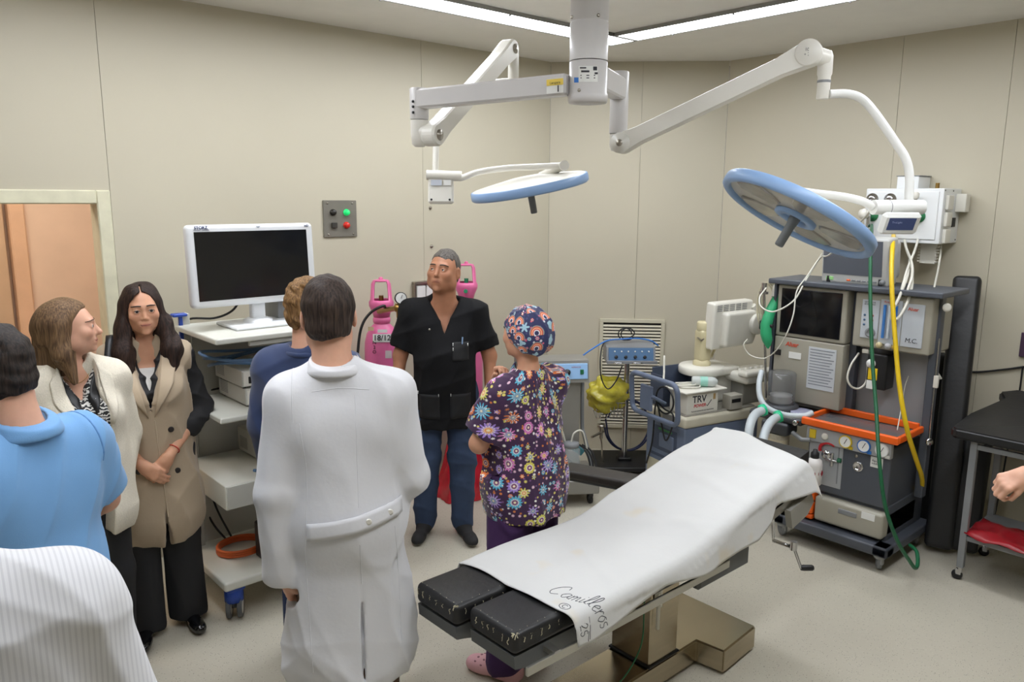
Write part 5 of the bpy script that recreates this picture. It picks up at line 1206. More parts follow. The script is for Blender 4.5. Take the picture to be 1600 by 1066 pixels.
gp_('side_socket', MB().rb((gx0+.19, gy0-.06, gz1-.14), (gx0+.26, gy0, gz1-.03), .006), M_offw)
o = gp_('dark_outlet', MB().box((gx0+.16, gy0-.006, gz0+.10), (gx0+.21, gy0, gz0+.155)), M_dark)
for (x_, z_) in ((gx0+.012, gz1-.012), (gx0+.14, gz1-.014), (gx0+.25, gz0+.02), (gx0+.10, gz0+.015)): gp_('screw', MB().lathe([(.005, 0), (.004, .003), (0, .003)], (x_, gy0, z_), (0, -1, 0), 8), M_dark)
t = thing('junction_box', 'small white box standing on top of the gas panel', 'box', (5.15, 2.02, gz1))
obj('housing', MB().rb((5.09, 1.97, gz1), (5.27, 2.10, gz1+.075), .005), M_gp, t, True)
obj('lid', MB().box((5.088, 1.965, gz1+.075), (5.272, 2.105, gz1+.080)), M_greymet, t, True)
obj('pipe_stub', MB().cyl((5.20, 1.90, gz1), (5.20, 1.90, gz1+.035), .012, 12), M_brass, t, True)
for k, (y0, y1, lab) in enumerate(((2.075, 2.145, 'white label card with blue foot hanging under the gas panel'), (1.83, 1.92, 'white socket strip hanging under the end of the gas panel'))):
    t = thing('label_card' if k == 0 else 'socket_strip', lab, 'card' if k == 0 else 'socket strip', (5.1, (y0+y1)/2, gz0-.13))
    obj('plate', MB().rb((5.09, y0, gz0-.125), (5.11, y1, gz0-.001), .003), M_offw, t, True)
    if k == 0:
        obj('blue_foot', MB().box((5.087, y0+.002, gz0-.125), (5.089, y1-.002, gz0-.10)), M_blue, t, True)
        for q in range(5): obj('print', MB().box((5.0885, y0+.01, gz0-.03-.013*q), (5.0895, y1-.01-.012*(q % 2), gz0-.025-.013*q)), M_ink, t, True)
    for q in range(6): obj('rib', MB().box((5.085, y0-.012, gz0-.025-.018*q), (5.115, y0, gz0-.018-.018*q)), M_offw, t, True)
    if k: 
        for q in range(6): obj('rib', MB().box((5.085, y1, gz0-.025-.018*q), (5.115, y1+.012, gz0-.018-.018*q)), M_offw, t, True)
hose('green_hose', [(1362, 352, 4.9), (1362, 360, 4.6), (1361, 374, 4.40), (1360, 402, 4.32), (1360, 470, 4.26), (1363, 560, 4.2), (1369, 640, 4.12), (1374, 720, 4.02), (1383, 790, 4.0), (1402, 845, 4.0), (1422, 878, 4.05), (1430, 888, 4.08), (1434, 880, 4.12), (1432, 862, 4.2), (1422, 852, 4.3)], .010, mat('dark green hose', (24, 92, 58), .4), 'dark green gas hose falling from the panel to the floor')
hose('yellow_hose', [(1396, 366, 4.9), (1396, 371, 4.6), (1395, 382, 4.40), (1393, 420, 4.31), (1394, 460, 4.27), (1398, 520, 4.24), (1405, 600, 4.2), (1417, 670, 4.18), (1432, 720, 4.3), (1440, 745, 4.4), (1440, 762, 4.5), (1430, 762, 4.6)], .0125, mat('yellow hose', (226, 190, 20), .4), 'yellow gas hose curving down past the flow meters')
hose('white_hose', [(1412, 368, 4.9), (1416, 388, 4.6), (1424, 410, 4.4), (1425, 432, 4.33), (1415, 462, 4.3)], .008, M_hosew, 'white hose dropping below the lamp control screen')
hose('clear_hose', [(1436, 356, 4.9), (1434, 375, 4.7), (1428, 395, 4.5), (1418, 420, 4.38), (1408, 455, 4.32)], .007, M_hosew, 'thin clear hose from the flow meter on the gas panel')
hose('clear_hose', [(1445, 345, 4.9), (1462, 360, 4.85), (1470, 385, 4.75), (1466, 420, 4.6), (1458, 460, 4.42), (1452, 520, 4.38)], .006, M_hosew, 'thin clear hose arching right of the flow meter to the machine top')

# ================================================================ BLACK PADS leaning on the right wall
def pad(name, lab, foot, top, w, th, wdir, m=M_leather):
    """padded board from foot centre to top centre"""
    f0 = np.array(foot, float); t0 = np.array(top, float); d = t0-f0; L = np.linalg.norm(d); d /= L
    wd = np.array(wdir, float); wd -= d*(wd@d); wd /= np.linalg.norm(wd); n_ = np.cross(d, wd)
    return tag(obj(name, MB().rbox((f0+t0)/2, (L, w, th), min(th*.42, .03), np.column_stack([d, wd, n_]), 4), m), lab, 'pad')
pad('black_pad', 'tall black vinyl pad leaning upright on the right wall', (4.74, 1.52, .03), (5.16, 1.66, 1.60), .15, .10, (.25, -1, 0))
pad('black_pad', 'shorter black vinyl pad standing behind the tall one', (4.93, 1.66, .03), (5.16, 1.72, 1.12), .26, .08, (.1, -1, 0))
pad('black_pad', 'wide black vinyl pad leaning low beside the grey table trolley', (4.82, 1.42, .02), (5.05, 1.47, .70), .16, .07, (.45, -1, 0))

# ================================================================ GREY TABLE TROLLEY at the right
TR = thing('table_trolley', 'grey square tube trolley with black padded top and lower shelf', 'trolley', (4.75, 1.15, 0))
tx0, tx1, ty0, ty1 = 4.475, 4.90, .42, 1.315
for (x_, y_) in ((tx0, ty1), (tx1, ty1), (tx0, ty0), (tx1, ty0)):
    obj('leg', MB().rb((x_-.017, y_-.017, .075), (x_+.017, y_+.017, .80), .004), M_greymet, TR, True)
    cs = obj('castor', MB().cyl((x_, y_, .045), (x_, y_, .08), .012, 12).obox((x_, y_+.008, .045), (.022, .03, .035), None, .004), M_chrome, TR, True)
    obj('wheel', MB().lathe([(.006, -.010), (.026, -.009), (.028, 0), (.026, .009), (.006, .010)], (x_, y_+.012, .028), (1, .2, 0), 18), M_dark, cs, True)
for z_, nm in ((.765, 'rail'), (.25, 'rail')):
    for a, b in (((tx0, ty0), (tx1, ty0)), ((tx0, ty1), (tx1, ty1)), ((tx0, ty0), (tx0, ty1)), ((tx1, ty0), (tx1, ty1))):
        obj(nm, MB().rb((a[0]-.012, a[1]-.012, z_-.014), (b[0]+.012, b[1]+.012, z_+.014), .003), M_greymet, TR, True)
obj('lower_shelf', MB().box((tx0, ty0, .258), (tx1, ty1, .268)), M_greymet, TR, True)
poly = [(tx0-.06, ty0), (5.20, ty0), (5.20, 1.34), (5.12, 1.41), (5.02, 1.36), (4.90, 1.385), (4.70, 1.43), (tx0-.03, 1.43), (tx0-.06, 1.40)]
bm = bmesh.new(); f_ = bm.faces.new([bm.verts.new((p[0], p[1], .80)) for p in poly]); r_ = bmesh.ops.extrude_face_region(bm, geom=[f_])
bmesh.ops.translate(bm, vec=(0, 0, .055), verts=[v for v in r_['geom'] if isinstance(v, bmesh.types.BMVert)]); bmesh.ops.recalc_face_normals(bm, faces=bm.faces)
bmesh.ops.bevel(bm, geom=list(bm.edges), offset=.012, segments=3, affect='EDGES'); [setattr(v.co, 'z', v.co.z+.10*max(0, (v.co.x-4.5)/.7)) for v in bm.verts]; me = bpy.data.meshes.new('padded_top'); bm.to_mesh(me); bm.free()
link('padded_top', me, M_leather, TR, True)
M_red2 = mat('red plastic bag', (150, 24, 34), .35, var=.15, vscale=10, bump=.2, bscale=16)
rows = []
for i in range(15):
    rows.append([(4.46+.30*i/14-.05*math.sin(j/13*3), 0.84+.47*j/13, .280+.018*math.sin(i*.9+j*.5)*math.sin(j*.7)+.03*math.exp(-((j-9)/2.5)**2)*math.sin(PI*i/14)+(.0 if i else -.0)) for j in range(14)])
o = obj('red_sheet', MB().grid(rows), M_red2); so = o.modifiers.new('thickness', 'SOLIDIFY'); so.thickness = .004; tag(o, 'crumpled red plastic sheet on the lower shelf of the grey trolley', 'bag')
t = thing('white_jar', 'small white jar on the red sheet on the lower trolley shelf', 'jar', (4.60, 1.02, .31))
jq = np.array([4.60, 1.02, .33])
obj('jar_body', MB().lathe([(0, 0), (.04, 0), (.043, .006), (.043, .05), (.036, .06)], jq, (0, 0, 1), 22), M_offw, t, True)
obj('jar_lid', MB().lathe([(.037, .058), (.038, .06), (.034, .10), (.02, .11), (0, .11)], jq, (0, 0, 1), 20), M_clear, t, True)
cord('wall_cable', [(5.26, 1.80, 1.02), (5.265, 1.75, 1.0), (5.268, 1.6, 1.005), (5.268, 1.45, 1.045), (5.268, 1.33, 1.085)], .006, M_dark, 'black cable slung along the right wall behind the pads')
cord('drop_cable', [(5.27, 1.345, 1.08), (5.262, 1.345, .9), (5.24, 1.36, .6), (5.15, 1.36, .2), (5.0, 1.36, .012), (4.9, 1.40, .010)], .005, M_dark, 'black cable dropping behind the grey trolley to the floor')
tag(obj('wall_notice', MB().box((5.262, .95, 1.14), (5.279, 1.372, 1.285), .002), mat('purple board', (70, 48, 70), .5)), 'dark purple board on the right wall above the grey trolley', 'sign')
# ================================================================ FIGURES: smooth-union surfaces meshed with surface nets
class Field:
    """a list of shapes blended one after another; each carries a bounding ball so far blocks skip it"""
    def __init__(s): s.p = []; s.post = []
    def _add(s, fn, c, R, k, op): s.p.append((fn, np.array(c, np.float32), float(R), float(k), op)); return s
    def cap(s, a, b, r0, r1=None, k=.03, flat=None, op='u'):
        """tapered capsule; flat=(axis vector, factor) squashes it along that axis"""
        a = np.array(a, np.float32); b = np.array(b, np.float32); r1 = r0 if r1 is None else r1
        ax, fa = (np.array(flat[0], np.float32), flat[1]) if flat else (None, 1)
        if ax is not None: ax = ax/np.linalg.norm(ax)
        ba = b-a; L2 = float(ba@ba)+1e-9
        def fn(P):
            q = P-a
            if ax is not None: q = q+(q@ax)[..., None]*ax*(1/fa-1); bb = ba+(ba@ax)*ax*(1/fa-1); LL = float(bb@bb)+1e-9
            else: bb = ba; LL = L2
            t = np.clip((q@bb)/LL, 0, 1)
            d = np.sqrt(np.maximum(((q-t[..., None]*bb)**2).sum(-1), 1e-12))-(r0+(r1-r0)*t)
            return d*(.5+.5*fa) if ax is not None else d
        return s._add(fn, (a+b)/2, math.sqrt(L2)/2+max(r0, r1)*1.05, k, op)
    def ell(s, c, r, k=.02, R=None, op='u'):
        c = np.array(c, np.float32); r = np.array(r, np.float32); Rm = None if R is None else np.array(R, np.float32)
        def fn(P):
            q = P-c
            if Rm is not None: q = q@Rm
            k0 = np.sqrt(((q/r)**2).sum(-1)); k1 = np.sqrt(((q/(r*r))**2).sum(-1))+1e-9
            return k0*(k0-1)/k1
        return s._add(fn, c, float(r.max())*1.05, k, op)
    def sph(s, c, r, k=.02, op='u'): return s.ell(c, (r, r, r), k, None, op)
    def raw(s, fn, k=.01, op='i'): s.p.append((fn, None, 0, k, op)); return s     # applies everywhere
    def plane(s, pt, n, k=.006):
        """keep the side the normal points away from"""
        pt = np.array(pt, np.float32); n = np.array(n, np.float32); n = n/np.linalg.norm(n)
        return s.raw(lambda P: (P-pt)@n, k, 'i')
    def ev(s, P, rad=0.0, C=None):
        """P: (blocks, n, 3); C block centres, rad half diagonal"""
        d = np.full(P.shape[:-1], .4, np.float32)
        for fn, c, R, k, op in s.p:
            if c is None or C is None: idx = slice(None)
            else:
                idx = np.nonzero(((C-c)**2).sum(-1) < (R+rad+k+.03)**2)[0]
                if len(idx) == 0: continue
            v = fn(P[idx]); o = d[idx]
            if op == 'u':
                h = np.maximum(k-np.abs(o-v), 0)/k; d[idx] = np.minimum(o, v)-h*h*k*.25
            elif op == 's':
                v = -v; h = np.maximum(k-np.abs(o-v), 0)/k; d[idx] = np.maximum(o, v)+h*h*k*.25
            else:
                h = np.maximum(k-np.abs(o-v), 0)/k; d[idx] = np.maximum(o, v)+h*h*k*.25
        for fn in s.post: d = d+fn(P)
        return d
    def at(s, pts):
        P = np.array(pts, np.float32).reshape(-1, 1, 3); return s.ev(P)[:, 0]
def folds(seed, amp, wl=(.07, .16), n=5, up=.5, zr=None):
    rs = np.random.RandomState(seed); K = []; 
    for _ in range(n):
        v = rs.randn(3); v[2] = v[2]*up; v /= np.linalg.norm(v); K.append((v*2*PI/rs.uniform(*wl), rs.rand()*6.28, rs.randn(3)*4, rs.rand()*6.28))
    def fn(P):
        o = 0
        for v, ph, w, p2 in K:
            a = P@np.array(v, np.float32)+ph+1.3*np.sin(P@np.array(w, np.float32)+p2)
            o = o+(1-np.abs(np.sin(a*.5)))**2*(.5+.5*np.sin(P@np.array(w*.7, np.float32)+ph))
        o = o*(-amp/n*4.2)
        if zr is not None: o = o*np.clip((P[..., 2]-zr[0])/(zr[1]-zr[0]), 0, 1)
        return o.astype(np.float32)
    return fn
def nets(F, lo, hi, h, B=8):
    """surface nets on the blocks near the surface; returns vertices, quads"""
    lo = np.array(lo, float); hi = np.array(hi, float); nb = np.maximum(1, np.ceil((hi-lo)/(h*B)).astype(int))
    bi = np.stack(np.meshgrid(*[np.arange(n) for n in nb], indexing='ij'), -1).reshape(-1, 3)
    C = (lo+(bi+.5)*h*B).astype(np.float32); rad = B*h*.866
    dc = F.ev(C[:, None, :], 0.0, C)[:, 0]
    keep = np.abs(dc) < rad*1.35+.012
    bi = bi[keep]; C = C[keep]
    if len(bi) == 0: return np.zeros((0, 3)), np.zeros((0, 4), int)
    g = np.arange(B+1); loc = np.stack(np.meshgrid(g, g, g, indexing='ij'), -1).reshape(-1, 3)
    D = []
    for s in range(0, len(bi), 600):
        P = (lo+(bi[s:s+600, None, :]*B+loc[None])*h).astype(np.float32); D.append(F.ev(P, rad, C[s:s+600]))
    D = np.concatenate(D).reshape(-1, B+1, B+1, B+1); D = np.where(np.abs(D) < 1e-7, 1e-7, D); S = D < 0
    n = np.array(nb)*B+2
    cs = S[:, :B, :B, :B].astype(np.int8)
    tot = sum(S[:, a:a+B, b:b+B, c:c+B].astype(np.int8) for a in (0, 1) for b in (0, 1) for c in (0, 1))
    act = (tot > 0) & (tot < 8)
    q = np.argwhere(act)
    if len(q) == 0: return np.zeros((0, 3)), np.zeros((0, 4), int)
    blk = q[:, 0]; l = q[:, 1:]
    acc = np.zeros((len(q), 3)); cnt = np.zeros(len(q))
    for ax in range(3):
        o1, o2 = (ax+1) % 3, (ax+2) % 3
        for a in (0, 1):
            for b in (0, 1):
                p0 = l.copy(); p0[:, o1] += a; p0[:, o2] += b; p1 = p0.copy(); p1[:, ax] += 1
                d0 = D[blk, p0[:, 0], p0[:, 1], p0[:, 2]]; d1 = D[blk, p1[:, 0], p1[:, 1], p1[:, 2]]
                m = (d0 < 0) != (d1 < 0); t = np.where(m, d0/np.where(m, d0-d1, 1), 0)
                pos = p0.astype(float); pos[:, ax] += t
                acc[m] += pos[m]; cnt[m] += 1
    gl = bi[blk]*B+l
    V = lo+(bi[blk]*B+acc/cnt[:, None])*h
    key = ((gl[:, 0]+1)*n[1]+gl[:, 1]+1)*n[2]+gl[:, 2]+1
    order = np.argsort(key); ks = key[order]
    def find(c):
        k = ((c[:, 0]+1)*n[1]+c[:, 1]+1)*n[2]+c[:, 2]+1; i = np.clip(np.searchsorted(ks, k), 0, len(ks)-1)
        return np.where(ks[i] == k, order[i], -1)
    Q = []
    for ax in range(3):
        o1, o2 = (ax+1) % 3, (ax+2) % 3
        s0 = S[:, :B, :B, :B]; sl = [slice(None), slice(0, B), slice(0, B), slice(0, B)]; sl[ax+1] = slice(1, B+1); s1 = S[tuple(sl)]
        e = np.argwhere(s0 != s1); 
        if len(e) == 0: continue
        c = bi[e[:, 0]]*B+e[:, 1:]; ins = s0[e[:, 0], e[:, 1], e[:, 2], e[:, 3]]
        cc = []
        for a, b in ((-1, -1), (0, -1), (0, 0), (-1, 0)):
            k = c.copy(); k[:, o1] += a; k[:, o2] += b; cc.append(find(k))
        f = np.stack(cc, 1); f[~ins] = f[~ins][:, ::-1]; Q.append(f[(f >= 0).all(1)])
    return V, np.concatenate(Q)
def net_mesh(name, F, regions):
    """regions: (lo, hi, h); joined into one mesh"""
    Vs, Qs, n = [], [], 0
    for lo, hi, h in regions:
        V, Q = nets(F, lo, hi, h); Vs.append(V); Qs.append(Q+n); n += len(V)
    V = np.concatenate(Vs); Q = np.concatenate(Qs)
    return to_mesh(name, V, Q), V
def to_mesh(name, V, Q):
    me = bpy.data.meshes.new(name); me.vertices.add(len(V)); me.vertices.foreach_set('co', V.astype(np.float32).ravel())
    me.loops.add(len(Q)*4); me.loops.foreach_set('vertex_index', Q.astype(np.int32).ravel())
    me.polygons.add(len(Q)); me.polygons.foreach_set('loop_start', (np.arange(len(Q))*4).astype(np.int32))
    me.polygons.foreach_set('use_smooth', np.ones(len(Q), bool)); me.update(calc_edges=True); me.validate()
    return me
def bounds(F, pad=.03):
    lo = np.full(3, 9.); hi = -lo
    for fn, c, R, k, op in F.p:
        if c is None or op != 'u': continue
        lo = np.minimum(lo, c-R); hi = np.maximum(hi, c+R)
    return lo-pad, hi+pad
def garment(name, F, m, root, h=.007, clip=None):
    lo, hi = bounds(F)
    if clip is not None: lo = np.maximum(lo, clip[0]); hi = np.minimum(hi, clip[1])
    me, V = net_mesh(name, F, [(lo, hi, h)])
    return link(name, me, m, root), V
def surf_point(F, o, d, t0=0.0, t1=.6):
    """march from o along d to the first crossing"""
    ts = np.linspace(t0, t1, 160); o = np.array(o, float); d = np.array(d, float); P = o+ts[:, None]*d
    v = F.at(P); i = np.nonzero((v[:-1] > 0) & (v[1:] <= 0))[0]
    if len(i) == 0: return None
    i = i[0]; t = ts[i]+(ts[i+1]-ts[i])*v[i]/(v[i]-v[i+1]); return o+t*d
def surf_patch(F, uv, org, ex, ez, d, off, nu=8, nv=8):
    """quad patch uv=[4 corners (u,v)] in the plane org+u*ex+v*ez thrown along d on the surface"""
    c = np.array(uv, float); ex, ez, d, org = [np.array(k, float) for k in (ex, ez, d, org)]; pts = []
    for i in range(nu+1):
        for j in range(nv+1):
            a, b = i/nu, j/nv; w = (1-a)*(1-b)*c[0]+a*(1-b)*c[1]+a*b*c[2]+(1-a)*b*c[3]; pts.append(org+w[0]*ex+w[1]*ez)
    pts = np.array(pts); ts = np.linspace(0, .7, 180); P = pts[:, None, :]+ts[None, :, None]*d
    v = F.ev(P.astype(np.float32)); out = []; last = None
    for k in range(len(pts)):
        i = np.nonzero((v[k, :-1] > 0) & (v[k, 1:] <= 0))[0]
        t = last if len(i) == 0 else ts[i[0]]+(ts[i[0]+1]-ts[i[0]])*v[k, i[0]]/(v[k, i[0]]-v[k, i[0]+1])
        if t is None: t = .3
        last = t; out.append(pts[k]+(t-off)*d)
    return MB().grid(np.array(out).reshape(nu+1, nv+1, 3))
def strip_on(F, pts, d, off, r, n=6):
    """seam: thin tube through points thrown along d on the surface"""
    out = []
    for p in smoothpath(pts, 5):
        q = surf_point(F, p, d, 0, .7)
        if q is not None: out.append(q-np.array(d)*off)
    return MB().tube(out, r, n) if len(out) > 2 else MB()

# ---------------------------------------------------------------- body parts (local frame: faces +y, right side +x)
class Body:
    def __init__(s, H, fem=False, belly=0.0, wide=1.0):
        s.H = H; k = s.k = H/1.75; s.fem = fem; s.belly = belly; s.w = wide
        sh = (.146 if fem else .168)*wide
        s.J = dict(pel=(0, 0, .96*k), waist=(0, 0, 1.10*k), chest=(0, -.005, 1.30*k), neck=(0, -.02, 1.462*k), head=(0, .012, 1.625*k))
        for sd, n in ((1, 'R'), (-1, 'L')):
            s.J['sh'+n] = (sd*sh*k, -.02, 1.382*k); s.J['el'+n] = (sd*(sh+.050)*k, -.03, 1.11*k); s.J['wr'+n] = (sd*(sh+.055)*k, .04, .87*k)
            s.J['hip'+n] = (sd*.088*k, 0, .93*k); s.J['kn'+n] = (sd*.095*k, .01, .50*k); s.J['an'+n] = (sd*.10*k, -.02, .085*k); s.J['toe'+n] = (sd*.115*k, .12, .035*k)
        s.Rh = np.eye(3); s.hs = k*(.97 if fem else 1.0); s.bulge = 0
    def set(s, **kw):
        for n, v in kw.items(): s.J[n] = tuple(float(x) for x in v)
        return s
    def g(s, n): return np.array(s.J[n], float)
    def turn_head(s, yaw=0, pitch=0, roll=0):
        """yaw + turns to the left of the figure, pitch + lifts the chin"""
        s.Rh = np.array(Matrix.Rotation(math.radians(yaw), 3, 'Z') @ Matrix.Rotation(math.radians(pitch), 3, 'X') @ Matrix.Rotation(math.radians(roll), 3, 'Y')); return s
    def hp(s, x, y, z): return s.g('head')+s.Rh @ (np.array([x, y, z])*s.hs)
    def torso(s, F, e=0.0, k=.06, hips=True):
        q, w = s.k, s.w; Y = (0, 1, 0)
        if s.fem:
            F.cap((-.062*q*w, -.01, 1.27*q), (.062*q*w, -.01, 1.27*q), .098*q+e, k=k, flat=(Y, .88)); F.cap((-.09*q*w, -.018, 1.355*q), (.09*q*w, -.018, 1.355*q), .050*q+e, k=k)
            F.ell((0, .01, 1.10*q), (.128*q*w+e, .098*q+e+s.belly, .19*q+e), k)
            for sd in (-1, 1): F.ell((sd*.075*q, .085*q, 1.25*q), (.062*q+e*.6, .055*q+e*.6, .062*q+e*.6), .05)
            if hips: F.ell((0, -.01, .93*q), (.175*q*w+e, .128*q+e, .16*q+e), k)
        else:
            F.cap((-.075*q*w, -.01, 1.27*q), (.075*q*w, -.01, 1.27*q), .114*q+e, k=k, flat=(Y, .92)); F.cap((-.10*q*w, -.018, 1.36*q), (.10*q*w, -.018, 1.36*q), .060*q+e, k=k)
            F.ell((0, .015, 1.10*q), (.155*q*w+e, .112*q+e+s.belly, .20*q+e), k)
            if hips: F.ell((0, -.005, .94*q), (.168*q*w+e, .122*q+e, .14*q+e), k)
        nk = s.g('neck')
        for n in ('R', 'L'): F.cap(nk+np.array([0, 0, -.022*q]), s.g('sh'+n)+np.array([0, 0, -.004]), .045*q+e*.8, (.047 if s.fem else .055)*q+e*.8, .05)
    def neckhole(s, G, r=.074, drop=0.0, tilt=.25):
        n = s.g('neck'); G.cap(n+np.array([0, .0, .045-drop])*1.0, s.hp(0, -.01, -.02)+np.array([0, 0, .1]), r, r*1.2, .005, None, 's')
    def neck(s, F, e=0.0):
        F.cap(s.g('neck')+np.array([0, -.005, -.06]), s.hp(0, -.022, -.045), (.052 if s.fem else .064)*s.k+e, (.046 if s.fem else .057)*s.k+e, .03)
    def arm(s, F, n, e0=0.0, e1=None, fore=True, k=.03, up=True):
        q = s.k*(.86 if s.fem else 1.0); e1 = e0 if e1 is None else e1
        if up: F.cap(s.g('sh'+n), s.g('el'+n), .055*q+e0, .043*q+e0, k)
        if fore: F.cap(s.g('el'+n), s.g('wr'+n), .041*q+e1, .027*q+e1, .02)
    def leg(s, F, n, e=0.0, e1=None, k=.03):
        q = s.k; e1 = e if e1 is None else e1
        F.cap(s.g('hip'+n), s.g('kn'+n), .082*q+e, .058*q+e, k); F.cap(s.g('kn'+n), s.g('an'+n), .054*q+e1, .038*q+e1, .03)
    def hand(s, F, n, fwd, palm, curl=(.35, .45, .55, .6), thumb=(.5, .5), sc=1.0, spread=.0):
        """fingers along fwd, palm faces palm; curl in radians per knuckle for each finger"""
        q = s.k*(.90 if s.fem else 1.0)*sc; w = s.g('wr'+n); f = np.array(fwd, float); f /= np.linalg.norm(f)
        p = np.array(palm, float); p -= f*(p@f); p /= np.linalg.norm(p); sdv = np.cross(f, p)*(1 if n == 'R' else -1)   # towards the thumb
        sdv = -sdv
        kn = []
        for i, off in enumerate((.027, .009, -.010, -.027)):
            base = w+sdv*off*.6*q+f*.012*q; K = w+f*(.090, .094, .090, .080)[i]*q+sdv*off*q; kn.append(K)
            F.cap(base, K, .0145*q, .0115*q, .012, None)
        F.cap(w-f*.01*q, w+f*.03*q, .021*q, .022*q, .02)
        F.cap(w+f*.02*q+sdv*.018*q, w+f*.05*q+sdv*.016*q+p*.004, .017*q, .014*q, .012)
        for i, Ls in enumerate(((.040, .024, .020), (.044, .028, .021), (.041, .026, .021), (.032, .020, .018))):
            a = kn[i]; ang = 0.0; fd = f+sdv*spread*(1.5-i)*.25
            fd = fd/np.linalg.norm(fd)
            for j, L in enumerate(Ls):
                c = curl[i] if np.isscalar(curl[i]) else curl[i][j]
                ang += c; d = fd*math.cos(ang)+p*math.sin(ang); b = a+d*L*q
                F.cap(a, b, (.0098, .0088, .0080)[j]*q, (.0088, .0080, .0072)[j]*q, .004 if j else .008); a = b
        a = w+f*.028*q+sdv*.026*q+p*.006; d = f*math.cos(thumb[0])+sdv*math.sin(thumb[0])+p*.35; d /= np.linalg.norm(d); b = a+d*.042*q
        F.cap(a, b, .0135*q, .0105*q, .012); d2 = d*math.cos(thumb[1])+p*math.sin(thumb[1])-sdv*.2; d2 /= np.linalg.norm(d2); F.cap(b, b+d2*.030*q, .0105*q, .0088*q, .004)
        return w+f*.09*q
    def skull(s, F, face=True, nose=1.0, jaw=1.0, brow=1.0):
        S_ = s.hs; R = s.Rh
        def E(c, r, k=.02, rot=None, op='u'): F.ell(s.hp(*c), np.array(r)*S_, k, R if rot is None else R @ rot, op)
        def Cp(a, b, r0, r1, k=.01, op='u'): F.cap(s.hp(*a), s.hp(*b), r0*S_, r1*S_, k, None, op)
        E((0, -.018, .035), (.074, .094, .086), .02)
        E((0, .030, -.022), (.060*jaw, .062, .086), .04)
        E((0, .048, -.075), (.034*jaw, .036, .034), .03)
        for sd in (-1, 1):
            E((sd*.052*jaw, .010, -.060), (.017, .035, .030), .03)
            E((sd*.040, .062, -.022), (.024, .022, .022), .025)
        if face:
            Cp((-.034, .080, .022), (.034, .080, .022), .0115*brow, .0115*brow, .02)
            for sd in (-1, 1): E((sd*.031, .1005, .004), (.020, .017, .0125), .014, op='s')
            for sd in (-1, 1): E((sd*.031, .0795, .003), (.0165, .0135, .0135), .006)
            for sd in (-1, 1): E((sd*.031, .0945, .0025), (.0135, .0085, .0052), .002, op='s')
            Cp((0, .086, .012), (0, .089+.013*nose, -.029), .0072, .0092*nose, .012)
            for sd in (-1, 1): E((sd*.0105, .0915, -.0335), (.0070, .0095, .0065), .006)
            for sd in (-1, 1): E((sd*.006, .097, -.0415), (.003, .004, .0022), .003, op='s')
            E((0, .0825, -.060), (.026, .011, .017), .018)
            Cp((-.020, .0850, -.0605), (0, .0925, -.0578), .0026, .0038, .005); Cp((.020, .0850, -.0605), (0, .0925, -.0578), .0026, .0038, .005)
            Cp((-.018, .0845, -.0650), (0, .0905, -.0678), .0030, .0044, .005); Cp((.018, .0845, -.0650), (0, .0905, -.0678), .0030, .0044, .005)
            F.cap(s.hp(-.025, .0895, -.0625), s.hp(.025, .0895, -.0625), .0016*S_, .0016*S_, .002, None, 's')
            E((0, .078, -.100), (.017, .013, .014), .015)
        for sd in (-1, 1):
            rt = np.array(Matrix.Rotation(sd*.30, 3, 'Z') @ Matrix.Rotation(-.15, 3, 'X'))
            E((sd*.079, -.012, .000), (.0075, .020, .033), .008, rt); E((sd*.087, -.008, .004), (.006, .011, .020), .004, rt, 's')
    def face_parts(s, F, root, hair, iris=(70, 50, 36), gaze=(0, 1, 0), brows=True, lash=False, brow_r=.0030, mdrop=0.0):
        m_eye = mat('eye white', (206, 200, 194), .2); m_ir = mat('iris %d' % iris[0], iris, .15); fwd = s.Rh @ np.array([0, 1.0, 0])
        gz = s.Rh @ np.array(gaze, float); gz /= np.linalg.norm(gz)
        mp = []
        for t in np.linspace(-1, 1, 11):
            q = surf_point(F, s.hp(.0225*t, .16, -.0622-.0016*t*t-mdrop*abs(t)), -fwd, 0, .2)
            if q is not None: mp.append(q-fwd*.0003)
        if len(mp) > 4: obj('mouth_line', MB().tube(mp, [.0005]+[.0012]*(len(mp)-2)+[.0005], 6), mat('mouth line', (104, 54, 48), .6), root)
        for sd in (-1, 1):
            c = s.hp(sd*.031, .0790, .003); ey = obj('eye', MB().lathe([(.0126*math.sin(a), -.0126*math.cos(a)) for a in np.linspace(0, PI, 12)], c, fwd, 18), m_eye, root)
            obj('iris', MB().lathe([(.0062, .0112), (.0058, .0123), (.0030, .0131), (0, .0133)], c, gz, 18), m_ir, ey)
            obj('pupil', MB().lathe([(.0026, .0133), (0, .0136)], c, gz, 12), M_dark, ey)
            if brows:
                pts = []
                for t in np.linspace(0, 1, 8):
                    x = sd*(.012+.040*t); z = .0275+.0050*math.sin(t*2.4)-.006*t
                    q = surf_point(F, s.hp(x, .16, z), -fwd, 0, .2)
                    if q is not None: pts.append(q+fwd*.0005)
                if len(pts) > 3: obj('eyebrow', MB().tube(pts, [brow_r*(.75+.5*math.sin(PI*min(1, .25+.75*t/len(pts)))) for t in range(len(pts))], 7), hair, root)
            if lash:
                pts = [s.hp(sd*.031+.0135*math.cos(a), .0925-.004*abs(math.cos(a)), .0025+.0052*math.sin(a)) for a in np.linspace(.1, PI-.1, 9)]
                obj('eyelashes', MB().tube(pts, .0013, 5), M_dark, root)
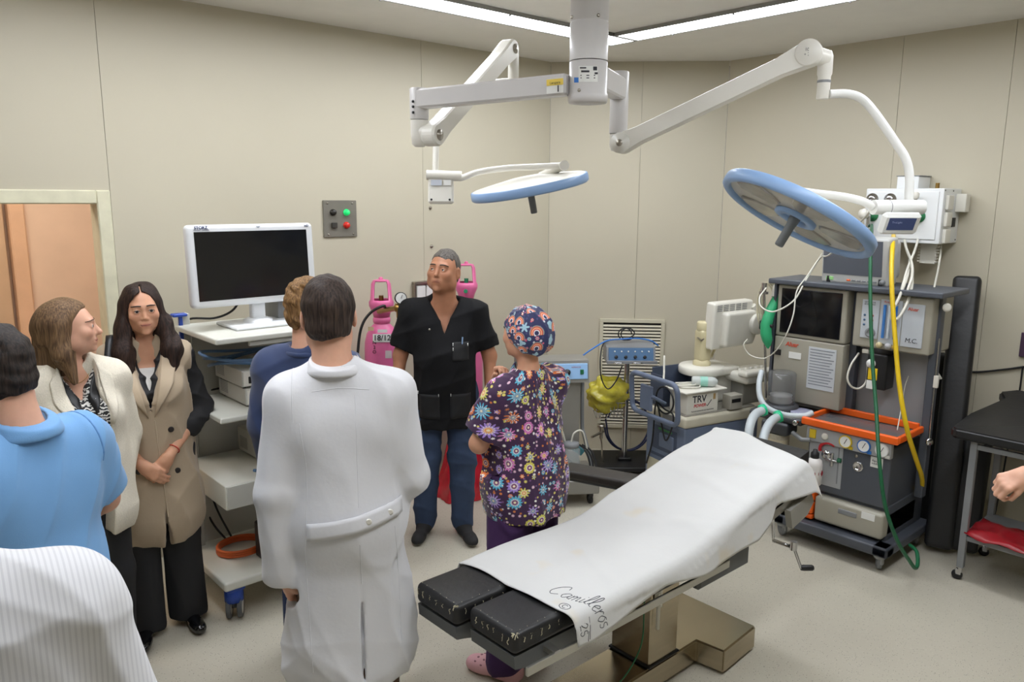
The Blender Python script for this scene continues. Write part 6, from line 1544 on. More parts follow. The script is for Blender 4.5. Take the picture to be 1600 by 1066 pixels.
def skin_mat(name, rgb, lip):
    m = mat(name, rgb, .48, var=.05, vscale=30, sss=.12, spec=.4, bump=.03, bscale=300); nt, b = mnodes(m); src = b.inputs['Base Color'].links[0].from_socket
    at = nt.nodes.new('ShaderNodeAttribute'); at.attribute_name = 'tint'; mx = nt.nodes.new('ShaderNodeMix'); mx.data_type = 'RGBA'
    nt.links.new(at.outputs['Fac'], mx.inputs[0]); nt.links.new(src, mx.inputs[6]); mx.inputs[7].default_value = (*lin(lip), 1); nt.links.new(mx.outputs[2], b.inputs['Base Color']); return m
def body_mesh(B, F, root, m, regions):
    Fc = Field(); Fc.p = list(F.p); Fc.post = [lambda P: .007]
    for n in 'RL': B.leg(Fc, n)
    lo, hi = bounds(Fc); Vs, Qs, k = [], [], 0
    for f_, (a, b, h) in [(F, r_) for r_ in regions]+[(Fc, (lo, hi, .013))]:
        V, Q = nets(f_, a, b, h); Vs.append(V); Qs.append(Q+k); k += len(V)
    V = np.concatenate(Vs); me = to_mesh('body', V, np.concatenate(Qs))
    q = (V-B.g('head'))@B.Rh/B.hs
    t = np.exp(-((q[:, 0]/.021)**4+((q[:, 2]+.0625)/.0072)**4))*(q[:, 1] > .075)*.7
    ck = np.exp(-(((np.abs(q[:, 0])-.045)/.02)**2+((q[:, 2]+.02)/.02)**2))*(q[:, 1] > .03)*.12
    at = me.attributes.new('tint', 'FLOAT', 'POINT'); at.data.foreach_set('value', np.maximum(t, ck).astype(np.float32))
    o = link('body', me, m, root); return o
def hair_mat(name, rgb, rgb2, rough=.62, st=(1, 1, .05), sc=170):
    m = mat(name, rgb, rough, var=.0, spec=.25); nt, b = mnodes(m); tc = nt.nodes.new('ShaderNodeTexCoord'); mp = nt.nodes.new('ShaderNodeMapping'); mp.inputs['Scale'].default_value = st
    n = nt.nodes.new('ShaderNodeTexNoise'); n.inputs['Scale'].default_value = sc; n.inputs['Detail'].default_value = 4; nt.links.new(tc.outputs['Object'], mp.inputs[0]); nt.links.new(mp.outputs[0], n.inputs['Vector'])
    r = nt.nodes.new('ShaderNodeValToRGB'); r.color_ramp.elements[0].position = .35; r.color_ramp.elements[1].position = .68; r.color_ramp.elements[0].color = (*lin(rgb), 1); r.color_ramp.elements[1].color = (*lin(rgb2), 1)
    nt.links.new(n.outputs['Fac'], r.inputs[0]); nt.links.new(r.outputs[0], b.inputs['Base Color'])
    bp = nt.nodes.new('ShaderNodeBump'); bp.inputs['Strength'].default_value = .6; bp.inputs['Distance'].default_value = .004; nt.links.new(n.outputs['Fac'], bp.inputs['Height']); nt.links.new(bp.outputs[0], b.inputs['Normal']); return m
def short_hair(B, root, m, top=.012, side=.006, front=.058, nape=-.055, seed=1, tuft=.004, h=.0035, bald=0):
    """cap of hair over the skull, cut away from face, ears and neck"""
    F = Field(); S_ = B.hs; R = B.Rh
    F.ell(B.hp(0, -.019, .038+top*.4), np.array([.074+side, .094+side, .086+top])*S_, .02, R)
    F.ell(B.hp(0, -.045, -.02), np.array([.066+side*.6, .062+side, .062])*S_, .02, R)
    c0 = B.g('head').astype(np.float32); Rt = R.astype(np.float32)
    def cut(P):
        q = (P-c0)@Rt/S_
        x, y, z = q[..., 0], q[..., 1], q[..., 2]
        line = np.where(y > .02, front-.0*y, np.interp(y, [-.12, -.06, -.02, .005, .03, .06], [nape, nape, -.012, -.030, .03, front]))
        line = line+.006*np.sin(60*x+3*y)+.02*(np.abs(x) > .05)*(y > .03)*-.5
        return (line-z).astype(np.float32)*.8
    F.raw(cut, .006, 'i')
    rs = np.random.RandomState(seed); K = rs.randn(9, 3)*95; ph = rs.rand(9)*6.28
    F.post.append(lambda P: (np.sin(P@K.T.astype(np.float32)+ph).mean(-1)*tuft*1.6).astype(np.float32))
    lo, hi = bounds(F); me, V = net_mesh('hair', F, [(lo, hi, h)]); return link('hair', me, m, root)
def shoe(F, B, n, top=.09, wide=1.0):
    a, t = B.g('an'+n), B.g('toe'+n); d = (t-a)*np.array([1, 1, 0]); d /= np.linalg.norm(d)
    heel = a*np.array([1, 1, 0])-d*.035+np.array([0, 0, .045])
    F.cap(heel, a*np.array([1, 1, 0])+d*.03+np.array([0, 0, .06]), .040*wide, .044*wide, .03); F.cap(a*np.array([1, 1, 0])+np.array([0, 0, .05]), t*np.array([1, 1, 0])+np.array([0, 0, .034]), .042*wide, .034*wide, .03, flat=((0, 0, 1), .85))
    F.cap(t*np.array([1, 1, 0])+np.array([0, 0, .034])-d*.03, t*np.array([1, 1, 0])+np.array([0, 0, .032])+d*.02, .038*wide, .032*wide, .02, flat=((0, 0, 1), .8))
def feet_shoes(B, root, m, sole_m, wide=1.0, h=.006):
    for n in ('R', 'L'):
        F = Field(); shoe(F, B, n, wide=wide); F.plane((0, 0, .014), (0, 0, -1), .004); o, _ = garment('shoe', F, m, root, h)
        F2 = Field(); shoe(F2, B, n, wide=wide*1.03); F2.plane((0, 0, .022), (0, 0, 1), .003); F2.plane((0, 0, .0005), (0, 0, -1), .003); s_, _ = garment('sole', F2, sole_m, o, h)
def face_dir(dx, dy): return math.atan2(-dx, dy)
# ================================================================ THE PEOPLE
f0 = np.array([math.cos(YAW), math.sin(YAW)]); r0 = np.array([math.sin(YAW), -math.cos(YAW)])
SK_tan = skin_mat('tanned skin', (178, 124, 94), (150, 88, 74)); SK_mid = skin_mat('warm skin', (204, 152, 122), (176, 96, 92)); SK_fair = skin_mat('fair skin', (216, 166, 140), (190, 104, 100))
def person(label, xy, facing, group=None): return thing('person', label, 'person', (xy[0], xy[1], 0), face_dir(*facing), group)
def local(root, p):
    """world point to the frame of a figure"""
    c, s_ = math.cos(-root.rotation_euler.z), math.sin(-root.rotation_euler.z); d = np.array(p, float)-np.array(root.location)
    return np.array([c*d[0]-s_*d[1], s_*d[0]+c*d[1], d[2]])
BIG = ((-.8, -.8, 0), (.8, .8, 2.2))
def patch(name, F, uv, m, root, side=1, off=.002, nu=8, nv=8, thick=.0025, label=None):
    """patch on the front (side=1) or back (-1) of a garment; uv are (x, z) corners"""
    d = (0, -side, 0); mb = surf_patch(F, uv, (0, .45*side, 0), (1, 0, 0), (0, 0, 1), d, off, nu, nv)
    o = obj(name, mb, m, root, fix=False); so = o.modifiers.new('t', 'SOLIDIFY'); so.thickness = thick; so.offset = 0
    if label: o['label'] = label
    return o
M_cot = mat('white lab coat cotton', (212, 212, 215), .8, var=.015, sheen=.2, bump=.05, bscale=70)
M_seam = mat('white coat seam', (208, 208, 211), .85)

# ---------------- man in black scrubs
def man_black():
    t = person('man with short grey hair in black V-neck scrubs and jeans, looking up', (2.70, 3.63), (-.60, -.80))
    B = Body(1.75, belly=.035, wide=1.06).turn_head(-22, 12, -3); B.hs *= 1.07
    B.set(elR=(.262, -.02, 1.13), wrR=(.285, .05, .89), elL=(-.268, -.02, 1.12), wrL=(-.265, .05, .875), anR=(.13, -.03, .085), toeR=(.17, .13, .035), anL=(-.10, .0, .085), toeL=(-.15, .17, .035), knR=(.115, .01, .5), knL=(-.10, .02, .5))
    F = Field(); B.torso(F, -.012); B.neck(F, .008); B.skull(F, nose=1.25, jaw=1.16, brow=1.1)
    for n in 'RL': B.arm(F, n); B.hand(F, n, (.0 if n == 'R' else .0, .15, -1), (-1 if n == 'R' else 1, .2, 0), (.35, .4, .45, .5))
    hz = B.g('neck')[2]-.24
    body_mesh(B, F, t, SK_tan, [((-.2, -.25, hz), (.2, .25, 1.80), .0035), ((-.42, -.25, .66), (-.17, .25, 1.3), .005), ((.17, -.25, .66), (.42, .25, 1.3), .005)])
    hm = hair_mat('grey cropped hair', (74, 68, 63), (116, 110, 104))
    short_hair(B, t, hm, .005, .003, .066, -.045, 3, .0025)
    B.face_parts(F, t, mat('dark brow', (58, 46, 40), .6), (62, 46, 36), (.25, 1, .22), mdrop=.004)
    M_bk = mat('black scrub cotton', (19, 19, 21), .85, var=.05, bump=.06, bscale=60, spec=.25)
    G = Field(); B.torso(G, .016, .07); G.cap((0, .0, .95), (0, .0, .70), .172, .186, .08, flat=((0, 1, 0), .78))
    for n in 'RL': G.cap(B.g('sh'+n), B.g('el'+n), .074, .072, .035)
    for n, sd in (('R', 1), ('L', -1)):
        a, b = B.g('sh'+n), B.g('el'+n); p = a+(b-a)*.80
        dd = ((b-a)/np.linalg.norm(b-a)).astype(np.float32); pp = p.astype(np.float32)
        G.raw((lambda dd, pp, sd: lambda P: np.where(P[..., 0]*sd > .185, (P-pp)@dd, -1).astype(np.float32))(dd, pp, sd), .004, 'i')
    G.plane((0, 0, .715), (0, 0, -1), .004)
    def vneck(P): return np.maximum(np.abs(P[..., 0])-(P[..., 2]-1.275)*.48, -(P[..., 1]-.0)).astype(np.float32)
    G.raw(lambda P: -vneck(P), .004, 'i'); B.neckhole(G, .076)
    G.post.append(folds(5, .010, (.10, .22), 5, .6))
    g, _ = garment('scrub_top', G, M_bk, t, .007)
    M_bk2 = mat('black scrub pocket', (21, 21, 23), .8)
    patch('chest_pocket', G, [(-.14, 1.13), (-.045, 1.13), (-.045, 1.235), (-.14, 1.235)], M_bk2, g, 1, .003)
    for sd in (-1, 1): patch('hip_pocket', G, [(sd*.03, .78), (sd*.15, .78), (sd*.15, .93), (sd*.03, .93)], M_bk2, g, 1, .003)
    for (x_, z_) in ((-.05, 1.215), (-.05, 1.19), (-.135, 1.21), (.035, .92), (.155, .93), (-.035, .92)): patch('stitch', G, [(x_, z_), (x_+.003, z_), (x_+.003, z_+.016), (x_, z_+.016)], M_paper, g, 1, .005, 1, 1)
    q = surf_point(G, (.085, .4, 1.305), (0, -1, 0), 0, .5); obj('snap_button', MB().lathe([(.007, 0), (.006, .003), (0, .003)], q, (0, 1, 0), 12), M_steel, g)
    q = surf_point(G, (-.10, .4, 1.235), (0, -1, 0), 0, .5); obj('pen', MB().tube([q+np.array([0, .006, -.03]), q+np.array([-.004, .006, .028])], .004, 8), mat('pale blue pen', (150, 180, 220), .3), t)
    M_jean = mat('dark blue denim', (50, 66, 94), .85, var=.12, vscale=14, bump=.08, bscale=90)
    J = Field(); 
    for n in 'RL': B.leg(J, n, .018, .026)
    J.ell((0, -.005, .92), (.175, .125, .13), .05); J.plane((0, 0, .035), (0, 0, -1), .004); J.plane((0, 0, .98), (0, 0, 1)); J.post.append(folds(8, .010, (.08, .16), 5, 1.2))
    garment('jeans', J, M_jean, t, .008)
    feet_shoes(B, t, mat('black canvas shoe', (34, 33, 34), .8), mat('grey sole', (120, 116, 104), .7))
man_black()

# ---------------- woman with dark hair, beige trench waistcoat
def woman_trench():
    t = person('woman with long dark hair in a sleeveless beige trench coat, hands clasped', (1.05, 3.67), (-.26, -.965))
    B = Body(1.67, fem=True).turn_head(4, 0, 2)
    B.set(elR=(.215, -.03, 1.06), wrR=(.055, .165, .88), elL=(-.215, -.03, 1.06), wrL=(-.055, .155, .90), anR=(.085, .03, .09), toeR=(.11, .19, .035), anL=(-.09, -.02, .09), toeL=(-.13, .13, .035), knR=(.085, .02, .48), knL=(-.085, .0, .48))
    F = Field(); B.torso(F, -.012); B.neck(F); B.skull(F, nose=.92, jaw=.90, brow=.8)
    for n in 'RL': B.arm(F, n)
    B.hand(F, 'R', (-.75, .28, -.62), (-.2, -1, -.1), (.5, .5, .5, .55), (.35, .3), 1.0)
    B.hand(F, 'L', (.70, .18, -.75), (.1, -1, -.2), (.4, .45, .45, .5), (.4, .3), 1.0)
    body_mesh(B, F, t, SK_mid, [((-.2, -.25, 1.28), (.2, .25, 1.72), .0033), ((-.30, -.2, .74), (.30, .34, 1.12), .0036)])
    hm = hair_mat('long dark brown hair', (26, 19, 17), (62, 44, 36))
    H = Field(); S_ = B.hs; R = B.Rh
    H.ell(B.hp(0, -.022, .044), np.array([.086, .104, .092])*S_, .02, R)
    for sd in (-1, 1):
        H.cap(B.hp(sd*.066, -.005, .02), B.hp(sd*.085, .005, -.08), .030, .036, .03); H.cap(B.hp(sd*.085, .005, -.08), B.hp(sd*.105, .045, -.20), .037, .042, .03); H.cap(B.hp(sd*.105, .045, -.20), B.hp(sd*.090, .09, -.36), .044, .018, .03)
        H.cap(B.hp(sd*.06, -.06, -.05), B.hp(sd*.12, -.03, -.24), .04, .036, .03)
    H.cap(B.hp(0, -.07, 0), B.hp(0, -.085, -.22), .07, .07, .04)
    c0 = B.g('head').astype(np.float32); Rt = R.astype(np.float32)
    def cut(P):
        q = (P-c0)@Rt/S_; x, y, z = q[..., 0], q[..., 1], q[..., 2]
        w = np.interp(z, [-.16, -.10, -.05, .0, .04, .075, .092], [.040, .052, .058, .060, .054, .032, .0])
        return (np.minimum(w-np.abs(x-.004), y-.02)).astype(np.float32)
    H.raw(cut, .008, 'i')
    H.post.append(lambda P: (.0035*np.sin(130*(P[..., 0]*.9+.25*P[..., 1])+6*np.sin(P[..., 2]*9))*np.clip((B.g('head')[2]+.10-P[..., 2])/.15, .25, 1)+.004*np.sin(47*P[..., 0]+12*P[..., 2]+30*P[..., 1])).astype(np.float32))
    lo, hi = bounds(H); me, _ = net_mesh('hair', H, [(lo, hi, .0042)]); link('hair', me, hm, t)
    B.face_parts(F, t, mat('dark brown brow', (44, 30, 26), .6), (48, 32, 26), (0, 1, .02), lash=True, brow_r=.0024)
    # black blouse with sleeves
    M_bl = mat('black blouse', (24, 24, 27), .7, var=.05)
    L = Field(); B.torso(L, .004)
    for n in 'RL':
        L.cap(B.g('sh'+n), B.g('el'+n), .058, .055, .03); e, w = B.g('el'+n), B.g('wr'+n); L.cap(e, e+(w-e)*.34, .054, .050, .02)
    L.plane((0, 0, .86), (0, 0, -1)); L.raw(lambda P: -np.maximum(np.abs(P[..., 0])-(P[..., 2]-1.17)*.30, -(P[..., 1]-.0)).astype(np.float32), .004, 'i')
    L.post.append(folds(21, .009, (.05, .12), 5, .8)); garment('blouse', L, M_bl, t, .006)
    I = Field(); B.torso(I, -.004); I.plane((0, 0, 1.0), (0, 0, -1)); I.plane((0, 0, 1.295), (0, .15, 1)); garment('white_top', I, mat('white top', (214, 210, 204), .8), t, .007, ((-.15, 0, .9), (.15, .4, 1.5)))
    # trench waistcoat
    M_tr = mat('beige trench cloth', (172, 154, 130), .85, var=.03, bump=.05, bscale=80, sheen=.2)
    T = Field(); B.torso(T, .022, .06, hips=False)
    T.cap((0, 0, 1.06), (0, .0, .60), .150, .205, .08, flat=((0, 1, 0), .80))
    for n in 'RL': T.cap(B.g('neck'), B.g('sh'+n), .05, .070, .04)
    for sd in (1, -1): T.raw((lambda sd: lambda P: (P[..., 0]*sd-.185-np.maximum(0, (1.15-P[..., 2])*.5)).astype(np.float32))(sd), .01, 'i')
    T.plane((0, 0, .47), (0, 0, -1), .004); B.neckhole(T, .068)
    T.raw(lambda P: -np.maximum(np.abs(P[..., 0])-(P[..., 2]-1.07)*.235, -(P[..., 1]-.02)).astype(np.float32), .005, 'i')
    T.raw(lambda P: -np.maximum(np.abs(P[..., 0]+.03)-np.maximum(0, .70-P[..., 2])*.10-.0015, -(P[..., 1]-.0)).astype(np.float32), .005, 'i')
    pass
    T.post.append(folds(33, .010, (.10, .24), 4, .35)); g, _ = garment('trench_waistcoat', T, M_tr, t, .007)
    M_lap = mat('beige lapel', (184, 166, 142), .85)
    for sd in (-1, 1):
        patch('lapel', T, [(sd*.012, 1.085), (sd*.10, 1.235), (sd*.115, 1.30), (sd*.065, 1.36)], M_lap, g, 1, .007, 8, 8, .004)
        patch('lapel', T, [(sd*.065, 1.36), (sd*.115, 1.30), (sd*.120, 1.375), (sd*.062, 1.40)], M_lap, g, 1, .007, 6, 6, .004)
    for (x_, z_) in ((.07, 1.02), (.07, .84), (-.075, 1.02), (-.09, .82)):
        q = surf_point(T, (x_, .5, z_), (0, -1, 0), 0, .7)
        if q is not None: obj('coat_button', MB().lathe([(.013, 0), (.013, .004), (.009, .005), (0, .004)], q, (0, 1, 0), 14), mat('dark horn button', (40, 34, 34), .3), g)
    obj('coat_edge', strip_on(T, [(-.012, .5, 1.07), (-.02, .5, .9), (-.03, .5, .72), (-.035, .5, .62)], (0, -1, 0), .001, .0028), M_lap, g)
    # black bag strap on the right shoulder
    sp = [surf_point(T, (x_, .5, z_), (0, -1, 0), 0, .7) for x_, z_ in ((.135, 1.36), (.142, 1.28), (.150, 1.2), (.155, 1.12))]
    sp = [p for p in sp if p is not None]
    st = thing('shoulder_bag', 'black strap bag over the shoulder of the woman in the trench coat', 'bag', t.location, t.rotation_euler.z)
    sh = B.g('shR'); bagp = np.array([.26, -.06, .98])
    path = smoothpath([bagp+np.array([-.02, .05, .12]), (.20, .10, 1.15), (.168, .105, 1.25), (.150, .085, 1.34), (.135, .01, 1.435), (.14, -.07, 1.40), (.19, -.12, 1.25), bagp+np.array([0, -.06, .12])], 6)
    mb = MB(); wv = np.array([1.0, .2, 0]); rows = [[p-wv*.02, p+wv*.02] for p in path]; mb.grid(rows, True); o = obj('strap', mb, M_dark, st, fix=False); o.modifiers.new('t', 'SOLIDIFY').thickness = .004
    pb = path[len(path)//3]; obj('buckle', MB().obox(pb+np.array([0, .006, 0]), (.05, .006, .022), R3(rz=.2), .002), M_brass, st)
    obj('bag_body', MB().rbox(bagp, (.09, .24, .24), .03, None), M_dark, st)
    # trousers, shoes, thread bracelet
    M_tp = mat('black trousers', (26, 26, 29), .75, var=.05); J = Field()
    for n in 'RL': J.cap(B.g('hip'+n), B.g('kn'+n), .092, .080, .03); J.cap(B.g('kn'+n), B.g('an'+n)+np.array([0, 0, -.02]), .080, .086, .03)
    J.plane((0, 0, .045), (0, 0, -1), .004); J.plane((0, 0, .95), (0, 0, 1)); J.raw(lambda P: (.008-np.abs(P[..., 0])*(P[..., 2] < .75)-(P[..., 2] >= .75)*1).astype(np.float32), .01, 'i')
    J.post.append(folds(4, .010, (.12, .25), 4, .25)); garment('trousers', J, M_tp, t, .008)
    feet_shoes(B, t, mat('black patent leather', (16, 16, 18), .12, spec=.7), M_dark, .82)
    w = B.g('wrL'); e = B.g('elL'); d = (e-w)/np.linalg.norm(e-w); obj('bracelet', MB().tube([w+d*.045+.0275*(math.cos(a)*np.cross(d, (0, 0, 1))/np.linalg.norm(np.cross(d, (0, 0, 1)))+math.sin(a)*np.cross(d, np.cross(d, (0, 0, 1))/np.linalg.norm(np.cross(d, (0, 0, 1))))) for a in np.linspace(0, 2*PI, 20)[:-1]], .0022, 6, closed=True), mat('red thread', (200, 50, 40), .6), t)
woman_trench()

# ---------------- woman in the cream jacket
def woman_cream():
    t = person('woman with light brown hair in an open cream jacket and zebra print top', (.70, 3.42), (.18, -.985))
    B = Body(1.655, fem=True, wide=1.08).turn_head(62, 3, 0)
    B.set(elR=(.225, -.04, 1.06), wrR=(.20, .08, .84), elL=(-.205, -.06, 1.06), wrL=(-.12, .03, .86))
    F = Field(); B.torso(F, -.012); B.neck(F); B.skull(F, nose=1.5, jaw=.95, brow=.85)
    for n in 'RL': B.arm(F, n); B.hand(F, n, (0, .2, -1), (-1 if n == 'R' else 1, .1, 0))
    body_mesh(B, F, t, SK_fair, [((-.2, -.25, 1.22), (.2, .25, 1.70), .0033), ((-.34, -.2, .62), (-.1, .25, .9), .005), ((.1, -.2, .62), (.34, .25, .9), .005)])
    hm = hair_mat('light brown balayage hair', (80, 60, 44), (132, 104, 74))
    H = Field(); S_ = B.hs; R = B.Rh
    H.ell(B.hp(0, -.026, .043), np.array([.087, .104, .090])*S_, .02, R)
    for sd in (-1, 1): H.cap(B.hp(sd*.066, -.030, .02), B.hp(sd*.078, -.030, -.10), .036, .036, .03); H.cap(B.hp(sd*.078, -.030, -.10), B.hp(sd*.080, .005, -.215), .036, .022, .03)
    H.cap(B.hp(0, -.075, .0), B.hp(0, -.085, -.16), .07, .055, .04)
    c0 = B.g('head').astype(np.float32); Rt = R.astype(np.float32)
    def cut(P):
        q = (P-c0)@Rt/S_; x, y, z = q[..., 0], q[..., 1], q[..., 2]
        lim = np.interp(z, [-.2, -.03, .03, .075, .10], [.0, .012, .026, .055, .085]); return ((y-lim)*.9).astype(np.float32)
    H.raw(cut, .010, 'i')
    H.post.append(lambda P: (.0035*np.sin(120*(P[..., 0]+.5*P[..., 1])+7*np.sin(P[..., 2]*8))*np.clip((B.g('head')[2]+.10-P[..., 2])/.15, .3, 1)+.004*np.sin(43*P[..., 0]+15*P[..., 2]+38*P[..., 1])).astype(np.float32))
    lo, hi = bounds(H); me, _ = net_mesh('hair', H, [(lo, hi, .0042)]); link('hair', me, hm, t)
    B.face_parts(F, t, mat('brown brow', (90, 66, 50), .6), (60, 44, 34), (0, 1, 0), brow_r=.0019)
    # zebra top
    mz = mat('zebra print', (230, 228, 222), .75, var=.0); nt, b = mnodes(mz); tc = nt.nodes.new('ShaderNodeTexCoord'); wv = nt.nodes.new('ShaderNodeTexWave'); wv.inputs['Scale'].default_value = 22; wv.inputs['Distortion'].default_value = 9; wv.inputs['Detail'].default_value = 2; wv.inputs['Detail Scale'].default_value = 2.2; wv.bands_direction = 'Z'
    nt.links.new(tc.outputs['Object'], wv.inputs['Vector']); rp = nt.nodes.new('ShaderNodeValToRGB'); rp.color_ramp.interpolation = 'CONSTANT'; rp.color_ramp.elements[0].color = (*lin((28, 28, 30)), 1); rp.color_ramp.elements[1].position = .5; rp.color_ramp.elements[1].color = (*lin((214, 212, 206)), 1)
    nt.links.new(wv.outputs['Fac'], rp.inputs[0]); nt.links.new(rp.outputs[0], b.inputs['Base Color'])
    L = Field(); B.torso(L, .004); L.plane((0, 0, .86), (0, 0, -1)); L.raw(lambda P: -np.maximum(np.abs(P[..., 0])-(P[..., 2]-1.24)*.55, -(P[..., 1]-.0)).astype(np.float32), .004, 'i'); B.neckhole(L, .06); L.post.append(folds(51, .006))
    g, _ = garment('print_top', L, mz, t, .007)
    for sd in (-1, 1): patch('black_collar', L, [(sd*.015, 1.26), (sd*.075, 1.37), (sd*.095, 1.345), (sd*.025, 1.195)], M_dark, g, 1, .003, 6, 4)
    M_cj = mat('cream boucle', (222, 214, 196), .9, var=.06, vscale=160, bump=.35, bscale=230)
    T = Field(); B.torso(T, .026, .06, hips=False); T.cap((0, 0, 1.06), (0, .0, .78), .160, .200, .08, flat=((0, 1, 0), .80))
    for n in 'RL': T.cap(B.g('sh'+n), B.g('el'+n), .070, .066, .03); T.cap(B.g('el'+n), B.g('wr'+n), .064, .058, .02); 
    for n in 'RL': T.cap(B.g('neck'), B.g('sh'+n), .05, .066, .04)
    for n in 'R':
        w = B.g('wr'+n); e = B.g('el'+n); dd = ((w-e)/np.linalg.norm(w-e)).astype(np.float32); pp = (w-dd*.02).astype(np.float32); sd = 1 if n == 'R' else -1
        T.raw((lambda dd, pp, sd: lambda P: np.where((P[..., 0]*sd > .12) & (np.linalg.norm(P-pp, axis=-1) < .12), (P-pp)@dd, -1).astype(np.float32))(dd, pp, sd), .004, 'i')
    T.raw(lambda P: (.69-P[..., 2]).astype(np.float32), .006, 'i'); B.neckhole(T, .068)
    T.raw(lambda P: -np.maximum(np.abs(P[..., 0])-.050-.02*np.sin((P[..., 2]-.8)*5)-np.maximum(0, (P[..., 2]-1.3))*.2, -(P[..., 1]-.02)).astype(np.float32), .012, 'i')
    pass
    T.post.append(folds(52, .008, (.12, .25), 4, .5)); g, _ = garment('jacket', T, M_cj, t, .007)
    for sd in (-1, 1): patch('lapel', T, [(sd*.062, 1.12), (sd*.115, 1.26), (sd*.115, 1.34), (sd*.07, 1.40)], M_cj, g, 1, .008, 8, 8, .005)
    J = Field()
    for n in 'RL': B.leg(J, n, .012, .025)
    J.ell((0, -.01, .90), (.172, .125, .13), .05); J.plane((0, 0, .05), (0, 0, -1)); garment('trousers', J, mat('black trousers', (26, 26, 29), .75), t, .009)
    feet_shoes(B, t, M_dark, M_dark, .85, .008)
    obj('necklace', MB().tube([surf_point(F, (x_, .4, 1.345-.03*(1-(x_/.05)**2)), (0, -1, 0), 0, .6)+np.array([0, .002, 0]) for x_ in np.linspace(-.05, .05, 9)], .0012, 5), M_brass, t)
woman_cream()

# ---------------- man in the blue polo shirt
def man_polo():
    p = pz(8, 514, 1.70); d = -.93*r0+.36*f0
    t = person('man with dark hair in a light blue polo shirt seen from behind', (p[0], p[1]), d)
    B = Body(1.70, belly=.03, wide=1.08).turn_head(-10, -14, 0); B.set(head=(0, .05, 1.565))
    B.set(elL=(-.27, .02, 1.12), wrL=(-.24, .20, .98), elR=(.27, .02, 1.12), wrR=(.24, .2, .98))
    F = Field(); B.torso(F, -.012); B.neck(F, .006); B.skull(F, jaw=1.12)
    for n in 'RL': B.arm(F, n); B.hand(F, n, (0, .8, -.5), (-1 if n == 'R' else 1, 0, -.3))
    body_mesh(B, F, t, SK_fair, [((-.2, -.25, 1.36), (.2, .25, 1.78), .0035), ((-.40, -.2, .85), (-.1, .45, 1.2), .006), ((.1, -.2, .85), (.40, .45, 1.2), .006)])
    short_hair(B, t, hair_mat('very dark brown hair', (22, 18, 17), (54, 44, 38)), .018, .012, .050, -.060, 7, .005)
    B.face_parts(F, t, mat('dark brown brow', (44, 30, 26), .6))
    M_po = mat('light blue pique', (112, 160, 208), .85, var=.03, bump=.12, bscale=380, sheen=.15)
    G = Field(); B.torso(G, .018, .07); G.cap((0, .0, .95), (0, .0, .85), .175, .180, .08, flat=((0, 1, 0), .82))
    for n in 'RL': G.cap(B.g('sh'+n), B.g('el'+n), .074, .074, .035)
    for n, sd in (('R', 1), ('L', -1)):
        a, b = B.g('sh'+n), B.g('el'+n); dd = ((b-a)/np.linalg.norm(b-a)).astype(np.float32); pp = (a+(b-a)*.82).astype(np.float32)
        G.raw((lambda dd, pp, sd: lambda P: np.where(P[..., 0]*sd > .19, (P-pp)@dd, -1).astype(np.float32))(dd, pp, sd), .004, 'i')
    G.plane((0, 0, .78), (0, 0, -1), .004); B.neckhole(G, .076); G.post.append(folds(61, .011, (.10, .22), 5, .7))
    g, _ = garment('polo_shirt', G, M_po, t, .006)
    C = Field(); a = B.g('neck')+np.array([0, -.006, -.012]); b = a+np.array([0, .014, .060]); C.cap(a, b, .098, .082, .01); C.plane(b+np.array([0, 0, -.004]), (0, -.25, 1), .004); C.plane(a, (0, 0, -1), .01)
    C.cap(a-np.array([0, 0, .06]), b+np.array([0, .02, .06]), .074, .066, .004, op='s'); C.raw(lambda P: -np.maximum(np.abs(P[..., 0])-.02, -(P[..., 1]-.02)).astype(np.float32), .004, 'i'); garment('collar', C, M_po, g, .004)
    for sd in (-1, 1):
        a_ = B.g('shR' if sd > 0 else 'shL'); pts = []
        ring = []
        for an in np.linspace(-.4, PI+.4, 16):
            o_ = a_+np.array([-sd*.012, .15*math.cos(an), .15*math.sin(an)]); q = surf_point(G, o_, -(o_-(a_+np.array([-sd*.012, 0, -.02])))/np.linalg.norm(o_-(a_+np.array([-sd*.012, 0, -.02]))), 0, .15)
            if q is not None: ring.append(q)
        if len(ring) > 3: obj('shoulder_seam', MB().tube(ring, .0028, 6), mat('polo seam', (92, 138, 190), .85), g)
    J = Field()
    for n in 'RL': B.leg(J, n, .02, .03)
    J.ell((0, 0, .92), (.175, .13, .12), .05); J.plane((0, 0, .03), (0, 0, -1)); garment('trousers', J, mat('navy trousers', (40, 46, 62), .8), t, .010); feet_shoes(B, t, M_dark, M_dark, 1, .009)
man_polo()

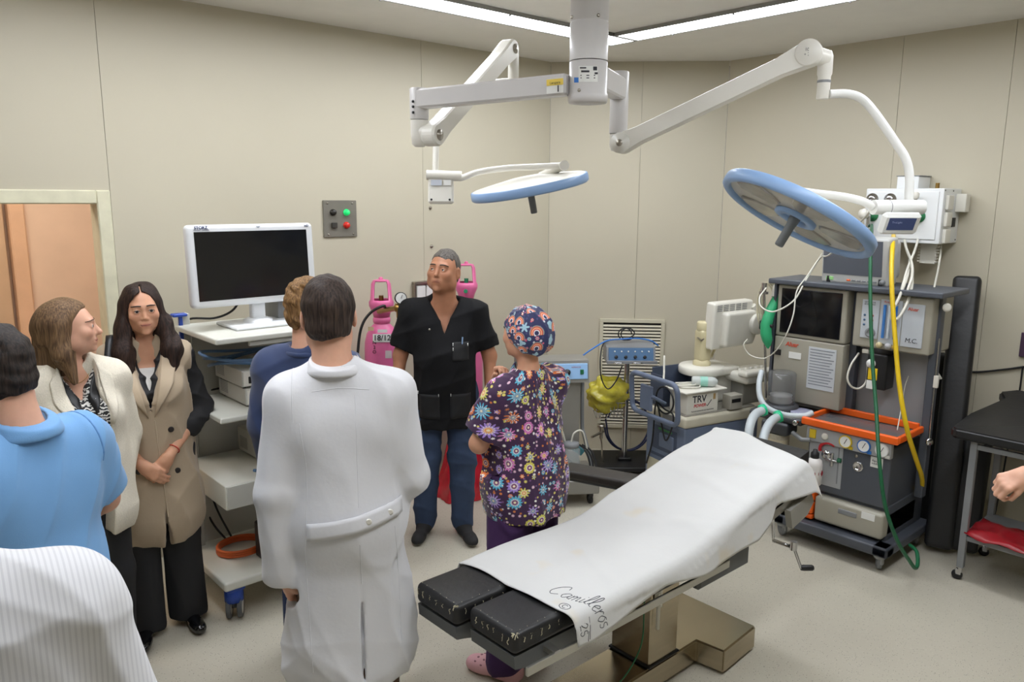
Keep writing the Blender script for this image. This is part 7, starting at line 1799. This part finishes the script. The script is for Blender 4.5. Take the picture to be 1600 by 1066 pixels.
# ---------------- person in the white shirt, very near
def man_white():
    p = pd(-150, 900, 1.06); d = .80*f0-.60*r0
    t = person('person in a white striped shirt seen close from behind', (p[0], p[1]), d)
    B = Body(1.83, wide=1.02).turn_head(45, -12, 0)
    B.set(head=(-.06, .09, 1.68), neck=(-.01, .0, 1.525), elR=(.26, .0, 1.16), wrR=(.24, .16, .98), elL=(-.26, .0, 1.16), wrL=(-.24, .16, .98))
    F = Field(); B.torso(F, -.012); B.neck(F); B.skull(F)
    for n in 'RL': B.arm(F, n); B.hand(F, n, (0, .8, -.5), (-1 if n == 'R' else 1, 0, -.3))
    body_mesh(B, F, t, SK_fair, [((-.28, -.2, 1.40), (.2, .32, 1.88), .0038), ((-.40, -.2, .8), (.40, .45, 1.1), .007)])
    short_hair(B, t, hair_mat('dark brown hair', (36, 28, 24), (72, 58, 48)), .014, .010, .05, -.06, 12); B.face_parts(F, t, mat('dark brown brow', (44, 30, 26), .6))
    ms = mat('white striped shirt', (208, 208, 210), .8, var=.01, sheen=.2); nt, b = mnodes(ms); base = b.inputs['Base Color'].links[0].from_socket; tc = nt.nodes.new('ShaderNodeTexCoord'); w = nt.nodes.new('ShaderNodeTexWave'); w.inputs['Scale'].default_value = 42; w.bands_direction = 'X'; nt.links.new(tc.outputs['Object'], w.inputs['Vector'])
    mx = nt.nodes.new('ShaderNodeMix'); mx.data_type = 'RGBA'; rp = nt.nodes.new('ShaderNodeValToRGB'); rp.color_ramp.elements[0].position = .55; rp.color_ramp.elements[1].position = .75; nt.links.new(w.outputs['Fac'], rp.inputs[0]); nt.links.new(rp.outputs[0], mx.inputs[0]); nt.links.new(base, mx.inputs[6]); mx.inputs[7].default_value = (*lin((194, 194, 197)), 1); nt.links.new(mx.outputs[2], b.inputs['Base Color'])
    G = Field(); B.torso(G, .020, .07); G.cap((0, .0, 1.0), (0, .0, .9), .175, .178, .08, flat=((0, 1, 0), .85))
    for n in 'RL': G.cap(B.g('sh'+n), B.g('el'+n), .076, .064, .035); G.cap(B.g('el'+n), B.g('wr'+n), .062, .048, .02)
    G.plane((0, 0, .84), (0, 0, -1)); B.neckhole(G, .076); G.post.append(folds(71, .014, (.10, .22), 6, .9)); g, _ = garment('shirt', G, ms, t, .006)
    C = Field(); a = B.g('neck')+np.array([0, 0, -.012]); b_ = a+np.array([0, .02, .05]); C.cap(a, b_, .088, .078, .01); C.plane(b_, (0, -.25, 1), .004); C.plane(a, (0, 0, -1), .01); C.cap(a-np.array([0, 0, .06]), b_+np.array([0, .02, .06]), .076, .068, .004, op='s'); garment('collar', C, ms, g, .005)
    J = Field()
    for n in 'RL': B.leg(J, n, .02, .03)
    J.ell((0, 0, .96), (.175, .13, .12), .05); J.plane((0, 0, .03), (0, 0, -1)); garment('trousers', J, mat('navy trousers', (40, 46, 62), .8), t, .010); feet_shoes(B, t, M_dark, M_dark, 1, .009)
man_white()

# ---------------- man in the navy suit
def man_navy():
    p = pz(452, 442, 1.70); t = person('man with sandy hair in a navy blue suit jacket, half hidden by the white coat', (p[0]+.06, p[1]-.03), .97*f0+.22*r0)
    B = Body(1.70, wide=1.02).turn_head(-4, 0, 0); B.set(wrL=(-.24, .06, .86), wrR=(.24, .06, .86))
    F = Field(); B.torso(F, -.012); B.neck(F); B.skull(F)
    for n in 'RL': B.arm(F, n); B.hand(F, n, (0, .15, -1), (-1 if n == 'R' else 1, 0, 0))
    body_mesh(B, F, t, SK_fair, [((-.2, -.25, 1.38), (.2, .25, 1.75), .004), ((-.40, -.2, .62), (-.1, .25, .9), .005), ((.1, -.2, .62), (.40, .25, .9), .007)])
    short_hair(B, t, hair_mat('sandy brown hair', (92, 66, 40), (152, 116, 74)), .022, .012, .045, -.060, 21, .007); B.face_parts(F, t, mat('dark brown brow', (44, 30, 26), .6))
    M_nv = mat('navy wool', (42, 58, 96), .8, var=.05, sheen=.2); G = Field(); B.torso(G, .024, .06); G.cap((0, .0, .98), (0, .0, .82), .172, .180, .08, flat=((0, 1, 0), .82))
    for n in 'RL': G.cap(B.g('sh'+n), B.g('el'+n), .072, .064, .035); G.cap(B.g('el'+n), B.g('wr'+n), .062, .052, .02)
    G.raw(lambda P: np.where(np.abs(P[..., 0]) < .19, .745-P[..., 2], .845-P[..., 2]).astype(np.float32), .006, 'i'); B.neckhole(G, .076); G.post.append(folds(81, .008, (.12, .22), 4, .6)); g, _ = garment('suit_jacket', G, M_nv, t, .007)
    C = Field(); a = B.g('neck')+np.array([0, -.002, -.02]); b_ = a+np.array([0, .012, .045]); C.cap(a, b_, .092, .078, .01); C.plane(b_+np.array([0, 0, -.006]), (0, -.2, 1), .004); C.plane(a, (0, 0, -1), .01); C.cap(a-np.array([0, 0, .06]), b_+np.array([0, .02, .06]), .076, .066, .004, op='s'); garment('collar', C, M_nv, g, .005)
    J = Field()
    for n in 'RL': B.leg(J, n, .02, .03)
    J.ell((0, 0, .92), (.172, .125, .12), .05); J.plane((0, 0, .03), (0, 0, -1)); garment('trousers', J, mat('navy wool trousers', (40, 54, 90), .8), t, .009); feet_shoes(B, t, M_dark, M_dark, 1, .009)
man_navy()

# ---------------- man in the white coat
def man_coat():
    p = pz(527, 436, 1.79); t = person('man with short dark hair in a long white lab coat, his back turned', (p[0], p[1]), .96*f0-.20*r0)
    B = Body(1.79, wide=.96).turn_head(2, -2, 0)
    hx = local(t, pz(507, 436, 1.79))
    B.set(head=(hx[0]*.8, .015, 1.663), neck=(hx[0]*.45, -.02, 1.51), elL=(-.218, -.05, 1.10), wrL=(-.215, -.02, .80), elR=(.215, .0, 1.11), wrR=(.14, .22, 1.03))
    F = Field(); B.torso(F, -.012); B.neck(F, .002); B.skull(F, face=True)
    for n in 'RL': B.arm(F, n)
    B.hand(F, 'L', (.16, .30, -1), (.9, .4, 0), (.75, .7, .65, .6), (.3, .4)); B.hand(F, 'R', (-.8, .5, 0), (0, -1, 0))
    body_mesh(B, F, t, SK_fair, [((-.2, -.25, 1.42), (.2, .25, 1.84), .0036), ((-.40, -.2, .60), (-.1, .3, .95), .0036), ((-.1, .05, .9), (.35, .45, 1.2), .007)])
    short_hair(B, t, hair_mat('dark brown short hair', (34, 27, 24), (70, 56, 48)), .012, .009, .055, -.058, 31, .004); B.face_parts(F, t, mat('dark brown brow', (44, 30, 26), .6))
    G = Field(); B.torso(G, .020, .07, hips=False); G.cap((0, .0, 1.10), (0, .01, .48), .165, .225, .10, flat=((0, 1, 0), .80)); G.ell((0, -.02, .98), (.195, .15, .16), .06)
    for n in 'RL': G.cap(B.g('sh'+n), B.g('el'+n), .070, .066, .04); G.cap(B.g('el'+n), B.g('wr'+n), .064, .060, .02)
    w = B.g('wrL'); e = B.g('elL'); dd = ((w-e)/np.linalg.norm(w-e)).astype(np.float32); pp = (w+dd*.012).astype(np.float32); G.raw(lambda P: np.where((P[..., 0] < -.16) & (np.linalg.norm(P-pp, axis=-1) < .11), (P-pp)@dd, -1).astype(np.float32), .004, 'i')
    G.raw(lambda P: (.415-P[..., 2]).astype(np.float32), .005, 'i'); B.neckhole(G, .078)
    G.raw(lambda P: -np.maximum(np.abs(P[..., 0]-.045)-.0022-np.maximum(0, .78-P[..., 2])*.03, P[..., 1]+.02+np.maximum(0, P[..., 2]-.80)*40).astype(np.float32), .004, 'i')
    fa = folds(91, .014, (.11, .26), 6, .45); G.post.append(fa)
    g, _ = garment('lab_coat', G, M_cot, t, .006)
    C = Field(); a = B.g('neck')+np.array([0, -.002, -.022]); b_ = a+np.array([0, .014, .052]); C.cap(a, b_, .098, .0765, .01); C.plane(b_+np.array([0, 0, -.004]), (0, -.22, 1), .002); C.plane(a, (0, 0, -1), .01); C.cap(a-np.array([0, 0, .06]), b_+np.array([0, .02, .06]), .079, .069, .002, op='s'); garment('collar', C, M_cot, g, .003)
    patch('half_belt', G, [(-.12, .965), (.185, 1.02), (.185, 1.073), (-.12, 1.022)], M_cot, g, -1, .009, 20, 4, .006, 'half belt with two buttons')
    for (x_, z_) in ((.075, 1.026), (.145, 1.038)):
        q = surf_point(G, (x_, -.5, z_), (0, 1, 0), 0, .7)-np.array([0, .012, 0]); obj('button', MB().lathe([(.010, 0), (.010, .003), (.006, .004), (0, .003)], q, (0, -1, 0), 14), M_offw, g)
    for pts in ([(-.13, -.5, 1.35), (-.115, -.5, 1.2), (-.12, -.5, 1.05), (-.13, -.5, .9), (-.125, -.5, .7), (-.12, -.5, .5)], [(.045, -.5, 1.43), (.045, -.5, 1.2), (.045, -.5, 1.07)], [(.045, -.5, .95), (.047, -.5, .80)], [(.16, -.5, .98), (.17, -.5, .8), (.175, -.5, .55)], [(-.09, -.5, 1.445), (0, -.5, 1.452), (.09, -.5, 1.445)]):
        mb = strip_on(G, pts, (0, 1, 0), -.0004, .0015)
        if mb.v: obj('seam', mb, M_seam, g)
    s_ = B.g('shL'); ring = []
    for an in np.linspace(-.2, PI+.5, 16):
        o_ = s_+np.array([.015, .16*math.cos(an), .16*math.sin(an)]); c_ = s_+np.array([.015, 0, -.02]); q = surf_point(G, o_, (c_-o_)/np.linalg.norm(c_-o_), 0, .16)
        if q is not None: ring.append(q)
    if len(ring) > 3: obj('seam', MB().tube(ring, .0016, 6), M_seam, g)
    J = Field()
    for n in 'RL': B.leg(J, n, .012, .022)
    J.plane((0, 0, .03), (0, 0, -1)); garment('trousers', J, mat('brown trousers', (88, 66, 50), .8), t, .010); feet_shoes(B, t, M_dark, M_dark, 1, .009)
man_coat()

# ---------------- nurse in the printed scrubs
def print_mat(name, bg, pal, scale, petals=9, dots=True, rough=.75, base_r=.42, bow=False):
    m = mat(name, bg, rough, var=.0, sheen=.15); nt, b = mnodes(m); N = nt.nodes; L = nt.links
    at = N.new('ShaderNodeAttribute'); at.attribute_name = 'puv'; src = at.outputs['Vector']
    def math_(op, a, b_=None, c=None):
        n = N.new('ShaderNodeMath'); n.operation = op
        for i, v in enumerate((a, b_, c)):
            if v is None: continue
            if hasattr(v, 'links'): L.new(v, n.inputs[i])
            else: n.inputs[i].default_value = v
        return n.outputs[0]
    def mixc(f, a, c):
        n = N.new('ShaderNodeMix'); n.data_type = 'RGBA'; L.new(f, n.inputs[0])
        for i, v in ((6, a), (7, c)):
            if hasattr(v, 'links'): L.new(v, n.inputs[i])
            else: n.inputs[i].default_value = (*lin(v), 1)
        return n.outputs[2]
    def ramp(fac, cols):
        r = N.new('ShaderNodeValToRGB'); r.color_ramp.interpolation = 'CONSTANT'; L.new(fac, r.inputs[0]); el = r.color_ramp.elements
        while len(el) < len(cols): el.new(.5)
        for i, c in enumerate(cols): el[i].position = i/len(cols); el[i].color = (*lin(c), 1)
        return r.outputs[0]
    cur = bg
    def layer(cur, sc, R_, pet, palp, palc, seedoff, rings=True, rand=.72, keep=1.0, bow=False):
        mp = N.new('ShaderNodeMapping'); mp.inputs['Location'].default_value = (seedoff, seedoff*1.7, 0); L.new(src, mp.inputs[0])
        v = N.new('ShaderNodeTexVoronoi'); v.voronoi_dimensions = '2D'; v.inputs['Scale'].default_value = sc; v.inputs['Randomness'].default_value = rand; L.new(mp.outputs[0], v.inputs['Vector'])
        d = N.new('ShaderNodeVectorMath'); d.operation = 'SUBTRACT'; L.new(mp.outputs[0], d.inputs[0]); L.new(v.outputs['Position'], d.inputs[1])
        s_ = N.new('ShaderNodeSeparateXYZ'); L.new(d.outputs[0], s_.inputs[0]); sp = N.new('ShaderNodeSeparateColor'); L.new(v.outputs['Color'], sp.inputs[0])
        ang = math_('ARCTAN2', s_.outputs[1], s_.outputs[0]); np_ = math_('FLOOR', math_('MULTIPLY_ADD', sp.outputs[1], 6.0, float(pet)))
        wv = math_('COSINE', math_('MULTIPLY', ang, np_)); amp = math_('MULTIPLY_ADD', sp.outputs[2], .38, .04)
        rad = math_('MULTIPLY', math_('MULTIPLY_ADD', wv, amp, .9), math_('MULTIPLY_ADD', sp.outputs[1], .45*R_/sc, .62*R_/sc))
        tt = math_('DIVIDE', v.outputs['Distance'], math_('MULTIPLY', rad, 1.0))
        dist = N.new('ShaderNodeVectorMath'); dist.operation = 'LENGTH'; L.new(d.outputs[0], dist.inputs[0]); tt = math_('DIVIDE', dist.outputs['Value'], rad)
        col = ramp(sp.outputs[0], palp); cen = ramp(sp.outputs[2], palc)
        if rings:
            col = mixc(math_('LESS_THAN', tt, .58), col, (238, 236, 226)); col = mixc(math_('LESS_THAN', tt, .46), col, cen); col = mixc(math_('LESS_THAN', tt, .2), col, (240, 226, 190))
        inside = math_('LESS_THAN', tt, 1.0)
        if bow:
            tt = math_('DIVIDE', dist.outputs['Value'], R_/sc*.95); inside = math_('MULTIPLY', math_('LESS_THAN', tt, 1.0), math_('GREATER_THAN', s_.outputs[1], -.12/sc))
            col = ramp(tt, [(46, 50, 92), (46, 50, 92), (226, 226, 230), (222, 96, 90), (240, 180, 130), (214, 84, 70), (150, 150, 140)])
        if keep < 1: inside = math_('MULTIPLY', inside, math_('LESS_THAN', sp.outputs[1], keep))
        return mixc(inside, cur, col)
    n0 = N.new('ShaderNodeRGB'); n0.outputs[0].default_value = (*lin(bg), 1); cur = n0.outputs[0]
    if dots: cur = layer(cur, scale*3.1, .24, 5, pal[2], pal[2], 3.1, False, 1.0); cur = layer(cur, scale*1.9, .30, 5, pal[0][::-1], pal[1], 7.7, True, .9, .4)
    if bow: cur = layer(cur, scale*1.35, .40, 3, [(160, 196, 210)], [(160, 196, 210)], 5.3, False, .8, .6)
    cur = layer(cur, scale, base_r, petals, pal[0], pal[1], 0.0, True, bow=bow)
    L.new(cur, b.inputs['Base Color']); return m
def set_puv(o, V, cx=0.0, cy=0.0, r_=.17, sphere=None):
    if sphere is not None:
        q = V-sphere; u = np.arctan2(q[:, 0], -q[:, 1])*r_; v = np.arctan2(q[:, 2], np.hypot(q[:, 0], q[:, 1]))*r_
    else: u = np.arctan2(V[:, 0]-cx, -(V[:, 1]-cy))*r_; v = V[:, 2]
    at = o.data.attributes.new('puv', 'FLOAT_VECTOR', 'POINT'); at.data.foreach_set('vector', np.stack([u, v, np.zeros_like(u)], 1).astype(np.float32).ravel())
def nurse():
    t = person('nurse in flower print purple scrubs and patterned cap with a hand at her chin', (2.175, 2.355), -.72*r0+.69*f0)
    B = Body(1.60, fem=True, wide=1.16, belly=.02).turn_head(2, 2, 0)
    B.set(elR=(.13, .25, 1.03), wrR=(.055, .225, 1.235), elL=(-.215, .06, 1.045), wrL=(.03, .20, 1.01), anR=(.02, -.05, .085), toeR=(.05, .09, .035), anL=(-.17, -.06, .085), toeL=(-.21, .07, .035), knR=(.055, -.02, .46), knL=(-.12, -.03, .46))
    F = Field(); B.torso(F, -.012); B.neck(F); B.skull(F, nose=.9, jaw=.96, brow=.8)
    for n in 'RL': B.arm(F, n, .006, .006)
    B.hand(F, 'R', (-.12, -.42, 1), (-.35, -1, -.3), (.9, 1.0, 1.05, 1.1), (.3, .6)); B.hand(F, 'L', (.9, .2, .1), (0, -.3, 1), (.4, .4, .45, .5))
    body_mesh(B, F, t, SK_mid, [((-.2, -.25, 1.28), (.2, .33, 1.65), .0034), ((-.36, -.15, .92), (.34, .40, 1.285), .0042)])
    B.face_parts(F, t, mat('dark brown brow', (44, 30, 26), .6))
    cap_ = Field(); S_ = B.hs; cap_.ell(B.hp(0, -.030, .030), np.array([.102, .124, .110])*S_, .02, B.Rh); cap_.ell(B.hp(0, -.075, -.015), np.array([.074, .060, .070])*S_, .05, B.Rh)
    c0 = B.g('head').astype(np.float32); Rt = B.Rh.astype(np.float32)
    def cut(P):
        q = (P-c0)@Rt/S_; y, z = q[..., 1], q[..., 2]; return (np.interp(y, [-.14, -.05, .0, .06, .12], [-.085, -.075, -.035, .045, .07])-z).astype(np.float32)
    cap_.raw(cut, .012, 'i'); cap_.post.append(folds(7, .006, (.03, .06), 4, .3))
    pal = ([(214, 96, 84), (150, 190, 206), (232, 150, 110), (150, 190, 206), (214, 110, 140)], [(60, 62, 104), (230, 120, 80), (226, 226, 230)], [(214, 100, 130), (70, 72, 116), (222, 222, 228), (70, 72, 116)])
    o, V = garment('surgical_cap', cap_, print_mat('navy cap print', (46, 50, 92), pal, 15.0, 4, True, .75, .42, True), t, .0045); set_puv(o, V, r_=.115, sphere=B.g('head'))
    G = Field(); B.torso(G, .016, .06); G.cap((0, -.01, .98), (0, -.01, .70), .168, .188, .08, flat=((0, 1, 0), .80))
    for n in 'RL': G.cap(B.g('sh'+n), B.g('el'+n), .066, .078, .035)
    for n, sd in (('R', 1), ('L', -1)):
        a, b = B.g('sh'+n), B.g('el'+n); dd = ((b-a)/np.linalg.norm(b-a)).astype(np.float32); pp = (a+(b-a)*.78).astype(np.float32); cc = b.astype(np.float32)
        G.raw((lambda dd, pp, sd, cc: lambda P: np.where((P[..., 0]*sd > (.175 if sd < 0 else .12)) & (np.linalg.norm(P-cc, axis=-1) < .15), (P-pp)@dd, -1).astype(np.float32))(dd, pp, sd, cc), .004, 'i')
    G.plane((0, 0, .715), (0, 0, -1), .004); B.neckhole(G, .070, .02); G.post.append(folds(101, .010, (.09, .2), 5, .6))
    pal = ([(212, 206, 96), (84, 176, 206), (206, 120, 180), (214, 200, 90), (222, 120, 60), (160, 130, 206), (90, 180, 210)], [(120, 60, 110), (226, 150, 60), (70, 130, 170)], [(222, 206, 110), (226, 190, 206), (210, 120, 60), (240, 236, 230), (120, 80, 130)])
    o, V = garment('scrub_top', G, print_mat('flower print', (58, 28, 66), pal, 13.0, 8, True, .75, .36), t, .006); set_puv(o, V, r_=.18)
    J = Field()
    for n in 'RL': J.cap(B.g('hip'+n), B.g('kn'+n), .098, .080, .03); J.cap(B.g('kn'+n), B.g('an'+n), .080, .076, .03)
    J.ell((0, -.02, .83), (.165, .115, .12), .05); J.plane((0, 0, .05), (0, 0, -1), .004); J.post.append(folds(104, .012, (.1, .2), 4, .4)); garment('scrub_trousers', J, mat('purple cotton', (64, 34, 82), .8, var=.05), t, .008)
    M_croc = mat('pale pink clog', (222, 170, 176), .5)
    for n in 'RL':
        Fs = Field(); shoe(Fs, B, n, wide=1.2); Fs.plane((0, 0, .001), (0, 0, -1), .004); o, _ = garment('clog', Fs, M_croc, t, .006); tc_ = B.g('toe'+n)
        for k in range(8):
            q = surf_point(Fs, (tc_[0]-.03+.02*(k % 4), tc_[1]-.045+.035*(k//4), .2), (0, 0, -1), 0, .2)
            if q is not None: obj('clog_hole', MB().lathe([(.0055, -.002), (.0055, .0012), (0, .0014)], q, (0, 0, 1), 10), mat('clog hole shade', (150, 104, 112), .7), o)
    w = B.g('wrR'); e = B.g('elR'); d = (e-w)/np.linalg.norm(e-w); a1 = np.cross(d, (0, 1, 0)); a1 /= np.linalg.norm(a1); a2 = np.cross(d, a1); br = obj('bracelet', MB().tube([w+d*.035+.032*(math.cos(a)*a1+math.sin(a)*a2) for a in np.linspace(0, 2*PI, 22)[:-1]], .0035, 6, closed=True), M_chrome, t)
    for k in range(22):
        a = 2*PI*k/22; c = w+d*(.035)+.033*(math.cos(a)*a1+math.sin(a)*a2); obj('bead', MB().lathe([(.0052*math.sin(q), -.0052*math.cos(q)) for q in np.linspace(0, PI, 6)], c, d, 8), mat('pearl bead', (222, 216, 210), .25), br)
nurse()

# ---------------- person reaching in from the right with a wrist watch
def reacher():
    hp_ = pd(1584, 748, 2.62); base = hp_[:2]+.60*r0+.02*f0
    t = person('person reaching in by the grey trolley, wearing a black wrist watch', base, -1*r0-.05*f0)
    B = Body(1.72).turn_head(0, -8, 0); w = local(t, pd(1607, 741, 2.64)); B.set(wrL=tuple(w), elL=(w[0]-.03, w[1]-.25, w[2]+.02), elR=(.25, -.05, 1.12), wrR=(.24, .10, .9))
    sh = B.g('shL'); F = Field(); B.torso(F, -.012); B.neck(F); B.skull(F)
    for n in 'RL': B.arm(F, n)
    B.hand(F, 'L', (.05, 1, -.42), (.5, -.25, -.8), ((.95, 1.1, .7), (1.0, 1.1, .7), (1.05, 1.1, .7), (1.1, 1.1, .7)), (.35, .5)); B.hand(F, 'R', (0, .3, -1), (-1, 0, 0))
    body_mesh(B, F, t, SK_fair, [((-.2, -.2, 1.38), (.2, .25, 1.77), .0038), ((w[0]-.15, w[1]-.33, w[2]-.2), (w[0]+.2, w[1]+.25, w[2]+.15), .003), ((.1, -.2, .68), (.4, .3, 1.0), .007)])
    short_hair(B, t, hair_mat('dark brown hair', (36, 28, 24), (72, 58, 48)), .014, .010, .05, -.06, 42, h=.005); B.face_parts(F, t, mat('dark brown brow', (44, 30, 26), .6))
    G = Field(); B.torso(G, .02, .06)
    for n in 'RL': G.cap(B.g('sh'+n), B.g('el'+n), .070, .060, .035)
    e = B.g('elL'); G.cap(e, e+(B.g('wrL')-e)*.35, .058, .050, .02); G.plane((0, 0, .80), (0, 0, -1)); B.neckhole(G, .076); garment('shirt', G, mat('grey blue shirt', (120, 132, 150), .8), t, .009)
    J = Field()
    for n in 'RL': B.leg(J, n, .02, .03)
    J.ell((0, 0, .92), (.172, .125, .12), .05); J.plane((0, 0, .03), (0, 0, -1)); garment('trousers', J, mat('navy trousers', (40, 46, 62), .8), t, .010); feet_shoes(B, t, M_dark, M_dark, 1, .009)
    d = B.g('elL')-B.g('wrL'); d /= np.linalg.norm(d); a1 = np.cross(d, (0, 0, 1)); a1 /= np.linalg.norm(a1); a2 = np.cross(a1, d); c = B.g('wrL')+d*.022
    W = thing('wrist_watch', 'black wrist watch on the arm reaching in by the grey trolley', 'watch', t.location, t.rotation_euler.z)
    obj('watch_strap', MB().lathe([(.0315, -.011), (.0335, -.011), (.0335, .011), (.0315, .011)], c, d, 26), M_dark, W)
    obj('watch_case', MB().lathe([(.019, 0), (.020, .004), (.018, .009), (0, .0095)], c+a2*.030, a2, 22), M_dark, W)
reacher()
